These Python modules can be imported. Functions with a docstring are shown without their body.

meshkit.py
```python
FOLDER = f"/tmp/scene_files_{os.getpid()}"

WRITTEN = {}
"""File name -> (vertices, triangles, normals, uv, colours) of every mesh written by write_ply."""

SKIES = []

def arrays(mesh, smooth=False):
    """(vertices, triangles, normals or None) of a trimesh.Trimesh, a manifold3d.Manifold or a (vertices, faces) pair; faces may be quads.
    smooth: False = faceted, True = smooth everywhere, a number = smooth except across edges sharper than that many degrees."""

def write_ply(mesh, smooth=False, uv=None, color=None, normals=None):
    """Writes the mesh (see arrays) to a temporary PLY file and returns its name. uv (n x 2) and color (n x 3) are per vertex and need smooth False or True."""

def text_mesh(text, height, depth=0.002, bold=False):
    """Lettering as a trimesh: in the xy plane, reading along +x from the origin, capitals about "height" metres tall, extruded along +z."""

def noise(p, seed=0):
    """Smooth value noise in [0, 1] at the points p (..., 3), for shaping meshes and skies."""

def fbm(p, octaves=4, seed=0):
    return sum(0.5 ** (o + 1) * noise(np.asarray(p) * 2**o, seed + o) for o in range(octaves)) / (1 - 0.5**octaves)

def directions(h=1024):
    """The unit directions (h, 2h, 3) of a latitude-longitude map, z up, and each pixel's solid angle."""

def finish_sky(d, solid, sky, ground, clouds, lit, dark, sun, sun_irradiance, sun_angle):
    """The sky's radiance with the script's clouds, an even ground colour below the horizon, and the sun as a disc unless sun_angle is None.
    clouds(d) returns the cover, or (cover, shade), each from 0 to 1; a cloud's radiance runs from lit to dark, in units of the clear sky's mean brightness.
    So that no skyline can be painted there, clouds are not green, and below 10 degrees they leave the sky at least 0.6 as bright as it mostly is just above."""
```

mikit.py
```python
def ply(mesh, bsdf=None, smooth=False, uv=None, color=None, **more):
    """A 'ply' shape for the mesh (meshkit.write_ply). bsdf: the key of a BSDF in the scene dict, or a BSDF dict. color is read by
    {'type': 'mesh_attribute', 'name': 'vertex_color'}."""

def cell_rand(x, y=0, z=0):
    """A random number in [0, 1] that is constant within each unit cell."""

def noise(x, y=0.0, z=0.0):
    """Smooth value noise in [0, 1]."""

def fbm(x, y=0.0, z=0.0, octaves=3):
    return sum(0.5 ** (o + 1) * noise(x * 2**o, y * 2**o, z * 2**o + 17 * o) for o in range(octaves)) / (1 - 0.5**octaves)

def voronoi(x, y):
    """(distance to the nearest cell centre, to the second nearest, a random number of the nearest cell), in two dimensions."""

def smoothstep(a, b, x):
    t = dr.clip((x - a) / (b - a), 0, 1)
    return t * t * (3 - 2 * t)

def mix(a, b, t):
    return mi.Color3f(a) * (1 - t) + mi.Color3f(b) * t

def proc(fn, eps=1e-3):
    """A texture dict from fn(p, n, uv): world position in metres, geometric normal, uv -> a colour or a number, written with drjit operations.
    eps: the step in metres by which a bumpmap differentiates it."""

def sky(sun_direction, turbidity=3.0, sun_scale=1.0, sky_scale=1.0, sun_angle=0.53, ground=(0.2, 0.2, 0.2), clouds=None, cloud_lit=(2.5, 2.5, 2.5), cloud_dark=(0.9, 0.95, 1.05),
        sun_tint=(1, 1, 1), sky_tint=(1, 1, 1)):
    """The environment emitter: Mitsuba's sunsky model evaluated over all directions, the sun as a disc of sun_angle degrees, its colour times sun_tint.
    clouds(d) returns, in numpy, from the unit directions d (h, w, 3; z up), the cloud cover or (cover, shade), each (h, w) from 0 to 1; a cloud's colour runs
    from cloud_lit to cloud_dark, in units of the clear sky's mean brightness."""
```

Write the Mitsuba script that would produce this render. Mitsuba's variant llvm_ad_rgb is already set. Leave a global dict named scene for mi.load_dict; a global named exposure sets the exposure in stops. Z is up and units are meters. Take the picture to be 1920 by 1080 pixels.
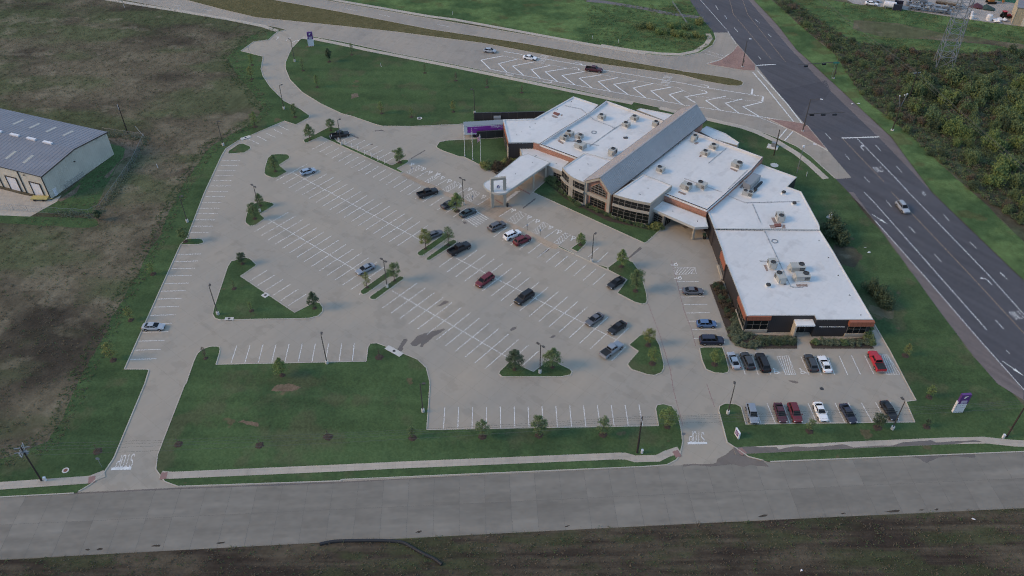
import math, random
import numpy as np, trimesh, shapely, drjit as dr, mitsuba as mi, mikit
from shapely.geometry import Polygon, LineString, Point, MultiPolygon
from shapely.ops import unary_union
from shapely import affinity
from mikit import fbm, noise, voronoi, cell_rand, smoothstep, mix, proc
from meshkit import text_mesh
T = mi.ScalarTransform4f
rng = np.random.default_rng(7)
random.seed(7)
scene, labels = {}, {}

# ---------------------------------------------------------------- camera, sky, exposure
CAM_H, PITCH, ROLL, HFOV = 123.217, math.radians(40.5657), math.radians(-0.2805), 63.95
_f = np.array([0, math.cos(PITCH), -math.sin(PITCH)])
_u = np.array([0, math.sin(PITCH), math.cos(PITCH)])
_up = -math.sin(ROLL) * np.array([1.0, 0, 0]) + math.cos(ROLL) * _u
scene['camera'] = {'type': 'perspective', 'fov': HFOV, 'fov_axis': 'x', 'near_clip': 1.0, 'far_clip': 6000.0,
                   'to_world': T().look_at(origin=[0, 0, CAM_H], target=[0, float(_f[1]), CAM_H + float(_f[2])], up=[float(c) for c in _up])}
scene['sky'] = mikit.sky((-0.86, -0.12, 0.50), turbidity=3, sun_scale=0.36, sun_angle=20, sun_tint=(1.0, 0.82, 0.62),
                         clouds=lambda d: 1.0, cloud_lit=(1.02, 1.56, 2.34), cloud_dark=(0.9, 0.95, 1.05), ground=(0.12, 0.13, 0.10))
exposure = 2.16

# ---------------------------------------------------------------- helpers
def num(name, taken=None):
    used = scene_names if taken is None else taken
    k = used.get(name, -1) + 1
    used[name] = k
    return name if k == 0 else '%s_%03d' % (name, k)
scene_names, part_names = {}, {}

def thing(name, label, cat, group=None, kind=None):
    key = num(name)
    d = {'label': label}
    if cat: d['category'] = cat
    if group: d['group'] = group
    if kind: d['kind'] = kind
    labels[key] = d
    return key

def part(parent, name, mesh, mat, at=None, smooth=False, label=None, kind=None):
    key = num(parent + '__' + name, part_names)
    d = mesh if isinstance(mesh, dict) else mikit.ply(mesh, None, smooth=smooth)
    d = {**d, 'bsdf': {'type': 'ref', 'id': 'm_' + mat}}
    if at is not None: d['to_world'] = at
    scene[key] = d
    if label or kind:
        labels[key] = {}
        if label: labels[key]['label'] = label
        if kind: labels[key]['kind'] = kind
    return key

def solo(name, mesh, mat, label, cat=None, group=None, kind=None, at=None, smooth=False):
    key = thing(name, label, cat, group, kind)
    d = mesh if isinstance(mesh, dict) else mikit.ply(mesh, None, smooth=smooth)
    d = {**d, 'bsdf': {'type': 'ref', 'id': 'm_' + mat}}
    if at is not None: d['to_world'] = at
    scene[key] = d
    return key

def P(pts): return pts if isinstance(pts, (Polygon, MultiPolygon)) else Polygon(pts).buffer(0)
def polys(g):
    if g.is_empty: return []
    return [q for q in (g.geoms if hasattr(g, 'geoms') else [g]) if isinstance(q, Polygon) and q.area > 0.02]
def cat(ms): return trimesh.util.concatenate([m for m in ms if m is not None])
def prism(g, z0, z1):
    ms = []
    for q in polys(P(g)):
        m = trimesh.creation.extrude_polygon(q, z1 - z0, engine='earcut'); m.apply_translation([0, 0, z0]); ms.append(m)
    return cat(ms)
def sheet(g, z):
    vs, fs, n = [], [], 0
    for q in polys(P(g)):
        v, f = trimesh.creation.triangulate_polygon(q, engine='earcut')
        v, f = np.asarray(v), np.asarray(f)
        a = np.cross(v[f[:, 1]] - v[f[:, 0]], v[f[:, 2]] - v[f[:, 0]])
        f[a < 0] = f[a < 0][:, ::-1]
        vs.append(np.c_[v, np.full(len(v), z)]); fs.append(f + n); n += len(v)
    return trimesh.Trimesh(np.vstack(vs), np.vstack(fs), process=False)
def box(c, s, rz=0.0):
    m = trimesh.creation.box(extents=s)
    if rz: m.apply_transform(trimesh.transformations.rotation_matrix(rz, [0, 0, 1]))
    m.apply_translation(c); return m
def tube(p0, p1, r0, r1=None, n=8):
    r1 = r0 if r1 is None else r1
    p0, p1 = np.asarray(p0, float), np.asarray(p1, float)
    d = p1 - p0; L = np.linalg.norm(d); d = d / L
    a = np.cross(d, [0, 0, 1.0] if abs(d[2]) < 0.9 else [1.0, 0, 0]); a /= np.linalg.norm(a); b = np.cross(d, a)
    t = np.arange(n) * 2 * np.pi / n
    ring = np.cos(t)[:, None] * a + np.sin(t)[:, None] * b
    v = np.vstack([p0 + ring * r0, p1 + ring * r1, [p0, p1]])
    f = []
    for i in range(n):
        j = (i + 1) % n
        f += [[i, j, n + j], [i, n + j, n + i], [2 * n, j, i], [2 * n + 1, n + i, n + j]]
    m = trimesh.Trimesh(v, f, process=False)
    return m
def bar(p0, p1, w, h):
    """square bar from p0 to p1, w wide, h high (centred)"""
    p0, p1 = np.asarray(p0, float), np.asarray(p1, float)
    d = p1 - p0; L = np.linalg.norm(d); d /= L
    a = np.cross([0, 0, 1.0], d) if abs(d[2]) < 0.99 else np.array([1.0, 0, 0]); a /= np.linalg.norm(a); b = np.cross(d, a)
    M = np.eye(4); M[:3, 0], M[:3, 1], M[:3, 2], M[:3, 3] = d, a, b, (p0 + p1) / 2
    m = trimesh.creation.box(extents=[L, w, h]); m.apply_transform(M); return m
def chaikin(pts, n=2, closed=False):
    p = np.asarray(pts, float)
    for _ in range(n):
        q = np.roll(p, -1, 0) if closed else p[1:]
        b = p if closed else p[:-1]
        r = np.empty((2 * len(q), 2)); r[0::2] = .75 * b + .25 * q; r[1::2] = .25 * b + .75 * q
        p = r if closed else np.vstack([p[:1], r, p[-1:]])
    return [tuple(x) for x in p]
def wobble(g, amp=0.5, step=1.5, scale=6.0, seed=0):
    """an outline with the ragged edge of grass"""
    out = []
    for q in polys(P(g)):
        L = q.exterior
        n = max(8, int(L.length / step))
        pts = np.array([L.interpolate(i / n, normalized=True).coords[0] for i in range(n)])
        import meshkit
        a = meshkit.noise(np.c_[pts / scale, np.full(n, seed + .5)]); b = meshkit.noise(np.c_[pts / (scale / 4), np.full(n, seed + 7.5)])
        nrm = np.roll(pts, -1, 0) - np.roll(pts, 1, 0); nrm = np.c_[nrm[:, 1], -nrm[:, 0]] / np.maximum(np.linalg.norm(nrm, axis=1), 1e-6)[:, None]
        a = a - a.mean(); b = b - b.mean()
        pts = pts + nrm * (amp * (1.4 * a + 0.7 * b))[:, None]
        out.append(Polygon(pts).buffer(0))
    return unary_union(out)
def strip(pts, w): return LineString(pts).buffer(w / 2, cap_style='flat', join_style='mitre')

# ---------------------------------------------------------------- materials
def rgb(*c): return {'type': 'rgb', 'value': list(c)}
def mat(key, color, rough=0.85, two=True, **kw):
    b = {'type': 'principled', 'base_color': rgb(*color) if isinstance(color, tuple) else color, 'roughness': rough, 'specular': kw.pop('specular', 0.4), **kw}
    scene['m_' + key] = {'type': 'twosided', 'b': b} if two else b
def tex(fn, eps=1e-3): return proc(fn, eps)

CA, SA = math.cos(math.radians(-39.2)), math.sin(math.radians(-39.2))
def joints(x, y, s, w):
    """saw cuts of a slab grid: 1 in the cut, 0 on the slab"""
    a = dr.abs(x / s - dr.floor(x / s) - 0.5) * s
    b = dr.abs(y / s - dr.floor(y / s) - 0.5) * s
    return 1 - (1 - smoothstep(s / 2 - w, s / 2 - w * .4, a)) * (1 - smoothstep(s / 2 - w, s / 2 - w * .4, b))
def concrete(base, s=4.57, ang=(CA, SA), tone=0.16, jd=0.25, tint=(0.02, 0.0, -0.02)):
    def fn(p, n, uv):
        x, y = p.x * ang[0] + p.y * ang[1], -p.x * ang[1] + p.y * ang[0]
        slab = cell_rand(dr.floor(x / s + .0), dr.floor(y / s + .0), 3)
        big = fbm(x / 9, y / 14, 1.0, 4)
        fine = fbm(x / .5, y / .5, 4.0, 4)
        streak = fbm(x / 1.1, y / 12, 9.0, 3)
        v = 1 + tone * ((slab - .5) * .35 + (big - .5) * 1.7 + (fine - .5) * 0.8 + (streak - .5) * .8)
        stain = smoothstep(.60, .72, fbm(x / 3.1, y / 2.2, 21.0, 5)) * .09
        v = v * (1 - stain) * (1 - jd * joints(x, y, s, .07))
        c = mi.Color3f(base[0] + tint[0] * (big - .5), base[1], base[2] + tint[2] * (big - .5))
        return c * v
    return tex(fn)
mat('lot_concrete', concrete((.327, .296, .250), tone=.085, jd=.09), .9)
STREET_ANG = (math.cos(math.radians(2.2)), math.sin(math.radians(2.2)))
def street_slab(base, seed):
    def fn(p, n, uv):
        x, y = p.x * STREET_ANG[0] + p.y * STREET_ANG[1], -p.x * STREET_ANG[1] + p.y * STREET_ANG[0]
        v = 1 + .30 * (fbm(x / 16, y / 1.6, seed, 4) - .5) + .2 * (fbm(x / 1.2, y / .6, seed + 3, 4) - .5) + .2 * (fbm(x / 5, y / 5, seed + 5, 4) - .5)
        lane = smoothstep(.5, .7, fbm(x / 24, y / 2.3, 5.5, 3)) * .10
        return mi.Color3f(*base) * v * (1 + lane)
    return tex(fn)
mat('street_slab_a', street_slab((.197, .183, .158), 1), .88)
mat('street_slab_b', street_slab((.207, .192, .166), 12), .88)
mat('street_slab_c', street_slab((.189, .175, .151), 23), .88)
mat('joint_filler', (.165, .154, .137))
mat('blvd_concrete', concrete((.298, .268, .230), s=4.6, ang=(math.cos(-.33), math.sin(-.33)), tone=.15, jd=.12), .9)
mat('walk_concrete', concrete((.405, .362, .305), s=1.5, ang=STREET_ANG, tone=.14, jd=.10), .9)
mat('kerb_concrete', concrete((.44, .405, .35), s=3.0, tone=.12, jd=.12), .9)
mat('tan_walk', concrete((.36, .285, .215), s=1.8, tone=.2, jd=.2), .9)
mat('wet_concrete', concrete((.15, .13, .115), tone=.2, jd=.05), .6)
def asphalt(base, tone=.3):
    def fn(p, n, uv):
        a = (math.cos(math.radians(-53.5)), math.sin(math.radians(-53.5)))
        x, y = p.x * a[0] + p.y * a[1], -p.x * a[1] + p.y * a[0]
        v = 1 + tone * ((fbm(x / 30, y / .9, 2.0, 4) - .5) * 1.2 + (fbm(x / .4, y / .4, 3.0, 3) - .5) * .7 + (fbm(x / 9, y / 5, 6.0, 4) - .5) * .9)
        return mi.Color3f(*base) * v
    return tex(fn)
mat('asphalt', asphalt((.077, .076, .086)), .85)
mat('asphalt_new', asphalt((.064, .063, .073)), .85)
mat('asphalt_shoulder', asphalt((.155, .132, .128)), .9)
mat('asphalt_path', asphalt((.135, .128, .13)), .9)
def pavers(p, n, uv):
    x, y = p.x * CA + p.y * SA, -p.x * SA + p.y * CA
    r = cell_rand(dr.floor(x / .4), dr.floor(y / .2), 1)
    return mix((.20, .125, .105), (.27, .175, .15), r) * (0.85 + .5 * fbm(x / 3, y / 3, 1., 4))
mat('brick_pavers', tex(pavers), .9)
mat('ramp_red', (.27, .165, .15), .8)
mat('paint_white', tex(lambda p, n, uv: mi.Color3f(.66, .66, .65) * (.72 + .5 * fbm(p.x / .5, p.y / .5, 2., 3)) ), .7)
mat('paint_faded', tex(lambda p, n, uv: mi.Color3f(.60, .60, .59) * (.72 + .5 * fbm(p.x / .4, p.y / .4, 5., 3))), .75)
mat('paint_yellow', tex(lambda p, n, uv: mi.Color3f(.30, .21, .14) * (.7 + .5 * fbm(p.x / .6, p.y / .6, 8., 3))), .75)

def lawn_fn(p, n, uv):
    big = fbm(p.x / 14, p.y / 14, 1., 4); mid = fbm(p.x / 2.6, p.y / 2.6, 4., 4); fine = fbm(p.x / .28, p.y / .28, 8., 4)
    c = mix((.053, .088, .041), (.077, .123, .053), smoothstep(.3, .7, big * .55 + mid * .45))
    dry = smoothstep(.56, .76, fbm(p.x / 5, p.y / 5, 15., 5)) * .5
    c = c * (1 - dry) + mi.Color3f(.105, .105, .062) * dry
    bald = smoothstep(.77, .82, fbm(p.x / 4.2, p.y / 3.6, 33., 5)) * .6
    c = c * (1 - bald) + mi.Color3f(.15, .11, .075) * bald
    stripe = noise((p.x * .05 + p.y) / 1.6, (p.x - p.y * .05) / 50, 3.)
    return c * (.62 + .62 * fine + .22 * (stripe - .5))
mat('lawn', tex(lawn_fn), 1.0, specular=.05)
def meadow_fn(p, n, uv):
    big = fbm(p.x / 34, p.y / 22, 2.3, 4); b2 = fbm(p.x / 13, p.y / 9, 5.1, 5)
    mid = fbm(p.x / 2.1, p.y / 2.1, 7., 5); fine = fbm(p.x / .33, p.y / .33, 11., 4)
    rx, ry = p.x * .33 + p.y * .94, -p.x * .94 + p.y * .33
    st = fbm(rx / 16, ry / .9, 3., 3)
    t = smoothstep(.34, .64, big * .65 + b2 * .35)
    c = mix((.052, .045, .036), (.136, .119, .084), t)
    g = smoothstep(.45, .62, fbm(p.x / 30, p.y / 13, 19.4, 6) + .10 * smoothstep(270, 310, p.y))
    c = mix(c, mi.Color3f(.080, .098, .050), g * .75)
    pale = smoothstep(.58, .75, fbm(p.x / 7, p.y / 5, 29., 5)) * .5
    c = mix(c, mi.Color3f(.19, .168, .122), pale)
    return c * (.50 + .62 * mid + .44 * fine + .25 * (st - .5))
mat('meadow', tex(meadow_fn), 1.0, specular=.03)
def vignetted_fn(p, n, uv):
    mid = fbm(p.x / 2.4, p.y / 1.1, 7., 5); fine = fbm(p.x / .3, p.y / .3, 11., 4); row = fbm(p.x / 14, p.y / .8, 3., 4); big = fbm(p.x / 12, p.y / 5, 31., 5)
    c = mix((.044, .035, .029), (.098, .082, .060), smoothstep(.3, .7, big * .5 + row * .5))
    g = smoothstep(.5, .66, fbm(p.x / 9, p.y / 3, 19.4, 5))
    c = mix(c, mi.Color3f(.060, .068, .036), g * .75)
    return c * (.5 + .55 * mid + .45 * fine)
mat('vignetted_meadow', tex(vignetted_fn), 1.0, specular=.03)  # brown field with lens vignette darkening painted into its base colour
def rough_fn(p, n, uv):
    b2 = fbm(p.x / 9, p.y / 6, 5.1, 5); mid = fbm(p.x / 1.6, p.y / 1.6, 7., 5); fine = fbm(p.x / .35, p.y / .35, 11., 4)
    c = mix((.060, .104, .045), (.112, .172, .068), smoothstep(.3, .7, b2))
    d = smoothstep(.58, .7, fbm(p.x / 6, p.y / 4, 25., 5)) * .5
    c = mix(c, mi.Color3f(.10, .092, .045), d)
    return c * (.45 + .6 * mid + .4 * fine)
mat('rough_grass', tex(rough_fn), 1.0, specular=.03)
def median_fn(p, n, uv):
    mid = fbm(p.x / 2., p.y / 2., 7., 5); fine = fbm(p.x / .35, p.y / .35, 11., 4)
    return mix((.085, .082, .040), (.135, .118, .062), mid) * (.55 + .9 * fine)
mat('median_grass', tex(median_fn), 1.0, specular=.03)
def brush_fn(p, n, uv):
    b2 = fbm(p.x / 11, p.y / 8, 5.1, 5); mid = fbm(p.x / 1.6, p.y / 1.6, 7., 5); fine = fbm(p.x / .35, p.y / .35, 11., 4)
    c = mix((.078, .072, .052), (.070, .088, .052), smoothstep(.35, .6, b2))
    return c * (.4 + .8 * mid + .4 * fine)
mat('brush_floor', tex(brush_fn), 1.0, specular=.03)
def dirt_fn(p, n, uv):
    mid = fbm(p.x / 1.6, p.y / 1.6, 7., 5); fine = fbm(p.x / .3, p.y / .3, 11., 4)
    return mix((.10, .08, .06), (.20, .165, .125), mid) * (.6 + .8 * fine)
mat('dirt', tex(dirt_fn), 1.0, specular=.03)
mat('gravel', tex(lambda p, n, uv: mix((.22, .21, .2), (.36, .34, .32), fbm(p.x / 3, p.y / 3, 3., 5)) * (.7 + .6 * fbm(p.x / .25, p.y / .25, 5., 3))), 1.0)
mat('mulch', tex(lambda p, n, uv: mix((.045, .037, .032), (.09, .072, .06), fbm(p.x / .2, p.y / .2, p.z / .2, 3))), 1.0, specular=.05)

# ================================================================ SETTING: ground, roads, lot
LAWN_Z = 0.10
street_top = [(-156.43,85.05), (-91.56,87.20), (-78.23,87.99), (-60.43,89.15), (-31.11,90.21), (28.33,93.37), (31.35,93.84), (47.18,94.14), (71.20,95.14), (95.49,96.19), (133.77,96.82)]
street_bot = [(-146.06,72.36), (-85.69,74.75), (-29.19,77.86), (29.27,80.94), (89.58,83.82), (126.33,85.64)]
STREET = P(street_top + street_bot[::-1])
PROPERTY = P([(-78.25,88.03),(-76.39,89.82),(-74.94,92.39),(-74.33,95.61),(-74.87,114.43)] + [(-75.28,118.17),(-75.75,118.48),(-80.50,118.56),(-81.74,160.87),(-80.96,163.40),(-82.26,183.73)] + [(-82.65,203.17),(-82.45,206.29),(-79.98,210.76),(-68.84,222.30),(-64.88,219.99),(-61.74,224.20),(-61.77,225.53),(-65.41,229.73),(-71.47,234.99),(-78.11,244.72),(-82.15,252.38),(-84.07,257.67),(-85.54,267.28),(-94.37,271.94),(-91.78,279.41),(-86.78,281.16),(-85.08,288.07),(-76.90,292.73),(-71.53,284.80)]
    + [(-75.39,281.48),(-76.99,273.62),(-76.86,263.01),(-75.74,257.58),(-72.65,249.71),(-67.00,240.92),(-59.99,233.47),(-52.26,226.77)] + [(-48.73,225.07),(-41.04,220.08),(-38.75,218.88),(-29.65,218.69),(-15.82,219.73),(-11.30,220.65),(8.39,223.95)] + [(30.52,217.25),(67.44,190.67),(74.56,163.83),(76.27,139.64)] + [(79.32,130.77),(79.82,122.81),(79.99,113.40)] + [(80.12,108.96),(77.99,108.65),(77.77,103.37),(45.02,103.04),(45.05,107.47),(44.21,108.17),(42.15,108.41),(40.89,107.73),(40.49,106.58),(40.53,98.66),(41.51,97.73),(43.82,95.31),(47.18,94.14),(31.30,93.55)] + [(28.32,93.33)] + [(-31.10,90.17),(-60.41,89.11)])
BLVD = P([(-209.48,343.18),(-125.38,342.05)] + [(-65.92,314.99),(-30.18,299.52),(3.03,285.47),(30.40,273.85),(45.98,268.63)] + [(36.42,271.99),(49.00,267.29),(55.34,266.10),(60.27,266.41),(65.57,268.76),(70.97,274.85),(73.30,280.38),(73.53,285.68),(78.82,285.62)] + [(78.80,284.96),(80.13,275.30),(82.71,258.86),(86.25,231.63)] + [(88.11,219.89),(90.75,203.49),(92.94,189.55),(88.37,188.93),(86.62,194.56),(84.87,200.66),(82.27,206.02),(79.51,209.29),(77.62,211.08),(74.85,213.68),(70.41,217.39)] + [(40.86,232.09),(19.79,242.46),(2.68,250.18),(-18.90,260.32),(-40.36,269.60),(-60.40,279.34)] + [(-74.10,284.83),(-85.93,292.04),(-120.15,306.20),(-151.94,319.33)])
HWY = P([(68.32,339.44)] + [(69.97,316.50),(71.27,298.96),(73.53,285.68),(78.82,285.62)] + [(78.80,284.96),(80.13,275.30),(82.71,258.86),(86.25,231.63)] + [(88.11,219.89),(90.75,203.49),(92.94,189.55),(88.37,188.93)] + [(89.80,182.66),(92.14,171.27),(93.86,152.37),(95.29,134.70),(96.83,120.85),(98.24,113.28)] + [(101.38,108.93)] + [(102.39,104.15),(107.48,77.72),(148.03,77.49),(128.60,104.66)] + [(119.07,145.58),(112.02,182.46)] + [(111.31,211.27),(105.06,244.03),(99.56,270.88),(98.31,290.63),(94.98,316.18)] + [(91.11,339.14)])
APRON = P([(-149.23,182.77),(-138.13,186.07),(-129.82,182.88),(-121.73,180.58),(-120.13,182.79),(-120.12,179.75),(-124.21,173.08),(-132.29,173.67),(-145.28,175.10)])
YARD = P([(122.46,351.12),(127.89,324.06)] + [(132.42,311.68),(148.64,306.22),(165.42,298.38),(175.99,293.73),(187.62,289.16)] + [(216.18,277.63),(271.17,303.40),(255.77,390.84)])
PAVED = unary_union([STREET, PROPERTY, BLVD, HWY])
BIG = Polygon([(-2500, -2500), (2500, -2500), (2500, 3000), (-2500, 3000)])

def ground_piece(name, mesh, m, label=None):
    return solo(name, mesh, m, label or name.replace('_', ' '), kind='structure')
ground_piece('ground', sheet(BIG, -0.25), 'dirt', 'bare earth under the whole site')
NEAR = Polygon([(-420, -50), (420, -50), (420, 560), (-420, 560)])
ground_piece('meadow', cat([sheet(BIG.difference(NEAR), LAWN_Z), sheet(NEAR.difference(PAVED), LAWN_Z)]), 'meadow', 'brown and olive rough meadow around the site')

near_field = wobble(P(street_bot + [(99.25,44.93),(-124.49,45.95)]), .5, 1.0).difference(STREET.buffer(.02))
ground_piece('near_field', sheet(near_field, LAWN_Z + .004), 'vignetted_meadow', 'brown field in front of the street, lens vignette darkness painted into its colour')
lawn_zone = wobble(P([(-104.28,93.36),(-95.39,95.33),(-88.13,99.24),(-87.82,103.35)] + [(-88.60,118.51),(-88.77,130.84),(-88.63,148.46),(-88.41,165.90),(-89.04,182.53)] + [(-88.83,194.78),(-87.31,207.12),(-79.19,220.46),(-76.61,230.41),(-84.74,243.56),(-92.61,256.43),(-97.79,266.01),(-96.59,274.57),(-93.44,285.06),(-85.42,289.65)] + [(-61.71,287.79),(48.88,233.76),(86.18,216.71)] + [(89.80,182.66),(93.86,152.37),(96.83,120.85),(98.96,113.28)] + [(102.44,102.15),(133.35,96.20),(94.72,94.59),(-91.42,86.90),(-128.45,85.44)]), 1.0, .8, 5.0)
lawn_zone = lawn_zone.difference(PAVED.buffer(.02)).difference(APRON)
ground_piece('mown_lawn', sheet(lawn_zone, LAWN_Z + .004), 'lawn', 'mown green lawn around the clinic car park')
verge = wobble(P([(-127.73,354.58)] + [(-66.03,315.71),(-30.27,300.69),(3.04,287.03),(30.48,274.88),(46.07,269.34)] + [(36.43,272.15),(49.00,267.29),(58.57,265.99),(65.59,268.91),(71.00,275.01),(73.35,281.18),(73.43,286.09),(71.27,298.96),(69.97,316.50)] + [(68.44,351.86)]), .2, 2).difference(unary_union([BLVD, HWY]).buffer(.02))
ground_piece('rough_verge', sheet(verge, LAWN_Z + .006), 'rough_grass', 'tall green grass north of the boulevard')
east_verge = wobble(P([(93.67,351.51),(111.22,351.27)] + [(101.90,316.09),(107.40,285.79),(111.67,267.88),(111.07,234.29),(116.31,216.41),(120.40,193.80),(122.65,182.37)] + [(126.02,160.14)] + [(138.04,103.26),(128.97,89.61)] + [(119.07,145.58),(112.02,182.46)] + [(111.31,211.27),(105.06,244.03),(99.56,270.88),(98.31,290.63),(94.98,316.18)]), .8, 1.5).difference(HWY.buffer(.02))
brush = wobble(P([(111.22,351.27),(103.19,327.22),(111.53,310.61)] + [(128.19,298.42),(143.95,293.30),(159.34,283.62),(170.10,280.43),(181.59,276.54)] + [(246.53,266.36),(219.66,150.04),(157.91,78.47),(138.04,103.26)] + [(126.02,160.14)] + [(122.65,182.37),(120.40,193.80),(116.31,216.41),(111.07,234.29),(111.67,267.88),(107.40,285.79),(101.90,316.09)]), 1.2, 2).difference(HWY.buffer(.02))
ground_piece('brush_ground', sheet(brush, LAWN_Z + .005), 'brush_floor', 'dark brushy ground east of the highway')
field = wobble(P([(105.32,327.20),(114.45,321.43)] + [(132.28,311.23),(148.55,305.96),(165.31,298.13),(187.43,288.77)] + [(228.29,266.57),(195.01,212.52)] + [(178.46,269.98),(158.17,267.36),(137.83,270.45),(121.19,276.49)] + [(115.31,295.28)]), 1.2, 2)
ground_piece('rough_field', sheet(field, LAWN_Z + .012), 'rough_grass', 'green and brown field below the storage yard')
east_bare = wobble(P([(127.40,295.95),(142.68,292.51),(155.83,284.44),(169.44,278.93),(180.53,274.33),(178.46,269.98),(161.87,276.02),(144.23,279.22),(132.13,280.88),(124.84,287.93)]), 1.5, 2)
ground_piece('bare_strip', sheet(east_bare, LAWN_Z + .016), 'meadow', 'brown bare strip across the field')
ground_piece('highway_verge', sheet(east_verge, LAWN_Z + .010), 'rough_grass', 'green grass verge along the east side of the highway')
ground_piece('storage_yard', sheet(YARD, LAWN_Z + .02), 'gravel', 'pale gravel yard at the top right')
ground_piece('warehouse_apron', sheet(APRON, LAWN_Z + .012), 'walk_concrete', 'concrete apron in front of the warehouse doors')
dirt_patch = wobble(P([(-119.27,212.80),(-113.42,212.06),(-107.84,209.98),(-106.38,204.68),(-109.23,202.14),(-110.46,198.99),(-110.55,194.67),(-110.86,191.07),(-112.06,191.68),(-111.22,196.51),(-110.35,201.51),(-111.52,206.69),(-114.30,208.70)]), .4, 1, 4)
ground_piece('bare_earth', sheet(wobble(P([(-118.28,184.47),(-117.12,188.78),(-116.66,183.61),(-118.86,179.73),(-120.35,180.30)]), .4, 1, 4), LAWN_Z + .010), 'dirt', 'bare earth strip beside the warehouse')
ground_piece('bare_earth', sheet(dirt_patch, LAWN_Z + .010), 'dirt', 'pale bare earth inside the warehouse fence corner')
wgrass = wobble(P([(-113.65,203.14),(-118.26,210.08),(-110.83,206.68),(-109.00,203.42),(-110.34,197.74),(-110.09,188.13),(-108.81,178.01),(-108.31,174.26),(-120.44,174.63),(-123.64,174.92),(-120.12,179.75),(-118.50,188.20)]), .6, 1.5, 4)
ground_piece('warehouse_lawn', sheet(wgrass, LAWN_Z + .006), 'lawn', 'dark green grass beside the warehouse')
ground_piece('green_strip', sheet(wobble(P([(-146.90,175.25),(-132.60,174.34),(-122.83,173.07),(-106.89,172.16),(-104.80,169.05),(-107.98,167.94),(-130.76,170.42),(-144.85,171.31)]), .5, 1.5, 4), LAWN_Z + .007), 'lawn', 'green strip of grass south of the warehouse fence')

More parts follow.
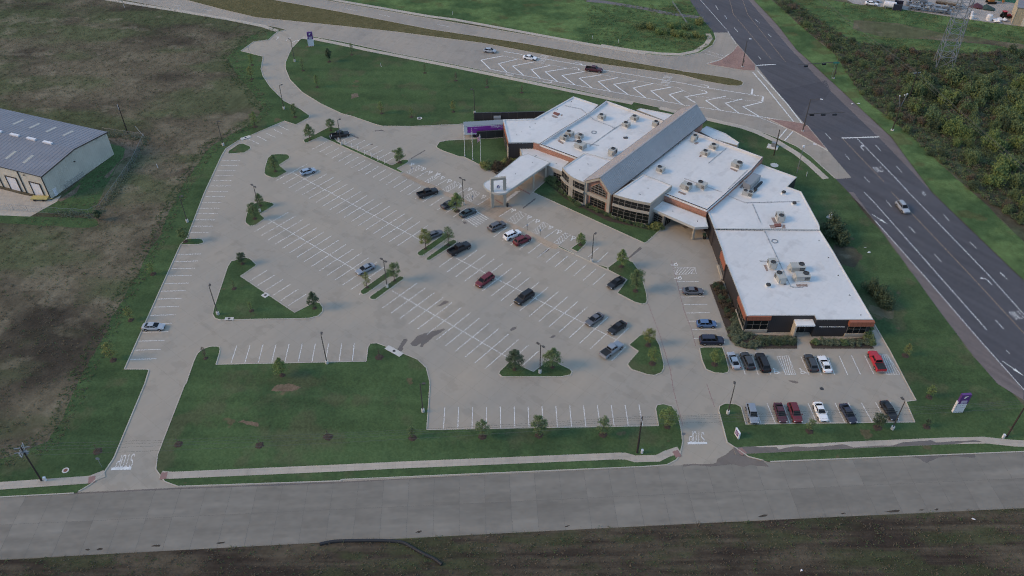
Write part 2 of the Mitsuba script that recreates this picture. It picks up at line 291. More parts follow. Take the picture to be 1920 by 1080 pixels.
# ---- highway
hw = ground_piece('highway', sheet(HWY, 0.0), 'asphalt', 'dark asphalt highway')
shoulder = P([(92.90,316.21),(97.71,270.90),(102.04,241.59),(107.67,211.30),(112.02,182.46)] + [(112.87,182.45),(118.88,147.26)] + [(125.53,117.57),(132.13,94.36),(129.75,90.78)] + [(119.07,145.58),(112.02,182.46)] + [(111.31,211.27),(105.06,244.03),(99.56,270.88),(98.31,290.63),(94.98,316.18)]).buffer(0).intersection(HWY)
part(hw, 'shoulder', sheet(shoulder, .004), 'asphalt_shoulder')
wsh = P([(89.80,182.66),(92.14,171.27),(93.86,152.37),(95.29,134.70),(96.83,120.85),(98.24,113.28)] + [(101.38,108.93),(102.79,111.53),(100.20,125.44)] + [(96.67,147.43),(92.52,169.70)] + [(91.22,182.64)]).buffer(0).intersection(HWY)
part(hw, 'shoulder', sheet(wsh, .004), 'asphalt_shoulder')
part(hw, 'new_asphalt', sheet(wobble(P([(84.92,240.55),(92.11,242.93),(103.30,247.82),(102.25,240.37),(98.97,235.01),(93.68,232.13),(88.22,224.26),(86.98,229.90)]), .8, 1, 5), .004), 'asphalt_new')
MZ = .012
def mark(parent, pts, w, m='paint_white', name='marking', z=MZ):
    return part(parent, name, sheet(strip(pts, w), z), m)
mark(hw, [(95.17,177.51),(100.13,147.41)] + [(103.13,129.19)], .16)
mark(hw, [(94.05,182.62)] + [(95.17,177.51)], .16)
mark(hw, [(92.58,169.87),(96.67,147.43)] + [(100.29,125.62),(102.87,111.70)], .15)
for q in ([(98.60,178.56),(98.92,175.70)], [(100.31,167.12),(100.84,164.33)], [(102.29,155.65),(102.74,152.79)], [(109.82,182.90),(109.95,180.80)], [(106.46,132.30),(106.92,129.45)], [(104.48,122.91),(104.74,121.85)], [(109.24,182.49),(109.53,180.82)], [(111.06,172.28),(111.38,169.38)], [(112.87,160.54),(113.35,157.87)], [(114.99,148.73),(115.34,147.29)], [(114.83,148.54),(115.45,146.25)],
          [(92.80,213.50),(93.43,209.91)], [(94.97,201.52),(95.33,198.66)], [(96.47,189.96),(97.05,187.32)], [(105.35,206.79),(105.71,203.35)], [(107.27,195.30),(107.71,192.10)],
          [(79.06,311.02),(79.24,306.65)], [(81.87,290.03),(82.34,286.09)], [(85.12,266.06),(85.39,263.27)], [(80.59,301.51),(80.78,298.17)], [(91.33,297.21),(91.90,293.93)], [(92.90,284.41),(93.43,281.33)]):
    mark(hw, q, .14, name='lane_dash')
mark(hw, [(101.35,182.55),(107.60,147.35)], .18, 'paint_yellow'); mark(hw, [(101.15,182.56)] + [(101.35,182.55)], .18, 'paint_yellow'); mark(hw, [(107.60,147.35)] + [(110.69,128.02)], .18, 'paint_yellow')
mark(hw, [(96.95,210.39),(101.04,187.72)], .18, 'paint_yellow')
mark(hw, [(105.82,182.52),(111.88,147.32)] + [(113.53,133.98)], .16); mark(hw, [(101.14,210.86),(105.13,187.68)] + [(105.82,182.52)], .16)
mark(hw, [(86.77,327.44)] + [(84.11,302.32),(89.02,263.23)], .14, 'paint_yellow'); mark(hw, [(91.67,327.37)] + [(89.46,302.25),(93.34,261.12)], .14, 'paint_yellow')
mark(hw, [(74.19,316.45),(78.80,287.69),(79.62,276.23)], .15)
mark(hw, [(82.72,258.79),(89.44,259.53)], .5, name='stop_bar'); mark(hw, [(96.80,210.74),(107.93,211.30)], .5, name='stop_bar')
def arrow(parent, c, ang, L=3.0, turn=0, m='paint_white', z=MZ):
    s = [(-.09, 0), (.09, 0), (.09, L * .55), (.35, L * .55), (0, L), (-.35, L * .55), (-.09, L * .55)]
    g = Polygon(s)
    if turn:
        g = unary_union([strip([(0, 0), (0, L * .5), (turn * .25, L * .68), (turn * .7, L * .75)], .2), Polygon([(turn * .6, L * .75 - .42), (turn * .6, L * .75 + .42), (turn * 1.45, L * .75)])])
    g = affinity.translate(affinity.rotate(g, math.degrees(ang) - 90, origin=(0, 0)), c[0], c[1])
    part(parent, 'arrow', sheet(g, z), m)
def pavement_text(parent, text, c, ang, w, L, m='paint_faded', z=MZ):
    """road lettering w wide across, L tall along the direction ang it is read in"""
    me = letters(text)
    b = me.bounds
    g = affinity.scale(me, w / (b[2] - b[0]), L / (b[3] - b[1]), origin=(b[0], b[1])); b = g.bounds
    g = affinity.translate(g, -(b[0] + b[2]) / 2, -(b[1] + b[3]) / 2)
    g = affinity.translate(affinity.rotate(g, math.degrees(ang) - 90, origin=(0, 0)), c[0], c[1])
    part(parent, 'lettering', sheet(g, z), m)
STROKES = {'S': [[(1, 1.7), (.8, 2), (.2, 2), (0, 1.75), (0, 1.3), (.2, 1.1), (.8, .9), (1, .7), (1, .25), (.8, 0), (.2, 0), (0, .3)]], 'T': [[(0, 2), (1, 2)], [(.5, 2), (.5, 0)]], 'O': [[(.2, 0), (0, .3), (0, 1.7), (.2, 2), (.8, 2), (1, 1.7), (1, .3), (.8, 0), (.2, 0)]], 'P': [[(0, 0), (0, 2), (.8, 2), (1, 1.75), (1, 1.25), (.8, 1), (0, 1)]],
           'N': [[(0, 0), (0, 2), (1, 0), (1, 2)]], 'L': [[(0, 2), (0, 0), (1, 0)]], 'Y': [[(0, 2), (.5, 1), (1, 2)], [(.5, 1), (.5, 0)]]}
def letters(text):
    gs = []
    for i, ch in enumerate(text):
        for s in STROKES[ch]: gs.append(affinity.translate(LineString(s).buffer(.10, cap_style='square'), i * 1.55, 0))
    return unary_union(gs)
HA = math.radians(-53.5)
hdir = np.subtract((111.88,147.32), (105.82,182.52)); HA = math.atan2(hdir[1], hdir[0])
arrow(hw, (92.74,172.43), HA + .35, 5.0); arrow(hw, (102.20,119.77), HA + .35, 5.0)
arrow(hw, (111.02,144.24), HA + math.pi, 3.4, -1); arrow(hw, (100.97,203.64), HA + math.pi, 3.4, 1)
pavement_text(hw, 'ONLY', (101.78,193.74), HA + math.pi, 2.4, 2.6, 'paint_white'); pavement_text(hw, 'ONLY', (111.90,133.88), HA + math.pi, 2.4, 2.6, 'paint_white')

# ---- boulevard
bl = ground_piece('boulevard', sheet(BLVD.difference(HWY), .004), 'blvd_concrete', 'divided concrete boulevard at the top')
med1 = P([(-168.93,342.64)] + [(-128.06,319.03),(-110.73,309.02),(-95.92,301.16),(-62.50,292.88)] + [(-42.26,287.56),(-9.66,277.26),(21.03,263.30),(56.78,251.53)] + [(62.67,247.54),(66.69,245.75),(70.67,244.02),(73.62,243.67),(75.11,244.58),(75.68,245.98),(75.29,247.41),(71.79,249.45),(63.58,252.60),(57.26,254.53)] + [(57.30,254.80),(2.95,277.86),(-29.47,289.77),(-64.56,306.20)] + [(-93.01,318.58)] + [(-152.03,342.41)])
def island(name, g, m, label, kz=.14, top=LAWN_Z, kw=.16):
    g = P(g)
    key = thing(name, label, None, kind='structure')
    part(key, 'top', prism(g.buffer(-kw), -.05, top), m)
    part(key, 'kerb', prism(g.difference(g.buffer(-kw)), -.05, kz), 'kerb_concrete')
    return key
island('boulevard_median', med1, 'median_grass', 'long olive grass median of the boulevard')
t1 = P([(66.23,259.80),(71.34,262.82),(75.47,267.50),(77.41,270.15),(78.61,272.57),(79.99,275.19),(82.60,258.86),(81.46,254.37),(76.96,255.16)]); t2 = P([(77.64,222.60),(85.28,220.35),(87.93,219.25),(88.82,217.64),(90.70,203.73),(83.81,214.79),(82.21,216.22)])
island('brick_island', t1, 'brick_pavers', 'red brick paved traffic island on the far side of the boulevard', top=.12)
island('brick_island', t2, 'brick_pavers', 'red brick paved traffic island nearest the clinic roof', top=.12)
for a, b, c in zip([(-2.83,267.14),(2.14,264.46),(7.79,262.24),(13.37,259.62),(18.69,257.21),(24.68,254.90),(30.03,252.39),(35.34,250.31),(40.93,248.01),(46.30,245.98),(51.69,243.35),(55.24,240.86)], [(-10.22,263.91),(-4.23,261.09),(0.59,259.26),(6.84,256.51),(11.51,254.80),(16.94,252.04),(22.51,249.97),(28.53,247.59),(33.42,245.57),(39.44,242.94),(44.89,240.82),(50.39,238.26)], [(-6.87,256.82),(-1.39,254.78),(4.25,252.26),(9.70,249.94),(15.26,247.49),(20.75,245.24),(26.17,242.93),(31.81,240.72),(37.16,238.55),(42.53,236.25),(48.22,234.20),(53.41,231.75)]):
    mark(bl, [a, b, c], .38, name='chevron')
for q in ([(62.66,239.19),(55.25,236.79),(57.73,232.79)], [(68.18,237.02),(61.11,234.16)], [(61.26,234.22),(64.49,227.85)], [(72.90,235.04),(67.05,232.41),(69.88,226.11)], [(78.56,232.87),(72.10,230.05),(75.63,223.83)]): mark(bl, q, .38, name='chevron')
mark(bl, [(-6.87,256.82),(4.61,252.01),(26.17,242.93),(42.51,236.11),(53.39,231.60)] + [(53.53,231.39),(64.49,227.85),(75.63,223.83),(85.25,220.24)], .22)
mark(bl, [(-2.83,267.14),(34.98,250.31),(53.97,243.02)] + [(57.86,237.21),(79.20,233.21)], .12, 'paint_faded')
mark(bl, [(-2.46,270.69),(4.09,268.12)], .25); mark(bl, [(9.02,265.69),(25.72,258.98)], .25); mark(bl, [(29.99,256.25),(56.07,246.04)] + [(61.23,243.50),(80.01,236.63)], .25)
mark(bl, [(77.69,241.85),(76.59,238.22)], .55, name='stop_bar'); mark(bl, [(79.84,236.39),(78.76,233.22)], .55, name='stop_bar')
mark(bl, [(80.46,253.89),(82.27,242.88),(83.76,231.66)] + [(85.31,220.46)], .3); mark(bl, [(82.13,255.35),(86.25,231.63)] + [(87.53,219.25)], .3)
mark(bl, [(82.07,216.22),(78.51,210.97)], .3); mark(bl, [(83.54,214.74),(79.29,208.94)], .3)
mark(bl, [(72.06,224.86),(75.40,223.45),(82.25,216.38)], .15); mark(bl, [(83.72,214.94),(90.65,203.59)], .15)
mark(bl, [(66.37,260.57),(71.44,263.34),(75.58,268.03)], .12); mark(bl, [(67.12,268.39),(72.55,264.37)], .12, 'paint_faded'); mark(bl, [(68.56,269.98),(73.95,265.66)], .12, 'paint_faded')
bdir = np.subtract((53.39,231.60), (26.17,242.93)); BA = math.atan2(bdir[1], bdir[0])
for c in ((11.73,266.71), (10.28,263.25), (51.58,249.89), (50.33,246.33), (-0.72,252.07)): pavement_text(bl, 'ONLY', c, BA, 2.6, 2.8)
for c, t in (((21.77,261.83), -1), ((20.61,258.19), -1), ((10.36,247.55), 1), ((61.60,245.19), -1), ((60.30,241.49), -1)): arrow(bl, c, BA, 3.6, -t)
for q in ([(-58.59,307.16),(-63.39,309.65)], [(-45.78,301.89),(-50.02,303.63)], [(-22.44,292.08),(-27.15,294.07)], [(-127.55,312.74),(-130.70,314.02)], [(-114.60,308.20),(-118.36,309.46)], [(-138.82,317.71),(-141.28,318.83)]): mark(bl, q, .12, 'paint_faded', name='lane_dash')
for c, t in (((-84.31,281.13), -1), ((-80.46,280.40), 0), ((-77.73,278.68), 1)): arrow(bl, c, 1.15, 3.2, t, 'paint_faded')
SWALK = []
def walk(pts, w, label, name='sidewalk', m='walk_concrete'):
    g = strip(pts, w); SWALK.append(g)
    return ground_piece(name, prism(g, 0, LAWN_Z + .03), m, label)
walk([(-199.32,344.27)] + [(-158.26,319.41),(-127.48,308.02),(-104.81,299.27),(-91.44,293.23),(-85.22,288.70)], 1.9, 'sidewalk along the west end of the boulevard')
walk([(-75.01,282.84),(-69.64,281.41),(-60.05,277.10)] + [(-49.96,272.15),(-40.18,267.90),(-18.82,258.56),(2.67,248.64),(19.68,240.62),(38.11,232.35)], 1.9, 'sidewalk along the lawn side of the boulevard')
walk([(46.04,229.40),(52.62,225.72)] + [(68.82,217.41),(72.41,214.48),(77.12,209.06),(81.23,202.13),(83.32,196.90),(85.72,188.95)], 1.9, 'curving sidewalk round the clinic corner')
walk([(-125.29,345.73)] + [(-66.20,316.79),(-30.32,301.36),(-20.78,298.25),(3.04,287.34),(28.04,275.79),(42.42,269.81)] + [(35.90,273.47),(42.86,270.54),(52.35,267.93),(58.81,267.48),(64.10,269.76),(68.88,275.27),(71.28,280.40),(71.25,284.47)], 1.8, 'sidewalk along the far side of the boulevard')
walk([(29.71,316.25),(36.94,314.53),(52.54,307.31),(58.50,303.59),(64.57,301.26),(72.08,298.51)], 2.6, 'asphalt path across the far verge', 'footpath', 'asphalt_path')

# ---- street with cast slabs
st = ground_piece('street', sheet(STREET, -.02), 'joint_filler', 'wide concrete street in the foreground')
sx0, sx1 = np.array((-91.56,87.20)), np.array((95.49,96.19))
sd = (sx1 - sx0) / np.linalg.norm(sx1 - sx0); sn = np.array([-sd[1], sd[0]])
mid0 = np.array((-30.19,84.33)); mid_off = float((mid0 - sx0) @ sn)
low_off = float((np.array((-29.19,77.86)) - sx0) @ sn) - 1.5
srng = random.Random(3)
for lane, (o0, o1) in enumerate(((3.0, mid_off + .03), (mid_off - .03, low_off))):
    tone = 'ab' if lane == 0 else 'ca'
    for k in range(-12, 47):
        a0, a1_ = k * 4.55 + .03 + lane * .0, (k + 1) * 4.55 - .03
        q = Polygon([tuple(sx0 + sd * a + sn * o) for a, o in ((a0, o0), (a1_, o0), (a1_, o1), (a0, o1))]).intersection(STREET)
        for qq in polys(q): part(st, 'slab', sheet(qq, .0 + srng.uniform(0, .006)), 'street_slab_' + tone[srng.random() < .35])
for i, q in enumerate(([(-70.40,76.67),(-69.90,76.93),(-69.26,76.83),(-69.45,76.53),(-70.02,76.46)], [(-72.24,76.61),(-71.82,76.84),(-71.30,76.67),(-71.65,76.40)], [(-61.44,77.22),(-60.76,77.46),(-59.73,77.52),(-59.76,77.15),(-60.65,77.12)], [(-50.44,77.74),(-49.75,77.97),(-48.91,77.97),(-49.22,77.67),(-50.10,77.57)], [(-16.82,79.62),(-16.24,79.96),(-15.62,79.92),(-16.05,79.51)], [(8.84,80.59),(9.47,80.91),(9.86,80.87),(9.29,80.52)], [(42.49,82.36),(43.52,82.78),(44.46,82.85),(44.07,82.49),(43.09,82.28)], [(57.04,82.92),(57.73,83.13),(58.16,83.02),(57.47,82.81)], [(64.93,83.31),(66.43,83.59),(67.78,83.69),(67.42,83.30),(65.94,83.09)], [(70.94,83.57),(71.64,83.78),(72.13,83.67),(71.53,83.49)], [(73.76,83.62),(74.34,83.91),(74.69,83.84),(74.23,83.47)])):
    part(st, 'mud_patch', sheet(wobble(P(q), .12, .2, .8, i + 60), .0125), 'dirt_dark')
mat('dirt_dark', tex(lambda p, n, uv: mi.Color3f(.055, .047, .038) * (.6 + .8 * fbm(p.x / .3, p.y / .3, 4., 4))), 1.0)
# ---- kerbs round street and boulevard
kline = unary_union([STREET.exterior.buffer(.09).difference(PROPERTY.buffer(.4)).difference(LineString(street_bot).buffer(1.0)), BLVD.exterior.buffer(.10).difference(unary_union([HWY.buffer(.3), PROPERTY.buffer(.3)]))])
ground_piece('road_kerb', prism(kline.intersection(NEAR), -.05, .13), 'kerb_concrete', 'concrete kerb along the street and the boulevard')

# ---- the car park
lot = ground_piece('car_park', sheet(PROPERTY, .006), 'lot_concrete', 'pale concrete car park of the clinic')
pk = PROPERTY.exterior.buffer(.09).difference(unary_union([STREET.buffer(.3), BLVD.buffer(.3)]))
part(lot, 'kerb', prism(pk, -.05, .15), 'kerb_concrete')
L1 = P([(-65.71,93.05),(-66.47,96.39),(-66.71,114.38)] + chaikin([(-66.53,114.37),(-66.89,122.50),(-66.22,124.09),(-64.65,125.26),(-62.56,125.24),(-61.97,124.17),(-61.75,119.86)], 1) + [(-30.67,120.53),(-30.83,124.65),(-30.46,125.89),(-29.02,125.98),(-27.01,125.00),(-23.19,122.89),(-19.84,121.03),(-17.79,118.54),(-16.90,115.03)] + [(-16.72,114.04),(-16.44,102.16),(28.07,102.84),(28.06,107.12),(28.55,108.13),(29.82,108.40),(31.49,107.79),(32.26,105.95),(32.42,102.16),(32.20,98.71),(31.17,95.79),(30.31,94.57),(28.34,93.45),(24.03,93.08),(-31.15,90.52)] + [(-31.11,90.25),(-60.45,89.22),(-63.19,90.28)])
island('south_lawn', L1, 'lawn', 'large mown lawn between the car park and the street')
walk([(-64.37,91.93),(-62.50,91.69),(-31.56,93.17)] + [(-21.81,93.71),(19.71,95.58),(21.03,95.53),(22.61,94.90),(26.91,95.00),(28.71,96.01),(31.18,96.95)], 1.55, 'sidewalk along the street in front of the large lawn')
walk([(-102.03,89.04),(-92.67,89.57),(-77.10,90.83),(-74.70,92.19)], 1.7, 'sidewalk along the street left of the west driveway')
walk([(41.45,96.64),(48.53,97.01),(65.51,97.96),(82.58,98.74),(89.36,98.87),(94.40,98.12),(97.01,97.97)] + [(126.56,101.35)], 1.6, 'partly wet sidewalk along the street right of the east driveway')
for lab, g in (('narrow grass finger island on the left edge of the car park', [(-81.87,160.87),(-77.15,160.91),(-76.32,161.40),(-76.26,162.13),(-76.86,163.00),(-77.63,163.38),(-80.87,163.40)]),
               ('triangular grass island with stalls cut into it', [(-66.83,135.29),(-67.12,137.07),(-67.88,152.28),(-67.56,154.31),(-64.28,155.80),(-63.04,155.10),(-61.18,153.04),(-61.11,152.36),(-63.79,148.60),(-48.59,135.87),(-44.58,139.43),(-43.49,139.00),(-42.51,137.49),(-42.37,136.00),(-43.11,134.53),(-44.95,133.79),(-48.87,133.70),(-64.55,133.41),(-65.84,133.83)]),
               ('small grass island with two trees in the west rows', [(-67.93,169.90),(-68.31,171.06),(-68.77,176.19),(-67.35,179.02),(-65.15,179.66),(-62.85,178.82),(-62.15,177.75),(-64.97,173.77),(-63.28,171.79),(-64.98,168.88),(-66.43,168.36)]),
               ('small grass island by the silver hatchback', [(-68.46,193.24),(-68.88,195.52),(-69.24,201.13),(-68.39,203.04),(-66.93,203.31),(-64.11,203.19),(-62.97,201.84),(-62.96,200.79),(-65.05,197.33),(-62.04,193.81),(-64.47,190.69),(-65.71,190.79),(-67.70,192.06)]),
               ('small oval grass island near the north west stalls', [(-81.20,203.45),(-81.38,205.10),(-79.50,208.84),(-78.04,209.23),(-75.56,207.51),(-75.25,206.22),(-76.48,203.89)]),
               ('upper grass finger of the pair by the grey sedan', [(-23.10,156.72),(-22.91,157.56),(-17.68,163.84),(-16.41,164.94),(-15.28,164.71),(-15.09,163.68),(-15.85,162.95),(-21.57,155.88),(-22.34,155.88)]),
               ('lower grass finger of the pair by the grey sedan', [(-20.78,154.63),(-20.58,155.32),(-15.76,161.28),(-14.51,162.57),(-13.60,161.98),(-13.55,161.04),(-19.64,154.28),(-20.27,154.14)]),
               ('upper grass finger of the pair by the tall lamp post', [(-35.05,142.57),(-34.83,143.38),(-30.19,149.32),(-28.23,150.63),(-27.34,150.09),(-27.48,149.43),(-33.42,141.99),(-34.20,141.69)]),
               ('lower grass finger of the pair by the tall lamp post', [(-32.64,140.69),(-32.32,141.36),(-27.47,147.34),(-26.33,148.51),(-25.37,148.11),(-25.22,147.32),(-30.95,140.12),(-31.94,139.95)]),
               ('wide grass island with a lamp post and two trees', [(-2.90,116.67),(-2.65,117.53),(-0.45,120.38),(4.32,117.38),(7.56,120.68),(8.48,120.42),(11.88,118.09),(12.38,117.22),(11.96,116.22),(10.11,115.74),(-2.09,115.82)]),
               ('grass island at the east end of the middle rows', [(23.89,119.18),(24.10,119.69),(26.58,123.07),(24.79,124.96),(27.64,128.06),(29.19,128.16),(30.94,126.93),(31.44,125.02),(31.60,119.49),(31.37,117.96),(30.65,116.70),(29.08,115.96),(27.66,116.22),(24.54,117.75)]),
               ('grass island below the visitor stalls', [(22.48,150.91),(25.70,154.26),(27.01,154.60),(29.00,153.21),(30.25,149.52),(30.82,142.45),(30.71,139.36),(30.29,138.27),(29.25,137.98),(27.72,138.66),(24.02,141.87),(26.78,146.60),(22.76,150.24)]),
               ('square grass island beside the black sport utility car', [(39.67,123.89),(40.60,124.26),(44.76,124.23),(44.91,121.21),(44.81,117.61),(44.37,116.71),(43.39,116.41),(41.61,116.63),(39.96,117.64),(39.61,120.21)]),
               ('grass island with a tree beside the accessible stalls', [(14.32,158.62),(14.58,158.89),(17.39,161.82),(18.20,161.68),(18.48,161.00),(18.27,160.33),(16.19,157.29),(15.94,157.16)])):
    island('grass_island', g, 'lawn', lab)
island('grass_island', [(-60.87,210.56),(-60.82,211.32),(-58.85,213.42),(-55.28,217.89),(-54.17,218.47),(-51.71,218.05),(-51.12,216.86),(-52.13,215.69),(-52.94,213.36),(-50.62,209.90),(-33.46,197.04),(-30.76,200.00),(-29.23,199.81),(-28.87,198.92),(-29.42,197.88),(-31.78,195.29),(-29.94,193.57),(-30.61,192.89),(-33.23,194.96),(-55.99,212.81),(-57.68,211.29),(-59.49,209.41),(-60.27,209.42)], 'lawn', 'long narrow grass strip behind the reserved stalls')
island('grass_island', [(11.17,159.31),(11.68,159.76),(18.59,153.64),(19.50,152.99),(22.25,151.58),(22.85,151.20),(22.94,150.44),(22.45,150.32),(19.18,152.99)], 'lawn', 'narrow grass strip behind the visitor stalls')
flaglawn = P([(-21.72,207.00),(-21.06,209.49),(-18.52,210.48),(-10.21,211.11),(-1.87,211.84),(2.28,209.27),(2.20,201.42),(-3.77,192.65),(-7.77,195.88),(-8.79,196.82),(-13.45,201.09),(-14.98,201.39),(-19.72,204.52),(-21.34,206.01)])
island('flag_lawn', flaglawn, 'lawn', 'grass behind the three flagpoles')
front_lawn = P([(5.37,182.76),(9.22,188.53),(12.24,191.16),(17.36,185.21),(23.22,180.09)] + [(16.29,183.30),(27.43,175.77),(35.59,170.97)] + [(37.67,166.37),(33.28,160.88)] + [(32.69,160.53),(5.82,182.96)])
island('front_lawn', front_lawn, 'lawn', 'strip of lawn in front of the curved window bays')

def line_pt_(a, b, t): return tuple(np.array(a) * (1 - t) + np.array(b) * t)
# ---- stall lines
SW_ = .15
def stall(a, b, m='paint_faded', w=SW_): part(lot, 'stall_line', sheet(strip([a, b], w), MZ), m)
def grid(x0, y0, ang, L, k0, k1, half=(), lower=()):
    u = np.array([math.cos(ang), math.sin(ang)]); v = np.array([-u[1], u[0]])
    for k in range(k0, k1):
        a = np.array([x0, y0]) + 2.743 * k * u
        lo, hi = (.5, 1) if k in half else (0, .5) if k in lower else (0, 1)
        stall(tuple(a + v * L * lo), tuple(a + v * L * hi))
grid(-29.14, 137.212, -.682435, 11.17, 0, 14, half=(12, 13)); stall((-27.64,143.20), (-0.26,120.95))
grid(-15.285, 149.93, -.687176, 10.70, -1, 18, lower=(-1, 17)); stall((-13.48,155.12), (22.31,126.72))
grid(-13.318, 102.384, .0136, 5.32, 0, 15)
grid(-81.284, 157.106, -1.544677, 5.6, 0, 14)
def dbl(c0, c1, phase, L, k0, k1, half=(), lower=()):
    """a double row along its centre line c0 - c1; phase is where one stall line crosses it"""
    c0, c1, ph = np.array(c0), np.array(c1), np.array(phase)
    u = (c1 - c0) / np.linalg.norm(c1 - c0); v = np.array([-u[1], u[0]])
    stall(tuple(c0), tuple(c1))
    for k in range(k0, k1):
        a = ph + 2.743 * k * u
        lo, hi = (0, .5) if k in half else (-.5, 0) if k in lower else (-.5, .5)
        stall(tuple(a + v * L * lo), tuple(a + v * L * hi))
dbl((-60.95,193.80), (-22.66,162.42), (-35.39,172.89), 11.0, -12, 6)
dbl((-62.50,171.55), (-32.78,147.25), (-52.82,163.47), 11.0, -4, 11)
ua, ub = np.array((-53.97,210.12)), np.array((22.10,149.05))
uu = (ub - ua) / np.linalg.norm(ub - ua); un = np.array([uu[1], -uu[0]])
nst = int(round(np.linalg.norm(ub - ua) / 2.743)); pit = np.linalg.norm(ub - ua) / nst
for k in range(nst + 1):
    if k in (22, 23, 24): continue
    a = ua + uu * pit * k; stall(tuple(a), tuple(a + un * 5.3))
for q in ([(-48.31,208.82),(-45.55,211.90)], [(-46.11,207.04),(-42.76,210.88)], [(-43.98,205.55),(-40.86,208.97)], [(-41.84,203.88),(-38.74,207.53)], [(-39.74,202.41),(-36.69,205.66)], [(-37.62,200.60),(-34.42,204.17)], [(-35.60,198.63),(-33.34,201.20)], [(-49.73,210.46),(-47.75,212.92)],
          [(-26.07,190.76),(-23.22,193.96)], [(-20.53,186.45),(-17.57,189.75)], [(-14.37,182.79),(-12.06,185.28)], [(-9.00,177.33),(-5.91,180.77)], [(-3.25,172.23),(0.05,175.72)], [(-3.25,172.17),(0.10,175.86)], [(2.77,167.22),(5.89,170.92)], [(8.10,162.86),(11.33,166.58)], [(18.39,155.31),(21.28,158.97)], [(20.49,153.37),(23.39,157.10)],
          [(-77.43,212.05),(-73.63,209.18)], [(-75.06,213.57),(-71.65,210.78)], [(-72.93,215.31),(-69.59,212.80)], [(-71.03,217.50),(-67.92,214.85)], [(-70.20,219.83),(-66.37,216.82)],
          [(-81.55,182.04),(-76.28,181.83)], [(-81.72,179.31),(-76.31,179.26)], [(-81.75,176.62),(-76.20,176.57)], [(-81.70,174.07),(-76.21,174.02)], [(-81.61,171.40),(-76.13,171.35)], [(-81.51,168.71),(-75.99,168.66)], [(-81.31,166.07),(-76.02,166.02)],
          [(-81.84,200.11),(-76.55,200.06)], [(-81.64,197.48),(-76.64,197.43)], [(-81.70,194.90),(-76.74,194.85)], [(-81.48,192.27),(-76.71,192.23)], [(-81.51,189.69),(-76.49,189.65)], [(-81.61,187.07),(-76.11,187.02)], [(-81.50,184.40),(-76.23,184.36)],
          [(-61.30,146.95),(-58.10,150.86)], [(-59.15,145.20),(-55.94,149.06)], [(-56.97,143.42),(-53.69,147.35)], [(-54.82,141.66),(-51.49,145.72)], [(-52.65,139.86),(-49.39,143.86)], [(-50.57,138.15),(-47.21,142.10)],
          [(-58.81,120.26),(-58.91,125.38)], [(-55.94,120.24),(-56.11,125.47)], [(-53.13,120.32),(-53.37,125.61)], [(-50.36,120.41),(-50.61,125.70)], [(-47.62,120.44),(-47.81,125.79)], [(-44.83,120.47),(-45.00,125.82)], [(-41.96,120.61),(-42.20,125.91)], [(-39.10,120.64),(-39.38,125.89)], [(-36.28,120.72),(-36.55,125.87)], [(-33.52,120.71),(-33.85,125.85)],
          [(47.70,121.19),(47.83,116.33)], [(50.50,121.17),(50.46,116.17)], [(53.17,120.63),(53.01,116.15)], [(60.63,121.36),(60.84,116.10)], [(63.61,121.34),(63.39,116.08)], [(66.22,121.33),(66.12,116.06)], [(68.69,121.47),(68.78,116.04)], [(71.33,121.55),(71.43,116.13)], [(74.06,121.53),(74.20,116.21)],
          [(47.78,108.38),(48.00,103.29)], [(50.42,108.36),(50.81,103.27)], [(53.42,108.39),(53.66,103.26)], [(55.96,108.42),(56.09,103.33)], [(58.53,108.40),(58.83,103.31)], [(61.23,108.38),(61.50,103.38)], [(63.88,108.41),(64.26,103.41)], [(66.48,108.49),(66.77,103.39)], [(69.12,108.47),(69.62,103.38)], [(71.96,108.55),(72.29,103.45)], [(74.79,108.57),(74.86,103.43)],
          [(38.44,145.86),(43.49,146.03)], [(38.52,143.18),(43.54,143.21)], [(38.56,140.46),(43.82,140.58)], [(38.73,137.82),(43.98,137.94)], [(38.85,135.06),(44.03,135.18)], [(38.92,132.39),(44.10,132.41)], [(38.99,129.75),(44.41,129.77)], [(39.03,126.96),(44.28,126.98)]):
    stall(*q)
def hatch(q, n, edge=True, w=.09, m='paint_faded', diag=.35):
    n = max(4, n - 2)
    """an access aisle: outline of the quad q (two long sides q0-q1, q3-q2) and n slanting bars"""
    q = np.array(q)
    gs = [strip([tuple(q[i]), tuple(q[(i + 1) % 4])], w) for i in range(4)] if edge else []
    for k in range(n):
        t = (k + .5) / n
        a = q[0] + (q[1] - q[0]) * min(1, t + diag * .5 / 1); b = q[3] + (q[2] - q[3]) * max(0, t - diag * .5)
        gs.append(strip([tuple(a), tuple(b)], w * 1.3))
    part(lot, 'access_aisle', sheet(unary_union(gs).intersection(Polygon(q).buffer(w)), MZ), m)
hatch([(-29.13,193.63),(-25.87,196.98),(-24.80,196.03),(-28.08,192.44)], 6); hatch([(-23.64,188.68),(-20.63,192.60),(-19.49,191.64),(-22.62,188.05)], 7); hatch([(-18.49,184.62),(-15.46,188.61),(-13.88,187.60),(-17.12,183.60)], 8); hatch([(-12.69,181.00),(-10.00,184.18),(-8.46,183.02),(-10.82,178.82)], 7)
hatch([(-1.19,170.40),(2.00,174.49),(3.88,173.23),(0.76,169.03)], 7); hatch([(5.01,165.51),(8.07,169.75),(9.39,168.67),(6.44,164.75)], 7); hatch([(10.42,161.07),(13.27,165.16),(14.72,164.26),(11.71,160.46)], 7)
hatch([(38.36,151.05),(43.49,151.08),(43.42,148.74),(38.43,148.60)], 9); hatch([(55.59,121.40),(58.06,121.54),(58.11,116.12),(56.11,116.13)], 7, diag=.25); hatch([(76.96,121.62),(78.87,121.71),(79.53,116.12),(76.82,116.09)], 7, diag=.25)
hatch([(-12.46,170.83),(-9.11,174.51),(-5.46,171.88),(-8.81,167.82)], 9, False, .17, diag=.15)
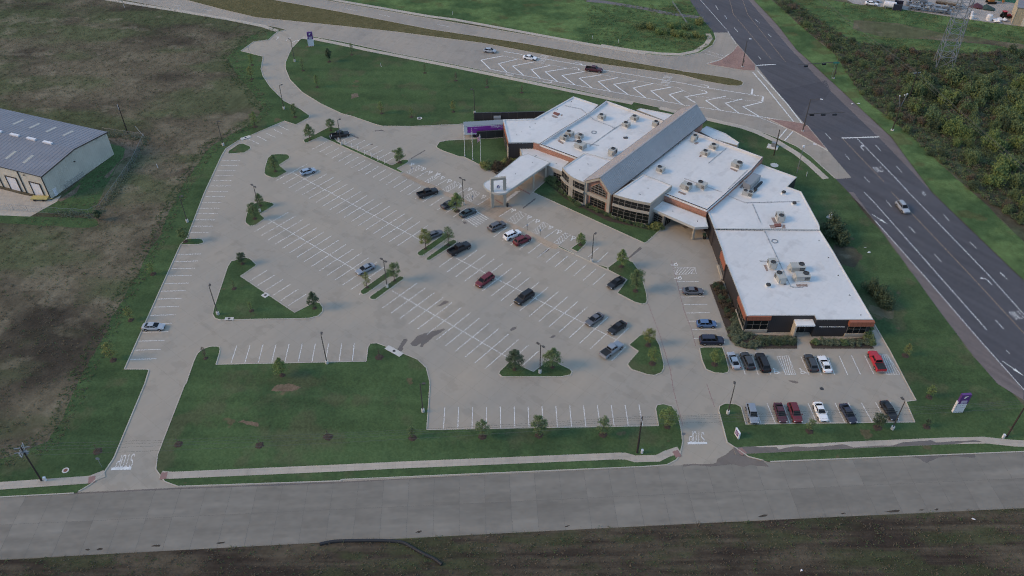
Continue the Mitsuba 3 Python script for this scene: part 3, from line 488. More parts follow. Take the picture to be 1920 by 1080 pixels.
def wheelchair(c, ang, s=1.3, m='paint_white'):
    ring = Point(0, -.15).buffer(.36).difference(Point(0, -.15).buffer(.24))
    g = unary_union([ring.difference(Polygon([(0, -.1), (1, -.1), (1, 1), (0, 1)])), Point(-.05, .72).buffer(.12), strip([(-.05, .6), (-.05, .1), (.3, .1), (.5, -.4), (.62, -.36)], .12), strip([(-.05, .4), (.25, .4)], .1)])
    g = affinity.translate(affinity.rotate(affinity.scale(g, s, s, origin=(0, 0)), math.degrees(ang), origin=(0, 0)), *c)
    part(lot, 'wheelchair_symbol', sheet(g, MZ), m)
for c in ((-27.81,197.50), (-24.35,195.05), (-22.34,193.27), (-20.20,192.33), (-18.81,190.62), (-16.87,188.99), (-13.62,186.31), (-11.13,184.84), (-7.32,181.31), (0.53,174.97), (0.53,174.95), (4.54,171.81), (6.64,170.19), (9.93,167.38), (11.95,165.54), (15.31,162.88)): wheelchair(c, math.radians(141))
for c in ((38.97,152.11), (39.08,147.12)): wheelchair(c, math.radians(90))
for c in ((54.27,116.98), (59.71,116.94)): wheelchair(c, math.radians(10))
pavement_text(lot, 'STOP', (-71.98,95.07), -math.pi / 2 + .11, 3.0, 3.0, 'paint_faded'); part(lot, 'stop_bar', sheet(strip([(-73.94,93.30),(-70.31,93.40)], .6), MZ), 'paint_white')
pavement_text(lot, 'STOP', (35.04,99.97), -math.pi / 2 - .18, 2.8, 2.8, 'paint_faded'); part(lot, 'stop_bar', sheet(strip([(33.05,98.58),(36.75,98.60)], .5), MZ), 'paint_white')
tan = P([(-30.42,192.04),(-29.71,193.18),(-25.27,189.81),(-21.07,187.00),(-17.44,183.89),(-13.69,181.19),(-9.19,177.33),(-5.81,180.59),(-5.05,176.44),(-1.52,176.24),(-0.05,175.89),(-3.29,172.16),(-1.12,170.40)] + [(1.43,168.22),(5.08,165.23),(8.01,162.66),(10.41,160.80),(11.68,159.84),(10.96,158.38),(9.35,158.79),(6.96,160.82),(2.07,164.84),(-0.94,167.82),(-5.56,171.89)] + [(-9.12,174.78),(-12.97,178.22),(-17.09,181.39),(-20.49,184.45),(-24.11,186.85)])
part(lot, 'tan_walk', sheet(tan.buffer(0), .010), 'tan_walk')
for i, q in enumerate(([(-24.53,123.80),(-23.87,125.95),(-23.24,127.31),(-22.57,127.03),(-22.73,125.94),(-23.38,124.76),(-23.12,124.06),(-23.80,123.26)], [(-21.84,125.83),(-21.11,127.02),(-20.63,128.12),(-17.84,129.49),(-14.99,130.31),(-14.60,130.20),(-16.05,128.64),(-16.97,127.98),(-17.66,126.89),(-18.71,125.64),(-19.19,124.57),(-19.78,124.84),(-19.49,125.92),(-20.55,124.95),(-21.32,125.06)], [(-0.63,129.76),(0.15,130.66),(1.05,130.94),(0.93,130.31),(-0.05,129.53)], [(8.08,127.37),(8.80,128.13),(9.48,128.02),(8.95,127.25)], [(6.04,155.11),(8.30,158.23),(9.27,158.72),(8.93,157.87),(7.37,156.34)], [(-17.23,137.60),(-16.09,138.50),(-15.36,139.70),(-14.12,139.21),(-14.89,138.61),(-15.85,137.89)], [(-41.26,215.97),(-40.33,216.52),(-38.78,216.82),(-37.27,215.86),(-38.70,216.18),(-40.26,215.96)], [(-48.49,215.26),(-47.13,214.08),(-44.70,212.20),(-44.94,211.74),(-46.11,212.45),(-47.47,213.69)], [(56.09,114.64),(57.33,114.53),(58.26,113.94),(57.64,113.65),(56.66,114.05)], [(-41.11,208.68),(-40.44,208.75),(-39.90,208.29),(-40.55,208.07)], [(-12.50,170.18),(-11.52,169.94),(-11.22,169.35),(-12.18,169.12)])):
    part(lot, 'water_stain', sheet(wobble(P(q), .18, .35, 1.2, i), .0105), 'wet_concrete')
for q in ([(-28.52,200.69),(-24.92,205.14),(-24.72,204.80),(-28.34,200.41)], [(2.89,176.03),(6.22,180.42),(6.45,180.14),(3.08,175.69)], [(43.16,167.59),(43.99,168.01),(44.69,167.16),(43.75,166.60)], [(28.14,155.07),(31.42,159.11),(31.78,158.54),(28.41,154.79)]):
    part(lot, 'trench_drain', sheet(P(q).buffer(.05), .011), 'wet_concrete')
wet = wobble(P([(31.32,93.67),(37.58,93.80),(38.13,94.93),(39.98,95.95),(41.68,97.72),(49.63,97.42),(49.82,96.84),(52.70,97.66),(56.64,97.38),(58.71,97.62),(62.21,98.10),(63.95,97.25),(68.09,97.65),(71.45,97.71),(73.73,98.45),(79.29,98.93),(79.76,98.42),(84.20,98.60),(87.72,98.96),(88.80,98.36),(85.79,98.38),(81.52,97.77),(76.43,97.59),(71.91,97.12),(65.12,96.75),(55.00,96.27),(45.61,95.91),(46.73,93.66),(47.23,93.02),(43.74,93.48),(42.30,92.89),(40.49,93.62),(36.14,93.12),(33.27,93.54),(31.23,93.11)]), .25, .5, 1.5).intersection(unary_union([STREET, PROPERTY, SWALK[-1]]))
wk = SWALK[-1]
ground_piece('wet_pavement', cat([sheet(wet.intersection(wk), LAWN_Z + .036), sheet(wet.difference(wk), .014)]), 'wet_concrete', 'dark water stains round the east driveway and sidewalk')
gut = wobble(P([(-91.54,87.16),(-72.83,88.04),(-60.30,88.72),(-31.05,89.86)] + [(-5.36,91.50),(1.14,92.02),(1.14,92.22),(-31.14,90.44)] + [(-31.11,90.21),(-73.00,88.49),(-78.25,88.03),(-91.65,87.39)]), .12, .8, 2.5).intersection(STREET)
ground_piece('wet_pavement', sheet(gut.union(wobble(P([(73.87,95.21),(85.96,95.67),(85.94,94.85),(83.06,95.07),(81.88,95.40),(79.08,95.01),(76.25,93.69),(75.33,94.71)]), .2, .6, 1.5).intersection(STREET)), .014), 'wet_concrete', 'dark wet gutter line along the street kerb')
for i, (c, a) in enumerate((((-76.52,90.83), .3), ((-63.71,91.61), .1), ((30.60,96.00), .3), ((42.81,96.47), .5))):
    solo('tactile_ramp', box((c[0], c[1], LAWN_Z + .034), (1.2, 1.5, .02), a), 'ramp_red', 'red tactile ramp pad ' + ['on the sidewalk left of the west driveway', 'on the sidewalk right of the west driveway', 'on the sidewalk left of the east driveway', 'on the wet sidewalk right of the east driveway'][i], 'ramp pad')

mat('paint_red', (.25, .165, .16), .8)
for q in ([(38.30,153.62),(38.40,145.59),(38.45,135.84),(39.04,130.05),(39.11,124.53)], [(30.63,138.76),(31.90,128.30),(32.62,117.69)] + [(32.45,111.78),(32.86,102.81)], [(39.42,113.67),(39.86,107.50)]): mark(lot, q, .13, 'paint_red', 'fire_lane_line')
for q, sd_ in (([(-48.52,112.31),(-47.85,114.25),(-44.91,113.99),(-42.60,113.24),(-44.16,112.05),(-46.36,112.30)], 31), ([(-53.48,104.24),(-52.40,104.77),(-49.80,104.00),(-49.30,103.33),(-51.74,103.48)], 32), ([(-51.11,239.54),(-49.21,240.13),(-48.30,237.71),(-50.39,236.55)], 33)):
    ground_piece('worn_patch', sheet(wobble(P(q), .95, .25, 1.3, sd_), LAWN_Z + .006), 'dirt_red' if sd_ < 33 else 'dirt', 'bare reddish earth patch in the lawn')
mat('dirt_red', tex(lambda p, n, uv: mix((.12, .09, .06), (.20, .15, .105), fbm(p.x / .8, p.y / .8, 3., 5)) * (.7 + .6 * fbm(p.x / .25, p.y / .25, 5., 3))), 1.0)

for q in ([(1.57,185.51),(1.84,185.66),(5.10,182.60),(4.83,182.19)], [(-4.47,179.87),(-4.20,180.02),(-2.26,178.09),(-2.43,177.70)], [(-0.77,176.98),(-0.59,177.22),(0.10,176.46),(-0.07,176.16)]):
    part(lot, 'tactile_band', sheet(P(q), .0115), 'ramp_red')
for i in range(6): stall(line_pt_((-1.30,180.31), (-1.56,178.61), i / 5), line_pt_((1.20,183.75), (2.45,184.05), i / 5), 'paint_faded', .18)
for i, q in enumerate(([(79.01,159.44),(83.61,158.83),(84.80,155.18),(81.04,150.79),(78.40,151.81),(77.52,155.93)], [(80.30,137.79),(82.48,136.57),(85.87,137.14),(83.81,132.46),(81.47,133.63),(79.90,134.81)])):
    ground_piece('worn_patch', sheet(wobble(P(q), .8, .5, 2.0, 40 + i), LAWN_Z + .006), 'meadow', 'thin brown patch in the lawn behind the fitness wing')

# ================================================================ CLINIC BUILDING
def seam_roof(p, n, uv):
    x, y = p.x * CA + p.y * SA, -p.x * SA + p.y * CA
    big = fbm(x / 6, y / 8, 2., 5); st = smoothstep(.56, .75, fbm(x / 2.2, y / 2.8, 7., 5)); fine = fbm(x / .5, y / .5, 3., 3)
    return mi.Color3f(.60, .60, .595) * (1 + .16 * (big - .5) + .08 * (fine - .5) - .10 * st - .05 * joints(x, y, 3.05, .08))
mat('membrane', tex(seam_roof), .6)
mat('coping_dark', (.06, .06, .065), .5)
mat('coping_light', (.42, .42, .39), .5)
def rib_panel(base, pitch=.3, depth=.25):
    def fn(p, n, uv):
        t = p.x * -n.y + p.y * n.x
        r = dr.abs(t / pitch - dr.floor(t / pitch) - .5) * 2
        return mi.Color3f(*base) * ((1 - depth) + depth * smoothstep(.05, .25, r)) * (.9 + .2 * fbm(t / 1.5, p.z / 3, 2., 3))
    return tex(fn)
mat('panel_brown', rib_panel((.036, .033, .035), .42), .55)
mat('panel_orange', rib_panel((.27, .095, .055), .9, .2), .6)
def brick(base, mort):
    def fn(p, n, uv):
        t = p.x * -n.y + p.y * n.x
        row = dr.floor(p.z / .085); x = t / .25 + .5 * (row - 2 * dr.floor(row / 2))
        r = cell_rand(dr.floor(x), row, 2)
        c = mi.Color3f(*base) * (.75 + .5 * r)
        m = 1 - smoothstep(.0, .1, dr.abs(p.z / .085 - row - .5) * -1 + .5)
        return mix(c, mort, m * .6) * (.85 + .3 * fbm(t / 2, p.z / 1., 3., 4))
    return tex(fn)
mat('brick_wall', brick((.34, .17, .12), (.36, .31, .27)), .9)
mat('stone_beige', tex(lambda p, n, uv: mi.Color3f(.36, .33, .275) * (.85 + .3 * fbm(p.x / .8, p.y / .8, p.z / .8, 4))), .85)
mat('stucco_grey', tex(lambda p, n, uv: mi.Color3f(.30, .285, .255) * (.85 + .3 * fbm(p.x / 1.5, p.y / 1.5, p.z / 1.5, 4))), .85)
mat('glass_dark', (.010, .011, .012), .06, specular=.45)
mat('frame_metal', (.26, .24, .21), .5)
mat('metal_roof', tex(lambda p, n, uv: mi.Color3f(.36, .335, .325) * (.9 + .2 * fbm(p.x / 3, p.y / 3, 1., 4))), .45, metallic=.2)
mat('rtu_paint', tex(lambda p, n, uv: mi.Color3f(.37, .375, .35) * (.85 + .3 * fbm(p.x / .6, p.y / .6, p.z / .6, 4))), .6)
mat('rtu_dark', (.045, .047, .05), .7)
mat('galvanised', (.25, .27, .29), .5, metallic=.3)
mat('pad_brown', tex(lambda p, n, uv: mi.Color3f(.26, .205, .185) * (.7 + .6 * fbm(p.x / .4, p.y / .4, 2., 4))), .9)
mat('rust_red', (.20, .085, .07), .8)
mat('white_paint', (.70, .70, .69), .5)
mat('black_paint', (.022, .022, .024), .5)
mat('bronze', (.075, .068, .062), .5)
mat('purple', (.11, .045, .18), .45)
mat('trailer_purple', (.27, .05, .33), .45)
mat('lilac', (.42, .36, .48), .5)

B = thing('clinic_building', 'sprawling single-storey clinic with white flat roofs, dark panels, brick and a long grey gable roof', 'building')
def volume(pts, z, wall, base=0.0, par=.30, pw=.32, cop='coping_light', name='wall', no_par=None):
    g = P(pts)
    part(B, name, prism(g, base, z - par), wall)
    r = g.difference(g.buffer(-pw, join_style='mitre'))
    if no_par is not None: r = r.difference(no_par)
    part(B, 'parapet', prism(r, z - par, z), 'membrane')
    part(B, 'roof', sheet(g.buffer(.005, join_style='mitre'), z - par + .004), 'membrane')
    trim = g.buffer(.05, join_style='mitre').difference(g.buffer(-.10, join_style='mitre'))
    if no_par is not None: trim = trim.difference(no_par)
    part(B, 'coping', prism(trim, z - .14, z + .025), cop)
    return g
def outward(p0, p1, away):
    """unit normal of the wall p0-p1 pointing away from the point given"""
    p0, p1 = np.array(p0, float), np.array(p1, float)
    d = (p1 - p0) / np.linalg.norm(p1 - p0); n = np.array([d[1], -d[0]])
    return d, (n if n @ (p0 - np.array(away)) > 0 else -n)
def clad(p0, p1, away, z0, z1, m, name='wall_panel', th=.10, off=.0):
    d, n = outward(p0, p1, away)
    a, b = np.array(p0) + n * (off + th / 2), np.array(p1) + n * (off + th / 2)
    zc = (z0 + z1) / 2
    return part(B, name, bar([*a, zc], [*b, zc], th, z1 - z0), m)
def window(p0, p1, away, z0, z1, cols, rows, name='window', off=.0, fw=.055):
    """glazing with its frame: every pane a sub-part"""
    d, n = outward(p0, p1, away); p0, p1 = np.array(p0), np.array(p1); L = np.linalg.norm(p1 - p0)
    ms = []
    for i in range(cols + 1):
        t = min(max(i * L / cols, fw / 2), L - fw / 2)
        q = p0 + d * t + n * (off + .035)
        ms.append(bar([*(q - d * fw / 2), (z0 + z1) / 2], [*(q + d * fw / 2), (z0 + z1) / 2], .07, z1 - z0))
    for j in range(rows + 1):
        z = min(max(z0 + (z1 - z0) * j / rows, z0 + fw / 2), z1 - fw / 2)
        ms.append(bar([*(p0 + n * (off + .03)), z], [*(p1 + n * (off + .03)), z], .055, fw))
    w = part(B, name, cat(ms), 'frame_metal')
    for i in range(cols):
        for j in range(rows):
            a, b = p0 + d * (i * L / cols + fw / 2) + n * (off + .02), p0 + d * ((i + 1) * L / cols - fw / 2) + n * (off + .02)
            za, zb = z0 + (z1 - z0) * j / rows + fw / 2, z0 + (z1 - z0) * (j + 1) / rows - fw / 2
            part(w, 'pane', bar([*a, (za + zb) / 2], [*b, (za + zb) / 2], .03, zb - za), 'glass_dark')
    return w
def line_pt(a, b, t): return tuple(np.array(a) * (1 - t) + np.array(b) * t)

# --- north west wing
nw = [(-2.38,211.30),(6.66,211.73),(18.76,225.17),(25.82,219.92),(23.53,215.78),(13.91,205.04),(7.84,197.71),(6.15,198.63),(-0.74,198.50)]
V1 = volume(nw, 6.3, 'panel_brown', cop='coping_light')
c = tuple(np.array(V1.centroid.coords[0]))
pW0, pW1 = nw[0], nw[8]
window(line_pt(pW0, pW1, .30), line_pt(pW0, pW1, .44), c, .6, 4.6, 1, 3, off=.02); window(line_pt(pW0, pW1, .66), line_pt(pW0, pW1, .80), c, .6, 4.6, 1, 3, off=.02)
clad(line_pt(pW0, pW1, .05), line_pt(pW0, pW1, .95), c, 4.7, 5.9, 'panel_orange'); clad(line_pt(pW0, pW1, .84), line_pt(pW0, pW1, .98), c, .1, 4.6, 'stone_beige')
clad(nw[6], nw[7], c, 3.4, 6.1, 'brick_wall', 'brick_wall')
# --- main block
mn = [(7.83,197.37),(13.89,204.69),(23.50,215.51),(28.38,222.17)] + [(44.52,209.25),(51.89,203.33)] + [(56.28,199.54),(67.60,189.94),(63.15,183.61),(53.73,172.27)] + [(48.07,165.69),(38.70,172.97)] + [(17.26,190.43)]
V2 = volume(mn, 6.5, 'brick_wall', par=.75, pw=.28, cop='coping_dark')
# --- south east link and fitness wing
se = [(53.88,172.99),(63.68,184.81),(66.82,188.28),(74.70,181.89),(71.11,177.45),(74.06,175.03),(74.52,161.71)] + [(74.42,160.05),(74.10,158.79),(48.91,159.46),(48.59,166.80)] + [(48.52,166.73)]
V8 = volume(se, 5.3, 'panel_brown', par=.22, pw=.25)
ft = [(49.01,159.73),(74.24,159.01),(74.97,150.77),(75.28,144.53)] + [(76.39,127.31),(64.51,127.37),(64.43,128.73),(50.73,128.77),(49.98,128.60),(49.80,135.27)] + [(49.34,146.08),(49.11,146.18),(49.26,151.55)]
V9 = volume(ft, 5.0, 'panel_brown', par=.16, pw=.25)
cf = tuple(np.array(V9.centroid.coords[0]))
swc, sec = (49.98,128.60), (76.39,127.31)
fr1, fr0, frr = (50.73,128.77), (64.43,128.73), (64.51,127.37)
# south front: glazed corner left, door, glazed corner right
Ls = np.linalg.norm(np.subtract(fr0, fr1))
wa, wb = line_pt(fr1, fr0, -.04), line_pt(fr1, fr0, .33)
clad(wa, wb, cf, 3.75, 4.86, 'panel_orange', th=.35); window(wa, line_pt(fr1, fr0, .31), cf, .95, 3.7, 3, 2, off=.02); clad(wa, line_pt(fr1, fr0, .32), cf, .1, .95, 'stone_beige', th=.25)
swa, swb = swc, (49.80,135.27)
clad(swa, swb, cf, 3.75, 4.86, 'panel_orange', th=.35); window(line_pt(swa, swb, .02), line_pt(swa, swb, .92), cf, .95, 3.7, 4, 2, off=.02); clad(swa, swb, cf, .1, .95, 'stone_beige', th=.2)
ra, rb = line_pt(frr, sec, .58), line_pt(frr, sec, 1.0)
clad(ra, line_pt(frr, sec, 1.02), cf, 3.6, 4.86, 'panel_orange', th=.8); window(line_pt(frr, sec, .60), line_pt(frr, sec, .94), cf, .95, 3.55, 3, 2, off=.02); clad(line_pt(frr, sec, .58), line_pt(frr, sec, .96), cf, .1, .95, 'stone_beige', th=.25)
# orange strip with a recessed window on the west side
o0, o1 = (49.21,151.31), (49.21,146.18)
clad(o0, o1, cf, 2.9, 4.86, 'panel_orange', th=.3); window(line_pt(o0, o1, .1), line_pt(o0, o1, .9), cf, .7, 2.8, 2, 2, off=.02)
clad(o0, line_pt(o0, o1, 1.0), cf, .1, .65, 'stone_beige', th=.5)
# canopied door of the fitness wing
dd, dn = outward(fr1, fr0, cf)
ea = np.array(line_pt(fr1, fr0, .70)); eb = np.array(fr0) - dd * .1
part(B, 'entrance_wall', cat([bar([*(ea + dn * .9), 1.75], [*(ea + dn * .9 + dd * .35), 1.75], 1.8, 3.5)]), 'stone_beige')
part(B, 'entrance_canopy', bar([*(ea + dn * .95), 3.65], [*(eb + dn * .95), 3.65], 2.0, .34), 'white_paint')
clad(ea + dd * .4, eb, cf, 2.55, 3.45, 'panel_orange', th=.12)
dw = window(ea + dd * .5, ea + dd * 2.9, cf, .05, 2.5, 2, 1, name='door', off=.05)
part(dw, 'handle', tube([*(ea + dd * 1.6 + dn * .22), .9], [*(ea + dd * 1.6 + dn * .22), 1.4], .02), 'galvanised')
# lettering on the dark wall
def wall_text(text, a, d, n, z, h, m, name='lettering', depth=.05, parent=None):
    tm = text_mesh(text, h, depth)
    v = np.array(tm.vertices); v[:, 0] -= v[:, 0].min(); v[:, 1] -= v[:, 1].min()
    ext = v.max(0) - v.min(0)
    if ext[2] > ext[1]: v = v[:, [0, 2, 1]]
    W = np.outer(v[:, 0], [d[0], d[1], 0]) + np.outer(v[:, 1], [0, 0, 1.0]) + np.outer(v[:, 2], [n[0], n[1], 0]) + np.array([a[0], a[1], z])
    t2 = trimesh.Trimesh(W, np.array(tm.faces), process=False)
    return part(parent or B, name, cat([t2]), m)
rd, rn = outward(frr, sec, cf)
wall_text('Health & Fitness Center', np.array(frr) + rd * 1.0 + rn * .03, rd, rn, 2.75, .36, 'white_paint')

# --- gable hall: local axes u along its front, v towards the back
GO = np.array([22.1, 175.15]); GU = np.array([CA, SA]); GV = np.array([-SA, CA])
def G(u, v, z): q = GO + GU * u + GV * v; return [float(q[0]), float(q[1]), float(z)]
HW, GL = 3.95, 48.6
EL, ER, RU, RG = 7.35, 6.75, .45, 10.15        # left eave, right eave, where the ridge runs, its height
EV = ER
def gm(vs, fs): return trimesh.Trimesh(np.array(vs), fs, process=False)
body = gm([G(u, v, z) for v in (.35, GL - 1) for u, z in ((-HW + .2, 0), (HW - .2, 0), (HW - .2, ER - .05), (RU, RG - .2), (-HW + .2, EL - .05))], [[0, 1, 2], [0, 2, 3], [0, 3, 4], [5, 7, 6], [5, 8, 7], [5, 9, 8], [1, 6, 7], [1, 7, 2], [0, 4, 9], [0, 9, 5]])
part(B, 'gable_wall', body, 'brick_wall')
for s in (-1, 1):
    OV = .35; EV = EL if s < 0 else ER; run = HW - s * RU; sl = (RG - EV) / run
    a = [(RU, RG), (s * (HW + OV), EV - OV * sl)]
    vs = [G(u, v, z + dz) for dz in (.0, .16) for v in (-.45, GL) for u, z in a]
    slab = gm(vs, [[0, 1, 3], [0, 3, 2], [4, 7, 5], [4, 6, 7], [0, 4, 5], [0, 5, 1], [2, 3, 7], [2, 7, 6], [1, 5, 7], [1, 7, 3], [0, 2, 6], [0, 6, 4]])
    if s < 0: slab.invert()
    gr = part(B, 'gable_roof', slab, 'metal_roof')
    # standing seams of folded sheet
    part(gr, 'seam', cat([bar(np.array(G(RU, v, RG + .19)), np.array(G(s * (HW + OV), v, EV - OV * sl + .19)), .05, .06) for v in np.arange(0, GL, .62)]), 'metal_roof')
    part(gr, 'eave_gutter', bar(G(s * (HW + OV + .06), -.3, EV - OV * sl + .02), G(s * (HW + OV + .06), GL, EV - OV * sl + .02), .14, .16), 'bronze')
    # beige rake of the front gable and the corner columns
    part(B, 'gable_rake', bar(G(RU, -.12, RG - .45), G(s * (HW - .1), -.12, EV - .42), .62, .55), 'stone_beige')
    part(B, 'column', box(G(s * (HW - .38), -.15, EV / 2 - .15), (.85, .75, EV - .1), math.atan2(SA, CA)), 'stone_beige')
for v in (9, 17, 25, 33, 41): part(B, 'downspout', tube(G(HW + .38, v, 6.2), G(HW + .38, v, 5.6), .06), 'bronze')
part(B, 'ridge_cap', bar(G(RU, -.45, RG + .2), G(RU, GL, RG + .2), .4, .08), 'metal_roof')
part(B, 'gable_band', box(G(0, -.12, 3.95), (2 * HW - 1.6, .5, .85), math.atan2(SA, CA)), 'stone_beige')
away = tuple(GO + GV * 10)
def gp(u, v): return tuple(GO + GU * u + GV * v)
window(gp(-2.35, .33), gp(2.35, .33), away, .5, 3.5, 4, 4)
for u in (-2.75, 2.75): part(B, 'brick_pier', box(G(u, .22, 1.75), (.75, .3, 3.5), math.atan2(SA, CA)), 'brick_wall')
# upper five-sided window: pane columns that follow the slope
ub_ = [-2.3, -1.15, 0, 1.15, 2.3]
pw = part(B, 'window', cat([bar(G(u, .25, 4.5), G(u, .25, 5.95 + (2.3 - abs(u)) * .86), .12, .1) for u in ub_] + [bar(G(-2.3 + max(0, (z - 5.95) / .86), .25, z), G(2.3 - max(0, (z - 5.95) / .86), .25, z), .11, .09) for z in (4.5, 5.2, 5.9, 6.6, 7.3)] + [bar(G(s * 2.3, .25, 5.95), G(0, .25, 7.93), .12, .1) for s in (-1, 1)]), 'frame_metal')
for i in range(4):
    u0, u1 = ub_[i] + .05, ub_[i + 1] - .05
    for z0, z1 in ((4.55, 5.15), (5.25, 5.85)):
        part(pw, 'pane', bar(G(u0, .33, (z0 + z1) / 2), G(u1, .33, (z0 + z1) / 2), .03, z1 - z0), 'glass_dark')
    zt0, zt1 = 5.9 + (2.3 - abs(u0)) * .86, 5.9 + (2.3 - abs(u1)) * .86
    q = [G(u0, .32, 5.95), G(u1, .32, 5.95), G(u1, .32, max(zt1, 5.97)), G(u0, .32, max(zt0, 5.97))]
    part(pw, 'pane', gm(q + [[x + GV[0] * .03, y + GV[1] * .03, z] for x, y, z in q], [[0, 1, 2], [0, 2, 3], [4, 6, 5], [4, 7, 6], [0, 3, 7], [0, 7, 4], [1, 5, 6], [1, 6, 2], [2, 6, 7], [2, 7, 3], [0, 4, 5], [0, 5, 1]]), 'glass_dark')
# north end window strip of the gable
part(B, 'gable_band', box(G(0, GL - .9, 5.2), (2 * HW - .6, .4, .5), math.atan2(SA, CA)), 'stone_beige')

# --- the two curved front bays
def bay(curve, back, zt, cols_total, nseg):
    cv = chaikin(curve, 2)
    g = P(list(cv) + list(back))
    part(B, 'bay_wall', prism(g.buffer(-.05), 0, zt - .2), 'stucco_grey')
    part(B, 'parapet', prism(g.difference(g.buffer(-.3)), zt - .25, zt), 'membrane')
    part(B, 'roof', sheet(g.buffer(-.02), zt - .19), 'membrane')
    part(B, 'fascia', prism(g.buffer(.06).difference(g.buffer(-.12)), zt - .62, zt + .02), 'stone_beige')
    L = LineString(cv); ce = g.centroid.coords[0]
    n = nseg; tot = L.length
    pts = [L.interpolate(tot * i / n).coords[0] for i in range(n + 1)]
    for i in range(n):
        a, b = pts[i], pts[i + 1]; k = cols_total // n
        window(a, b, ce, zt - 2.6, zt - .65, k, 2, off=.0); window(a, b, ce, .75, zt - 3.1, k, 3, off=.0)
        clad(a, b, ce, 0, .75, 'stone_beige', 'plinth', th=.16)
        clad(a, b, ce, zt - 3.08, zt - 2.62, 'stone_beige', 'light_shelf', th=.55)
    return g
wb_c = [(18.77,176.96),(16.29,178.85),(14.68,180.91),(13.37,184.10)]
bay(wb_c, [(19.75,191.41),(27.11,187.63)], 7.1, 6, 3)
eb_c = [(25.63,171.60),(27.44,170.49),(29.81,169.30),(32.18,168.32),(34.39,167.58)]
bay(eb_c, [(40.85,175.38),(34.22,180.74)], 7.1, 6, 3)
# --- low link roof, entrance canopy
lk = [(2.33,198.84),(6.23,199.16),(15.75,191.58),(13.69,188.41),(13.71,186.43),(10.40,189.17),(6.70,192.18),(3.10,194.27)]
volume(lk, 4.3, 'stucco_grey', par=.12, pw=.2, cop='stone_beige')
la, lb = lk[5], lk[4]; lc = tuple(np.mean(lk, axis=0))
window(line_pt(la, lb, .30), line_pt(la, lb, .95), lc, .4, 3.2, 3, 4, off=.02)
cp = P([(2.36,193.41),(4.57,194.77),(10.51,190.13),(-1.50,175.55)] + chaikin([(-1.50,175.55),(-3.12,175.17),(-5.18,175.95),(-6.76,177.65),(-7.41,179.61),(-7.08,180.55),(-5.46,182.12)], 2) + [(-3.82,184.19)])
part(B, 'canopy_roof', prism(cp.buffer(-.02), 4.45, 4.94), 'stone_beige')
part(B, 'canopy_membrane', sheet(cp.buffer(-.12), 4.95), 'membrane')
part(B, 'canopy_edge', prism(cp.difference(cp.buffer(-.2)), 4.5, 5.02), 'coping_light')
pA, pB = np.array((-4.98,176.50)), np.array((-1.78,177.08))
pd = (pB - pA) / np.linalg.norm(pB - pA); pang = math.atan2(pd[1], pd[0])
PH = 8.3
part(B, 'portal', cat([box((*pA, PH / 2), (.75, .75, PH), pang), box((*pB, PH / 2), (.75, .75, PH), pang), bar([*(pA - pd * .37), PH + .3], [*(pB + pd * .37), PH + .3], .75, .62)]), 'stone_beige')
for c0 in ((5.89,184.41), (9.26,188.53), (1.22,186.64)): part(B, 'canopy_column', box((c0[0], c0[1], 2.2), (.4, .4, 4.5), pang), 'stone_beige')
# emblem standing on the canopy between the portal posts
em = part(B, 'emblem', cat([tube([*((pA + pB) / 2 + [0, .25]), 6.0], [*((pA + pB) / 2 + [.02, -.05]), 6.0], .42, n=20)]), 'purple')
part(em, 'emblem_swirl', cat([bar([*((pA + pB) / 2 + np.array(pd) * a + [0, -.12]), 6.0 + z], [*((pA + pB) / 2 + np.array(pd) * b + [0, -.12]), 6.0 + w], .06, .16) for a, z, b, w in ((-.6, -.35, .05, -.1), (.05, -.1, .75, .3), (-.2, .1, .25, .35))]), 'white_paint')
# --- east entrance canopy
ec = [(38.22,172.63),(35.21,169.08),(44.62,161.12),(47.91,161.37),(48.04,165.17)]
G7 = P(ec)
part(B, 'canopy_roof', prism(G7.buffer(-.02), 3.75, 4.34), 'stone_beige'); part(B, 'canopy_membrane', sheet(G7.buffer(-.1), 4.35), 'membrane'); part(B, 'canopy_edge', prism(G7.difference(G7.buffer(-.16)), 3.8, 4.42), 'coping_light')
cc = (44.84,162.15); part(B, 'canopy_column', box((*cc, 1.9), (.5, .5, 3.8), pang), 'stone_beige')
part(B, 'link_wall', prism(P([(35.81,169.37), (38.04,167.21), (40.91,169.99), (47.62,165.47), (38.66,172.67)]).buffer(-.05), 0, 3.74), 'stucco_grey')
window((35.95,169.17), (37.82,167.41), (40.54,171.13), .6, 3.2, 2, 4, off=.04)
window(line_pt((38.25,167.44), (40.81,169.91), .1), line_pt((38.25,167.44), (40.81,169.91), .8), (37.17,171.16), .05, 2.6, 3, 1, name='door', off=.06)
# --- two low covered entries on the far side
for q in ([(37.74,221.79),(38.91,222.69),(49.26,218.28),(45.82,214.45)], [(54.15,208.94),(56.88,211.80),(61.46,207.54)] + [(64.30,202.38),(63.43,200.86),(57.65,204.37)]):
    volume(q, 3.6, 'stucco_grey', par=.15, pw=.2)
# --- walls of the far side: brick return
clad((67.60,189.94), (63.15,183.61), V2.centroid.coords[0], 5.2, 6.3, 'brick_wall', 'brick_wall', th=.06)
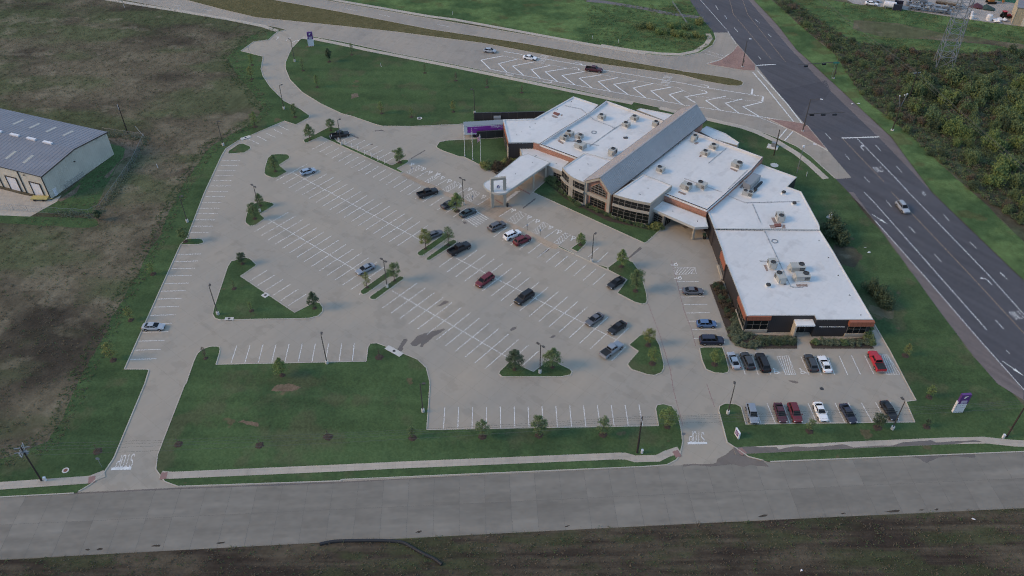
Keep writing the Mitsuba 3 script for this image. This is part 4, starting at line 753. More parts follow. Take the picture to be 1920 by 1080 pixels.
# --- roof drains and seams
def drains(pts, z):
    for q in pts: part(B, 'roof_drain', tube([*q, z], [*q, z + .12], .16, .10, 8), 'rtu_dark')
drains([(72.71,162.00),(72.98,155.03),(73.28,148.58),(73.55,142.04),(73.95,135.24)] + [(74.33,128.83),(73.94,135.27)], 4.84)
drains([(12.18,190.70),(6.87,195.10)], 4.18); drains([(1.03,184.55),(5.74,190.19),(6.45,193.11)], 4.95); drains([(17.88,183.28),(20.27,186.12),(32.28,171.75),(34.65,174.52)], 6.9); drains([(40.28,168.09),(45.70,163.80)], 4.35)
drains([(18.00,222.39),(13.60,217.51),(9.51,212.40),(6.86,209.32),(5.29,207.41),(2.98,204.67),(1.46,202.96)], 6.0)
def pipe_run(pts, z):
    ms = [tube([*a, z + .12], [*b, z + .12], .05, n=6) for a, b in zip(pts[:-1], pts[1:])]
    for a, b in zip(pts[:-1], pts[1:]):
        L = math.dist(a, b)
        for t in np.arange(.5, L, 3.0): q = line_pt(a, b, t / L); ms.append(box((q[0], q[1], z + .06), (.3, .2, .12)))
    part(B, 'gas_pipe', cat(ms), 'galvanised')
pipe_run([(60.47,169.95),(60.60,164.23),(60.65,161.64)], 5.08); pipe_run([(60.92,158.91),(61.20,152.61),(61.45,146.93),(61.81,138.12),(64.48,137.80)], 4.84); pipe_run([(56.94,147.30),(61.59,147.10)], 4.84)
pipe_run([(52.63,187.96),(59.22,195.88)], 5.75); pipe_run([(54.35,174.19),(58.86,170.34)], 5.08); pipe_run([(58.87,170.40),(72.50,170.90)], 5.08); pipe_run([(55.29,175.48),(62.24,184.42)], 5.75); pipe_run([(45.00,180.65),(53.46,174.26)], 5.75)
pipe_run([(21.50,196.94),(30.16,207.61)], 5.75); pipe_run([(10.41,201.84),(24.23,197.39)], 5.75); pipe_run([(23.95,199.96),(28.80,205.98),(33.98,211.67)], 5.75); pipe_run([(15.82,219.93),(20.68,217.70),(23.84,211.32),(29.54,206.67)], 6.0)
for q, z in (([(63.71,164.01),(64.49,164.08),(64.60,161.86),(63.81,161.72)], 5.1), ([(62.55,161.00),(63.75,161.06),(63.87,159.79),(65.34,159.67),(65.80,161.05),(66.34,161.04),(66.09,159.23),(62.58,159.33)], 5.1), ([(57.68,145.92),(58.26,145.98),(58.18,143.80),(57.71,143.68)], 4.84), ([(60.60,140.74),(61.13,140.89),(61.12,138.88),(60.50,138.80)], 4.84), ([(63.23,139.02),(65.71,139.06),(65.68,138.24),(63.22,138.26)], 4.84),
             ([(42.24,174.51),(42.81,174.87),(44.46,173.53),(43.86,172.99)], 5.75), ([(12.83,200.12),(13.34,200.60),(14.62,198.91),(14.22,198.34)], 5.75), ([(17.15,199.94),(17.79,200.41),(18.98,199.58),(18.33,199.11)], 5.75), ([(57.82,185.41),(58.29,185.67),(59.84,184.25),(59.23,183.76)], 5.75), ([(58.79,177.35),(59.85,178.97),(60.23,178.43),(59.22,176.99)], 5.08), ([(50.60,198.45),(51.46,199.15),(52.01,198.61),(51.13,197.80)], 5.75), ([(50.66,191.46),(51.72,192.82),(52.08,192.30),(51.05,191.12)], 5.75), ([(11.62,213.79),(12.29,214.32),(13.66,212.99),(12.98,212.37)], 6.0), ([(14.36,214.29),(14.78,214.82),(15.14,214.29),(14.59,213.61)], 6.0), ([(31.21,201.88),(31.61,202.17),(32.56,201.43),(32.03,200.86)], 5.75)):
    part(B, 'walkway_pad', prism(P(q), z - .02, z + .05), 'pad_brown')
part(B, 'roof_hatch', prism(P([(12.20,215.22),(12.75,215.90),(14.26,214.83),(13.56,213.78)]), 5.98, 6.25), 'rust_red'); part(B, 'roof_hatch', prism(P([(63.80,161.25),(65.32,161.31),(65.27,160.25),(63.74,160.15)]), 5.05, 5.4), 'rust_red')
part(B, 'roof_hatch', prism(P([(31.39,201.81),(32.52,201.94),(32.63,201.21),(31.49,201.08)]), 5.74, 6.0), 'coping_dark')
for q, z in (((62.38,154.84), 4.84), ((23.38,204.67), 5.75)):
    part(B, 'vent_ring', cat([trimesh.creation.annulus(r_min=.55, r_max=.8, height=.12).apply_translation([*q, z + .06])]), 'galvanised')

# ---------------------------------------------------------------- rooftop units
def rooftop_unit(c, z, ang, size, label, fan=(.3, 0), hood=True, fans=1):
    k = thing('rooftop_unit', label, 'air conditioner', 'air conditioners on the clinic roof')
    sx, sy, sz = size
    X = T().translate([c[0], c[1], z]).rotate([0, 0, 1], math.degrees(ang))
    part(k, 'kerb_frame', box((0, 0, .15), (sx * .92, sy * .92, .34)), 'white_paint', X)
    g = Polygon([(-sx / 2, -sy / 2), (sx / 2, -sy / 2), (sx / 2, sy / 2), (-sx / 2, sy / 2)])
    part(k, 'cabinet', cat([prism(g, .32, .32 + sz), prism(g.buffer(.035, join_style='mitre'), .32 + sz, .36 + sz), prism(g.buffer(.02, join_style='mitre').difference(g), .32, .42)]), 'rtu_paint', X)
    for i in range(fans):
        fx = fan[0] * sx if fans == 1 else (i - .5) * sx * .5
        part(k, 'fan_guard', cat([trimesh.creation.annulus(r_min=.30 * min(sx, sy), r_max=.34 * min(sx, sy), height=.16).apply_translation([fx, fan[1] * sy, .43 + sz]), tube([fx, fan[1] * sy, .36 + sz], [fx, fan[1] * sy, .40 + sz], .30 * min(sx, sy), n=20)]), 'rtu_dark', X)
    for s in (-1, 1):
        part(k, 'louvre', cat([box((sx * .28, s * (sy / 2 + .012), .32 + sz * f), (sx * .36, .03, sz * .09)) for f in (.25, .4, .55, .7, .85)]), 'rtu_dark', X)
    if hood:
        h = trimesh.Trimesh([[-sx / 2, -sy * .35, .5], [-sx / 2, sy * .35, .5], [-sx / 2, -sy * .35, .3 + sz * .95], [-sx / 2, sy * .35, .3 + sz * .95], [-sx / 2 - .55, -sy * .35, .5], [-sx / 2 - .55, sy * .35, .5]], [[0, 1, 3], [0, 3, 2], [2, 3, 5], [2, 5, 4], [0, 2, 4], [1, 5, 3], [0, 4, 5], [0, 5, 1]], process=False)
        part(k, 'intake_hood', h, 'rtu_paint', X)
    return k
A1 = math.radians(-39.2)
M_, S_ = (2.3, 1.9, 1.1), (1.9, 1.6, 1.05)
for c_, z, a, sz, lab, kw in (
    ((26.25,212.27), 5.75, A1, S_, 'grey rooftop unit just inside the far notch of the roof', dict(fan=(-.15, 0))),
    ((16.44,202.76), 5.75, A1, S_, 'upper left rooftop unit of the three in the sunken roof corner', dict(fan=(-.2, 0))),
    ((18.97,201.27), 5.75, A1, S_, 'right rooftop unit of the three in the sunken roof corner', dict(fan=(.2, 0))),
    ((14.78,200.59), 5.75, A1, S_, 'lower left rooftop unit of the three in the sunken roof corner', dict(fan=(.2, 0))),
    ((18.99,196.03), 5.75, A1, (2.7, 2.1, 1.3), 'large grey rooftop unit above the long brick parapet', dict(fan=(-.3, .2))),
    ((27.48,192.93), 5.75, A1 + math.pi / 2, (2.0, 1.7, 1.3), 'rooftop unit close to the tan side of the gable roof, nearest the front', dict(fan=(.1, 0))),
    ((35.69,211.46), 5.75, A1, S_, 'farther rooftop unit of the pair left of the gable roof', dict(fan=(-.1, 0))),
    ((32.77,207.64), 5.75, A1, S_, 'nearer rooftop unit of the pair left of the gable roof', dict(fan=(-.1, 0))),
    ((41.12,207.75), 5.75, A1 + math.pi / 2, (1.5, 1.5, 1.3), 'small rooftop unit touching the gable roof near its far end', dict(fan=(.1, 0), hood=False)),
    ((50.85,199.88), 5.75, A1 + math.pi / 2, (1.6, 1.5, 1.3), 'rooftop unit at the far end on the right of the gable roof', dict(fan=(.1, 0))),
    ((55.47,195.39), 5.75, A1, S_, 'farther rooftop unit of the pair right of the gable roof', dict(fan=(-.1, 0))),
    ((52.59,192.13), 5.75, A1, S_, 'nearer rooftop unit of the pair right of the gable roof', dict(fan=(-.1, 0))),
    ((39.26,184.08), 5.75, A1, S_, 'rooftop unit behind the right curved bay', dict(fan=(-.2, 0), hood=False)),
    ((44.65,175.70), 5.75, A1, (2.4, 1.9, 1.4), 'left rooftop unit of the pair above the right brick parapet', dict(fan=(.25, .1))),
    ((48.73,176.13), 5.75, A1, (2.2, 1.8, 1.3), 'right rooftop unit of the pair above the right brick parapet', dict(fan=(-.3, .1))),
    ((59.73,186.16), 5.75, A1, (2.4, 2.0, 1.2), 'pale rooftop unit near the far brick corner of the main roof', dict(fan=(.25, .1), hood=False)),
    ((59.97,173.62), 5.08, A1 + .2, (2.6, 1.4, 1.1), 'twin fan rooftop unit below the long air handler', dict(fans=2, hood=False)),
    ((65.61,163.28), 5.08, math.pi / 2, (2.2, 1.8, 1.3), 'lone rooftop unit beside brown pads above the roof step', dict(fan=(-.25, 0))),
    ((59.36,145.49), 4.84, math.pi / 2, (2.2, 1.7, 1.2), 'upper left rooftop unit of the four on the fitness wing', dict(fan=(-.2, 0))),
    ((59.92,140.43), 4.84, math.pi / 2 + .2, (2.4, 1.8, 1.25), 'lower left rooftop unit of the four on the fitness wing', dict(fan=(.35, 0))),
    ((64.66,144.01), 4.84, 0.0, (3.1, 1.9, 1.2), 'upper right rooftop unit of the four on the fitness wing', dict(fan=(.3, .15))),
    ((64.87,140.70), 4.84, 0.0, (3.1, 1.9, 1.25), 'lower right rooftop unit of the four on the fitness wing', dict(fan=(.25, .15)))):
    rooftop_unit(c_, z, a, sz, lab, **kw)
# the long air handler
ah = thing('air_handler', 'long galvanised air handling unit on the lower roof between main block and fitness wing', 'air handler')
X = T().translate([*(62.12,178.77), 5.08]).rotate([0, 0, 1], 50.8)
part(ah, 'casing', cat([prism(Polygon([(-2.9, -1.0), (2.9, -1.0), (2.9, 1.0), (-2.9, 1.0)]), .3, 1.7), bar([-2.9, 0, 1.72], [2.9, 0, 1.72], 2.1, .08), box((-2.2, .95, 1.5), (1, .6, .9))]), 'galvanised', X)
part(ah, 'base_rail', cat([box((0, s * .8, .16), (5.6, .15, .3)) for s in (-1, 1)]), 'rtu_dark', X)
part(ah, 'filter_door', cat([box((x, -1.02, 1.0), (.9, .05, 1.1)) for x in (-2, -.8, .4, 1.6)]), 'rtu_paint', X)
part(ah, 'side_duct', cat([box((.4, -1.75, .25), (4.2, .55, .4)), box((-1.9, -2.2, .25), (.8, .5, .4)), box((-2.9, -2.1, .2), (.6, .5, .35))]), 'rtu_dark', X)
for c_, z, lab in (((69.38,174.41), 5.08, 'round exhaust fan on the lower roof nearest the highway corner'), ((70.78,169.55), 5.08, 'round exhaust fan standing in a white ring on the lower roof'), ((56.82,138.31), 4.84, 'small exhaust hood near the front of the fitness wing roof')):
    k = thing('exhaust_fan', lab, 'roof fan', 'exhaust fans on the clinic roof')
    X = T().translate([*c_, z])
    part(k, 'base', box((0, 0, .2), (1.0, 1.0, .4)), 'white_paint', X); part(k, 'cowl', trimesh.creation.revolve(np.array([[0, .95], [.32, .92], [.52, .75], [.55, .6], [.42, .5], [.4, .4], [0, .4]])[::-1], sections=18), 'rtu_dark', X, smooth=40)

# ================================================================ VEHICLES
def paint(key, c, metal=.0, cc=.4): mat(key, c, .4, metallic=metal, clearcoat=cc, clearcoat_gloss=.9)
paint('car_silver', (.42, .44, .47), .35); paint('car_greysilver', (.27, .30, .34), .3); paint('car_grey', (.12, .125, .14), .2); paint('car_charcoal', (.055, .06, .068), .15)
paint('car_black', (.015, .015, .018)); paint('car_white', (.74, .75, .76)); paint('car_red', (.40, .022, .035)); paint('car_maroon', (.13, .018, .028)); paint('car_darkmaroon', (.07, .02, .03))
paint('car_blue', (.10, .17, .30), .2); paint('car_navy', (.025, .028, .05)); paint('car_teal', (.05, .075, .085), .2); paint('car_paleblue', (.36, .43, .52), .3)
mat('car_glass', (.008, .009, .011), .06, specular=.22)
mat('tyre', (.018, .018, .018), .9)
mat('rim', (.33, .33, .34), .35, metallic=.5)
mat('lamp_clear', (.55, .56, .58), .15)
mat('lamp_red', (.30, .015, .015), .2)
mat('trim_black', (.02, .02, .021), .7)

def loft(rings, cap=True):
    n = len(rings[0]); v = np.vstack(rings); f = []
    for i in range(len(rings) - 1):
        for j in range(n):
            a, b = i * n + j, i * n + (j + 1) % n
            f += [[a, b, b + n], [a, b + n, a + n]]
    if cap:
        for i, o in ((0, 1), (len(rings) - 1, 0)):
            c = len(v); v = np.vstack([v, np.mean(rings[i], axis=0)])
            for j in range(n):
                a, b = i * n + j, i * n + (j + 1) % n
                f.append([c, b, a] if o else [c, a, b])
    m = trimesh.Trimesh(v, f, process=False)
    if m.volume < 0: m.invert()
    return m
def ring(x, w, zb, zt, crown=.03):
    return [[x, y, z] for y, z in ((-w * .86, zb), (-w * .97, zb + .12), (-w, zb + (zt - zb) * .45), (-w * .965, zt - (zt - zb) * .12), (-w * .88, zt), (-w * .45, zt + crown), (w * .45, zt + crown), (w * .88, zt), (w * .965, zt - (zt - zb) * .12), (w, zb + (zt - zb) * .45), (w * .97, zb + .12), (w * .86, zb))]
def car_meshes(kind):
    """local meshes of one kind of car: x forward, on z = 0"""
    K = dict(sedan=dict(L=4.85, W=1.85, hood=.84, belt=.95, H=1.44, cab=(1.20, -1.95), roof=(.18, -.92), tail=.99),
             coupe=dict(L=4.75, W=1.90, hood=.86, belt=.96, H=1.37, cab=(.85, -1.95), roof=(-.10, -.90), tail=1.0),
             hatch=dict(L=4.35, W=1.78, hood=.90, belt=1.0, H=1.52, cab=(1.20, -2.05), roof=(.20, -1.40), tail=1.0),
             suv=dict(L=4.75, W=1.90, hood=1.02, belt=1.12, H=1.74, cab=(1.22, -2.26), roof=(.28, -1.78), tail=1.08),
             bigsuv=dict(L=5.15, W=2.0, hood=1.12, belt=1.22, H=1.90, cab=(1.22, -2.46), roof=(.42, -2.15), tail=1.18),
             van=dict(L=5.1, W=1.98, hood=1.0, belt=1.10, H=1.76, cab=(1.45, -2.42), roof=(.65, -2.15), tail=1.06),
             pickup=dict(L=5.75, W=2.0, hood=1.16, belt=1.26, H=1.88, cab=(1.2, -.95), roof=(.55, -.75), tail=1.2),
             bigtruck=dict(L=6.1, W=2.05, hood=1.3, belt=1.40, H=2.05, cab=(1.3, -1.0), roof=(.6, -.8), tail=1.34))[kind]
    L, W, hood, belt, H = K['L'], K['W'], K['hood'], K['belt'], K['H']; w = W / 2; h = L / 2
    (c0, c1), (r0, r1), tail = K['cab'], K['roof'], K['tail']
    pk = kind in ('pickup', 'bigtruck'); zb = .36 if pk else .24
    st = [(h, .60, zb + .16, hood * .66), (h - .07, .78, zb + .08, hood * .78), (h - .20, .90, zb + .03, hood * .87), (h - .50, .975, zb, hood * .95), (c0 + .15, 1.0, zb, hood), (c0 - .25, 1.0, zb, belt)]
    if pk: st += [(c1, 1.0, zb, belt)]
    else: st += [(c1 + .15, 1.0, zb, belt), (c1 - .12, .985, zb, tail), (-h + .35, .965, zb + .02, tail * .98), (-h + .14, .90, zb + .05, tail * .93), (-h + .04, .80, zb + .10, tail * .86), (-h, .66, zb + .18, tail * .76)]
    body = [loft([ring(x, w * s, a, b) for x, s, a, b in st])]
    out = {}
    if pk:
        zr = tail
        body += [box(((c1 - h) / 2, s * (w - .07), (zb + zr) / 2 + .02), (h + c1, .12, zr - zb - .04)) for s in (-1, 1)] + [box((-h + .06, 0, (zb + zr) / 2 + .02), (.12, W - .1, zr - zb - .06)), box(((c1 - h) / 2, 0, zb + .25), (h + c1, W - .2, .12))]
        out['bed_liner'] = (cat([box(((c1 - h) / 2, 0, zb + .33), (h + c1 - .2, W - .3, .04))] + [box(((c1 - h) / 2, s * (w - .15), (zb + zr) / 2 + .1), (h + c1 - .2, .03, zr - zb - .25)) for s in (-1, 1)]), 'trim_black')
        out['rear_bumper'] = (box((-h - .06, 0, zb + .18), (.16, W * .92, .22)), 'rim'); out['front_bumper'] = (box((h - .06, 0, zb + .12), (.22, W * .76, .22)), 'rim')
    wb, wr = w * .91, w * .67
    zt = H - .06
    lo = [(c0, -wb * .93, belt - .03), (c0, wb * .93, belt - .03), (c1, wb * .93, belt - .03), (c1, -wb * .93, belt - .03)]
    hi = [(r0, -wr, zt), (r0, wr, zt), (r1, wr, zt), (r1, -wr, zt)]
    cab = trimesh.Trimesh(np.array(lo + hi), [[0, 1, 5], [0, 5, 4], [1, 2, 6], [1, 6, 5], [2, 3, 7], [2, 7, 6], [3, 0, 4], [3, 4, 7], [4, 5, 6], [4, 6, 7]], process=False)
    if cab.volume < 0: cab.invert()
    rf = loft([[[x, y * s, z] for y, z in ((-wr, zt - .02), (-wr * .96, zt + .03), (-wr * .5, H), (wr * .5, H), (wr * .96, zt + .03), (wr, zt - .02))] for x, s in ((r0 + .04, .93), (r0 - .15, 1.0), ((r0 + r1) / 2, 1.01), (r1 + .15, 1.0), (r1 - .05, .94))])
    out['body'] = (cat(body + [cab]), 'PAINT'); out['roof'] = (rf, 'PAINT')
    lo, hi = np.array(lo), np.array(hi)
    def pane(a, b, c, d, iu=.07, iv=.10, off=.012, cuts=(0, 1)):
        """panels inset in the quad a b (bottom) c d (top, c over b)"""
        ms = []
        nrm = np.cross(b - a, d - a); nrm = nrm / np.linalg.norm(nrm); ctr = np.array([0, 0, belt * .8])
        if nrm @ ((a + c) / 2 - ctr) < 0: nrm = -nrm
        for u0, u1 in zip(cuts[:-1], cuts[1:]):
            u0, u1 = u0 + iu * .5, u1 - iu * .5
            f = lambda u, v: (a * (1 - u) + b * u) * (1 - v) + (d * (1 - u) + c * u) * v
            q = [f(u0, iv), f(u1, iv), f(u1, 1 - iv * .8), f(u0, 1 - iv * .8)]
            V = np.array([p + nrm * off for p in q] + [p - nrm * .01 for p in q])
            m = trimesh.Trimesh(V, [[0, 1, 2], [0, 2, 3], [4, 6, 5], [4, 7, 6], [0, 4, 5], [0, 5, 1], [1, 5, 6], [1, 6, 2], [2, 6, 7], [2, 7, 3], [3, 7, 4], [3, 4, 0]], process=False)
            if m.volume < 0: m.invert()
            ms.append(m)
        return cat(ms)
    out['windscreen'] = (pane(lo[0], lo[1], hi[1], hi[0], .06, .08), 'car_glass')
    out['rear_window'] = (pane(lo[2], lo[3], hi[3], hi[2], .14, .16), 'car_glass')
    cuts = (0.02, .5, .98) if kind in ('sedan', 'coupe', 'hatch', 'pickup', 'bigtruck') else (0.02, .36, .68, .98)
    out['side_window'] = (pane(lo[1], lo[2], hi[2], hi[1], .05, .14, cuts=cuts), 'car_glass')
    out['side_window#'] = (pane(lo[3], lo[0], hi[0], hi[3], .05, .14, cuts=tuple(1 - c for c in cuts[::-1])), 'car_glass')
    R = .42 if kind == 'bigtruck' else .37 if pk or 'suv' in kind else .32
    for i, (x, s) in enumerate(((h - .92, 1), (h - .92, -1), (-h + (1.15 if pk else .95), 1), (-h + (1.15 if pk else .95), -1))):
        y0, y1 = s * (w - .20), s * (w + .012)
        out['wheel' + '#' * i] = (tube([x, y0, R], [x, y1, R], R, n=18), 'tyre', (tube([x, s * (w - .02), R], [x, s * (w + .022), R], R * .6, n=12), 'rim'))
        out['wheel_arch' + '#' * i] = (tube([x, s * (w - .2), R + .02], [x, s * (w + .004), R + .02], R + .09, n=18).slice_plane([0, 0, R * .6], [0, 0, 1]), 'trim_black')
    for i, s in enumerate((1, -1)):
        out['headlamp' + '#' * i] = (box((h - .17, s * w * .66, hood * .76), (.24, .36, .15), -s * .45), 'lamp_clear')
        out['tail_lamp' + '#' * i] = (box((-h + .10, s * w * .70, tail * .80), (.16, .28, .18), s * .4), 'lamp_red')
        out['mirror' + '#' * i] = (box((c0 - .38, s * (w + .09), belt + .05), (.13, .22, .15)), 'PAINT')
    out['grille'] = (box((h - .04, 0, hood * .62), (.12, W * .42, .16)), 'trim_black')
    return out
CARS = {}
def ply_of(m, smooth=False): return mikit.ply(m, None, smooth=smooth)
def car(kind, paintkey, rear, front, label, name='parked_car', group='cars parked on the clinic car park', category='car', z=.006, extra=None):
    if kind not in CARS:
        CARS[kind] = {k: (ply_of(v[0], 35), v[1], (ply_of(v[2][0]), v[2][1]) if len(v) > 2 else None) for k, v in car_meshes(kind).items()}
    k = thing(name, label, category, group)
    rear, front = np.array(rear, float), np.array(front, float)
    c = (rear + front) / 2; a = math.atan2(front[1] - rear[1], front[0] - rear[0])
    X = T().translate([float(c[0]), float(c[1]), z]).rotate([0, 0, 1], math.degrees(a))
    for p, (m, mt, sub) in CARS[kind].items():
        q = part(k, p.rstrip('#'), m, paintkey if mt == 'PAINT' else mt, X)
        if sub: part(q, 'rim', sub[0], sub[1], X)
    return k, X
pg = 'cars parked on the clinic car park'
car('hatch', 'car_paleblue', (-57.68,192.20), (-54.71,194.04), 'pale silver-blue hatchback alone in the north west rows')
car('pickup', 'car_black', (-52.60,211.95), (-48.26,213.65), 'black pickup truck under the lamp post beside the reserved stalls', 'pickup_truck', None, 'pickup truck')
car('pickup', 'car_black', (-24.30,181.13), (-20.28,183.41), 'black pickup truck parked at the tan walkway', 'pickup_truck', None, 'pickup truck')
car('sedan', 'car_charcoal', (-17.72,175.86), (-14.92,178.40), 'charcoal sedan half hidden behind the leafy tree')
car('sedan', 'car_teal', (-12.87,171.96), (-9.67,174.44), 'dark teal sedan beside the wide striped hatching')
car('suv', 'car_grey', (-5.20,166.05), (-2.11,168.43), 'dark grey sport utility car left of the white one')
car('suv', 'car_white', (-1.59,162.28), (1.90,164.87), 'white crossover car beside the red one')
car('suv', 'car_maroon', (0.79,159.96), (4.44,162.78), 'dark red sport utility car right of the white crossover')
car('sedan', 'car_grey', (-20.73,163.01), (-18.01,164.79), 'dark grey sedan partly behind a young tree at the island pair')
car('bigtruck', 'car_black', (-15.14,155.95), (-10.37,160.01), 'big black crew cab pickup beside the island pair', 'pickup_truck', None, 'pickup truck')
car('sedan', 'car_greysilver', (-32.97,151.94), (-36.44,148.97), 'grey silver sedan beside the island pair with the tall lamp post')
car('van', 'car_maroon', (-4.77,147.76), (-7.99,144.12), 'maroon minivan alone in the middle rows')
car('bigsuv', 'car_black', (4.38,141.52), (1.02,138.06), 'black sport utility car alone in the middle of the rows')
car('sedan', 'car_black', (25.58,146.35), (22.51,143.57), 'black sedan at the edge of the grass island below the visitor stalls')
car('sedan', 'car_grey', (19.65,134.01), (16.52,131.04), 'dark grey sedan, upper left of the three at the east end of the middle rows')
car('sedan', 'car_black', (24.48,131.38), (21.08,128.31), 'black sedan, middle of the three at the east end of the middle rows')
_, X = car('pickup', 'car_greysilver', (19.11,121.32), (22.89,124.75), 'silver grey pickup with a dark covered bed at the east end of the rows', 'pickup_truck', None, 'pickup truck')
part(_, 'tonneau_cover', box((-1.9, 0, 1.22), (1.8, 1.8, .06)), 'trim_black', X)
car('sedan', 'car_silver', (-80.97,130.88), (-75.76,130.85), 'silver sedan alone in the left edge row')
car('sedan', 'car_grey', (38.89,141.95), (43.81,141.85), 'grey sedan beside the accessible hatching near the building')
car('hatch', 'car_blue', (40.48,130.89), (44.49,130.86), 'blue hatchback parked nose to the building')
car('bigsuv', 'car_navy', (40.19,125.66), (45.01,125.62), 'dark navy sport utility car beside the square grass island')
car('sedan', 'car_silver', (46.19,117.94), (45.87,121.58), 'silver sedan, first on the left in the row before the fitness entrance')
car('suv', 'car_charcoal', (49.09,117.65), (48.64,121.57), 'charcoal sport utility car, second from the left in the row before the fitness entrance')
car('bigsuv', 'car_black', (52.09,117.00), (51.77,121.22), 'black sport utility car left of the accessible hatching before the fitness entrance')
car('suv', 'car_charcoal', (61.94,116.76), (61.85,121.11), 'dark sport utility car left of the white coupe')
car('coupe', 'car_white', (64.69,116.39), (64.55,120.73), 'white coupe in the row before the fitness entrance')
_, X = car('pickup', 'car_red', (75.68,116.57), (75.53,121.89), 'bright red pickup with a dark bed cover at the right end of the row', 'pickup_truck', None, 'pickup truck')
part(_, 'tonneau_cover', box((-1.9, 0, 1.22), (1.8, 1.8, .06)), 'trim_black', X)
car('suv', 'car_greysilver', (46.72,107.57), (46.58,102.76), 'grey silver sport utility car at the left end of the bottom right row')
car('sedan', 'car_darkmaroon', (52.19,107.78), (52.15,103.10), 'dark maroon sedan left of the redder maroon car')
car('suv', 'car_maroon', (54.98,107.60), (55.04,103.08), 'maroon sport utility car right of the darker maroon sedan')
car('coupe', 'car_white', (60.01,108.12), (60.15,103.20), 'old white coupe in the bottom right row')
car('sedan', 'car_navy', (65.02,107.37), (65.62,102.98), 'dark navy sedan in the bottom right row')
car('sedan', 'car_black', (73.26,107.91), (73.82,103.91), 'black sedan at the right end of the bottom right row')
rg = 'cars driving on the boulevard and highway'
car('hatch', 'car_silver', (-9.41,270.53), (-5.07,269.58), 'silver hatchback driving on the boulevard, leftmost of the three vehicles', 'moving_car', rg)
car('sedan', 'car_white', (4.23,265.06), (8.77,263.71), 'white sedan driving on the boulevard past the chevrons', 'moving_car', rg)
car('pickup', 'car_darkmaroon', (25.63,255.67), (29.79,254.39), 'dark maroon pickup driving on the boulevard', 'pickup_truck', None, 'pickup truck')
_, X = car('suv', 'car_silver', (100.96,176.77), (101.51,172.21), 'silver sport utility car with roof rails driving on the highway', 'moving_car', rg)
part(_, 'roof_rail', cat([tube([.3, s * .6, 1.78], [-1.8, s * .6, 1.78], .03) for s in (-1, 1)]), 'trim_black', X)
yg = 'cars standing in the storage yard'
car('sedan', 'car_white', (136.83,310.98), (140.75,309.60), 'white sedan at the edge of the storage yard', 'parked_car', yg, z=.14)
car('sedan', 'car_silver', (138.83,313.90), (142.48,312.95), 'silver sedan behind the white one in the storage yard', 'parked_car', yg, z=.14)

# ================================================================ STREET FURNITURE
mat('wood_pole', tex(lambda p, n, uv: mi.Color3f(.045, .036, .030) * (.6 + .8 * fbm(p.x / .1, p.y / .1, p.z / 1.2, 3))), .9)
mat('concrete_white', (.50, .49, .46), .85)
mat('sign_white', (.66, .66, .68), .5)
mat('wire', (.10, .11, .10), .7)
mat('fence_mesh', (.17, .18, .17), .6)
def at(c, z, ang=0.0): return T().translate([float(c[0]), float(c[1]), z]).rotate([0, 0, 1], math.degrees(ang))
LZ = LAWN_Z + .004
def lamp_post(c, label, heads=(0.0,), h=8.1, z=LZ):
    k = thing('lamp_post', label, 'lamp post', 'lamp posts of the clinic car park')
    X = at(c, z)
    part(k, 'base', tube([0, 0, -.1], [0, 0, .75], .34, n=16), 'concrete_white', X)
    part(k, 'pole', tube([0, 0, .7], [0, 0, h - .15], .115, .085), 'bronze', X)
    for a in heads:
        d = np.array([math.cos(a), math.sin(a)])
        hk = part(k, 'lamp_head', cat([bar([*(d * .1), h - .2], [*(d * .45), h - .14], .07, .07), bar([*(d * .4), h - .12], [*(d * 1.05), h - .12], .42, .16)]), 'bronze', X)
        part(hk, 'lens', bar([*(d * .46), h - .215], [*(d * .98), h - .215], .34, .02), 'lamp_clear', X)
R2 = (2.4, -.75)
for c, lab, hd in (((-70.50,229.78), 'lamp post on the lawn beside the curved north drive', (.6,)), ((-83.60,208.08), 'lamp post at the north west corner of the car park', (-.3,)), ((-73.78,263.15), 'lamp post at the mouth of the north drive near the boulevard', (2.6,)),
                   ((-49.37,208.38), 'lamp post in the reserved stall strip beside the black pickup', (.6,)), ((-82.82,170.40), 'lamp post on the left lawn edge above the finger island', (-.2,)), ((-65.56,135.28), 'lamp post at the left corner of the triangular island', (1.7,)),
                   ((-38.68,119.96), 'lamp post behind the west bottom row of stalls', (1.6,)), ((-65.35,174.80), 'lamp post between the two trees of the small west island', R2), ((-28.88,144.34), 'lamp post on the lower grass finger of the middle pair', R2),
                   ((19.13,153.43), 'lamp post in the grass strip behind the visitor stalls', (.9,)), ((5.66,116.97), 'lamp post on the wide grass island in front', R2), ((-12.58,177.53), 'lamp post beside the leafy tree at the tan walkway', R2),
                   ((-17.58,106.63), 'lamp post on the large south lawn beside the car park edge', (.1,)), ((42.08,105.80), 'lamp post on the rounded grass corner of the east driveway', (1.4,)), ((72.80,101.68), 'lamp post on the lawn before the bottom right row', (1.9,)), ((-11.21,226.36), 'thin dark pole on the lawn behind the purple trailer', (2.8,))):
    lamp_post(c, lab, hd)

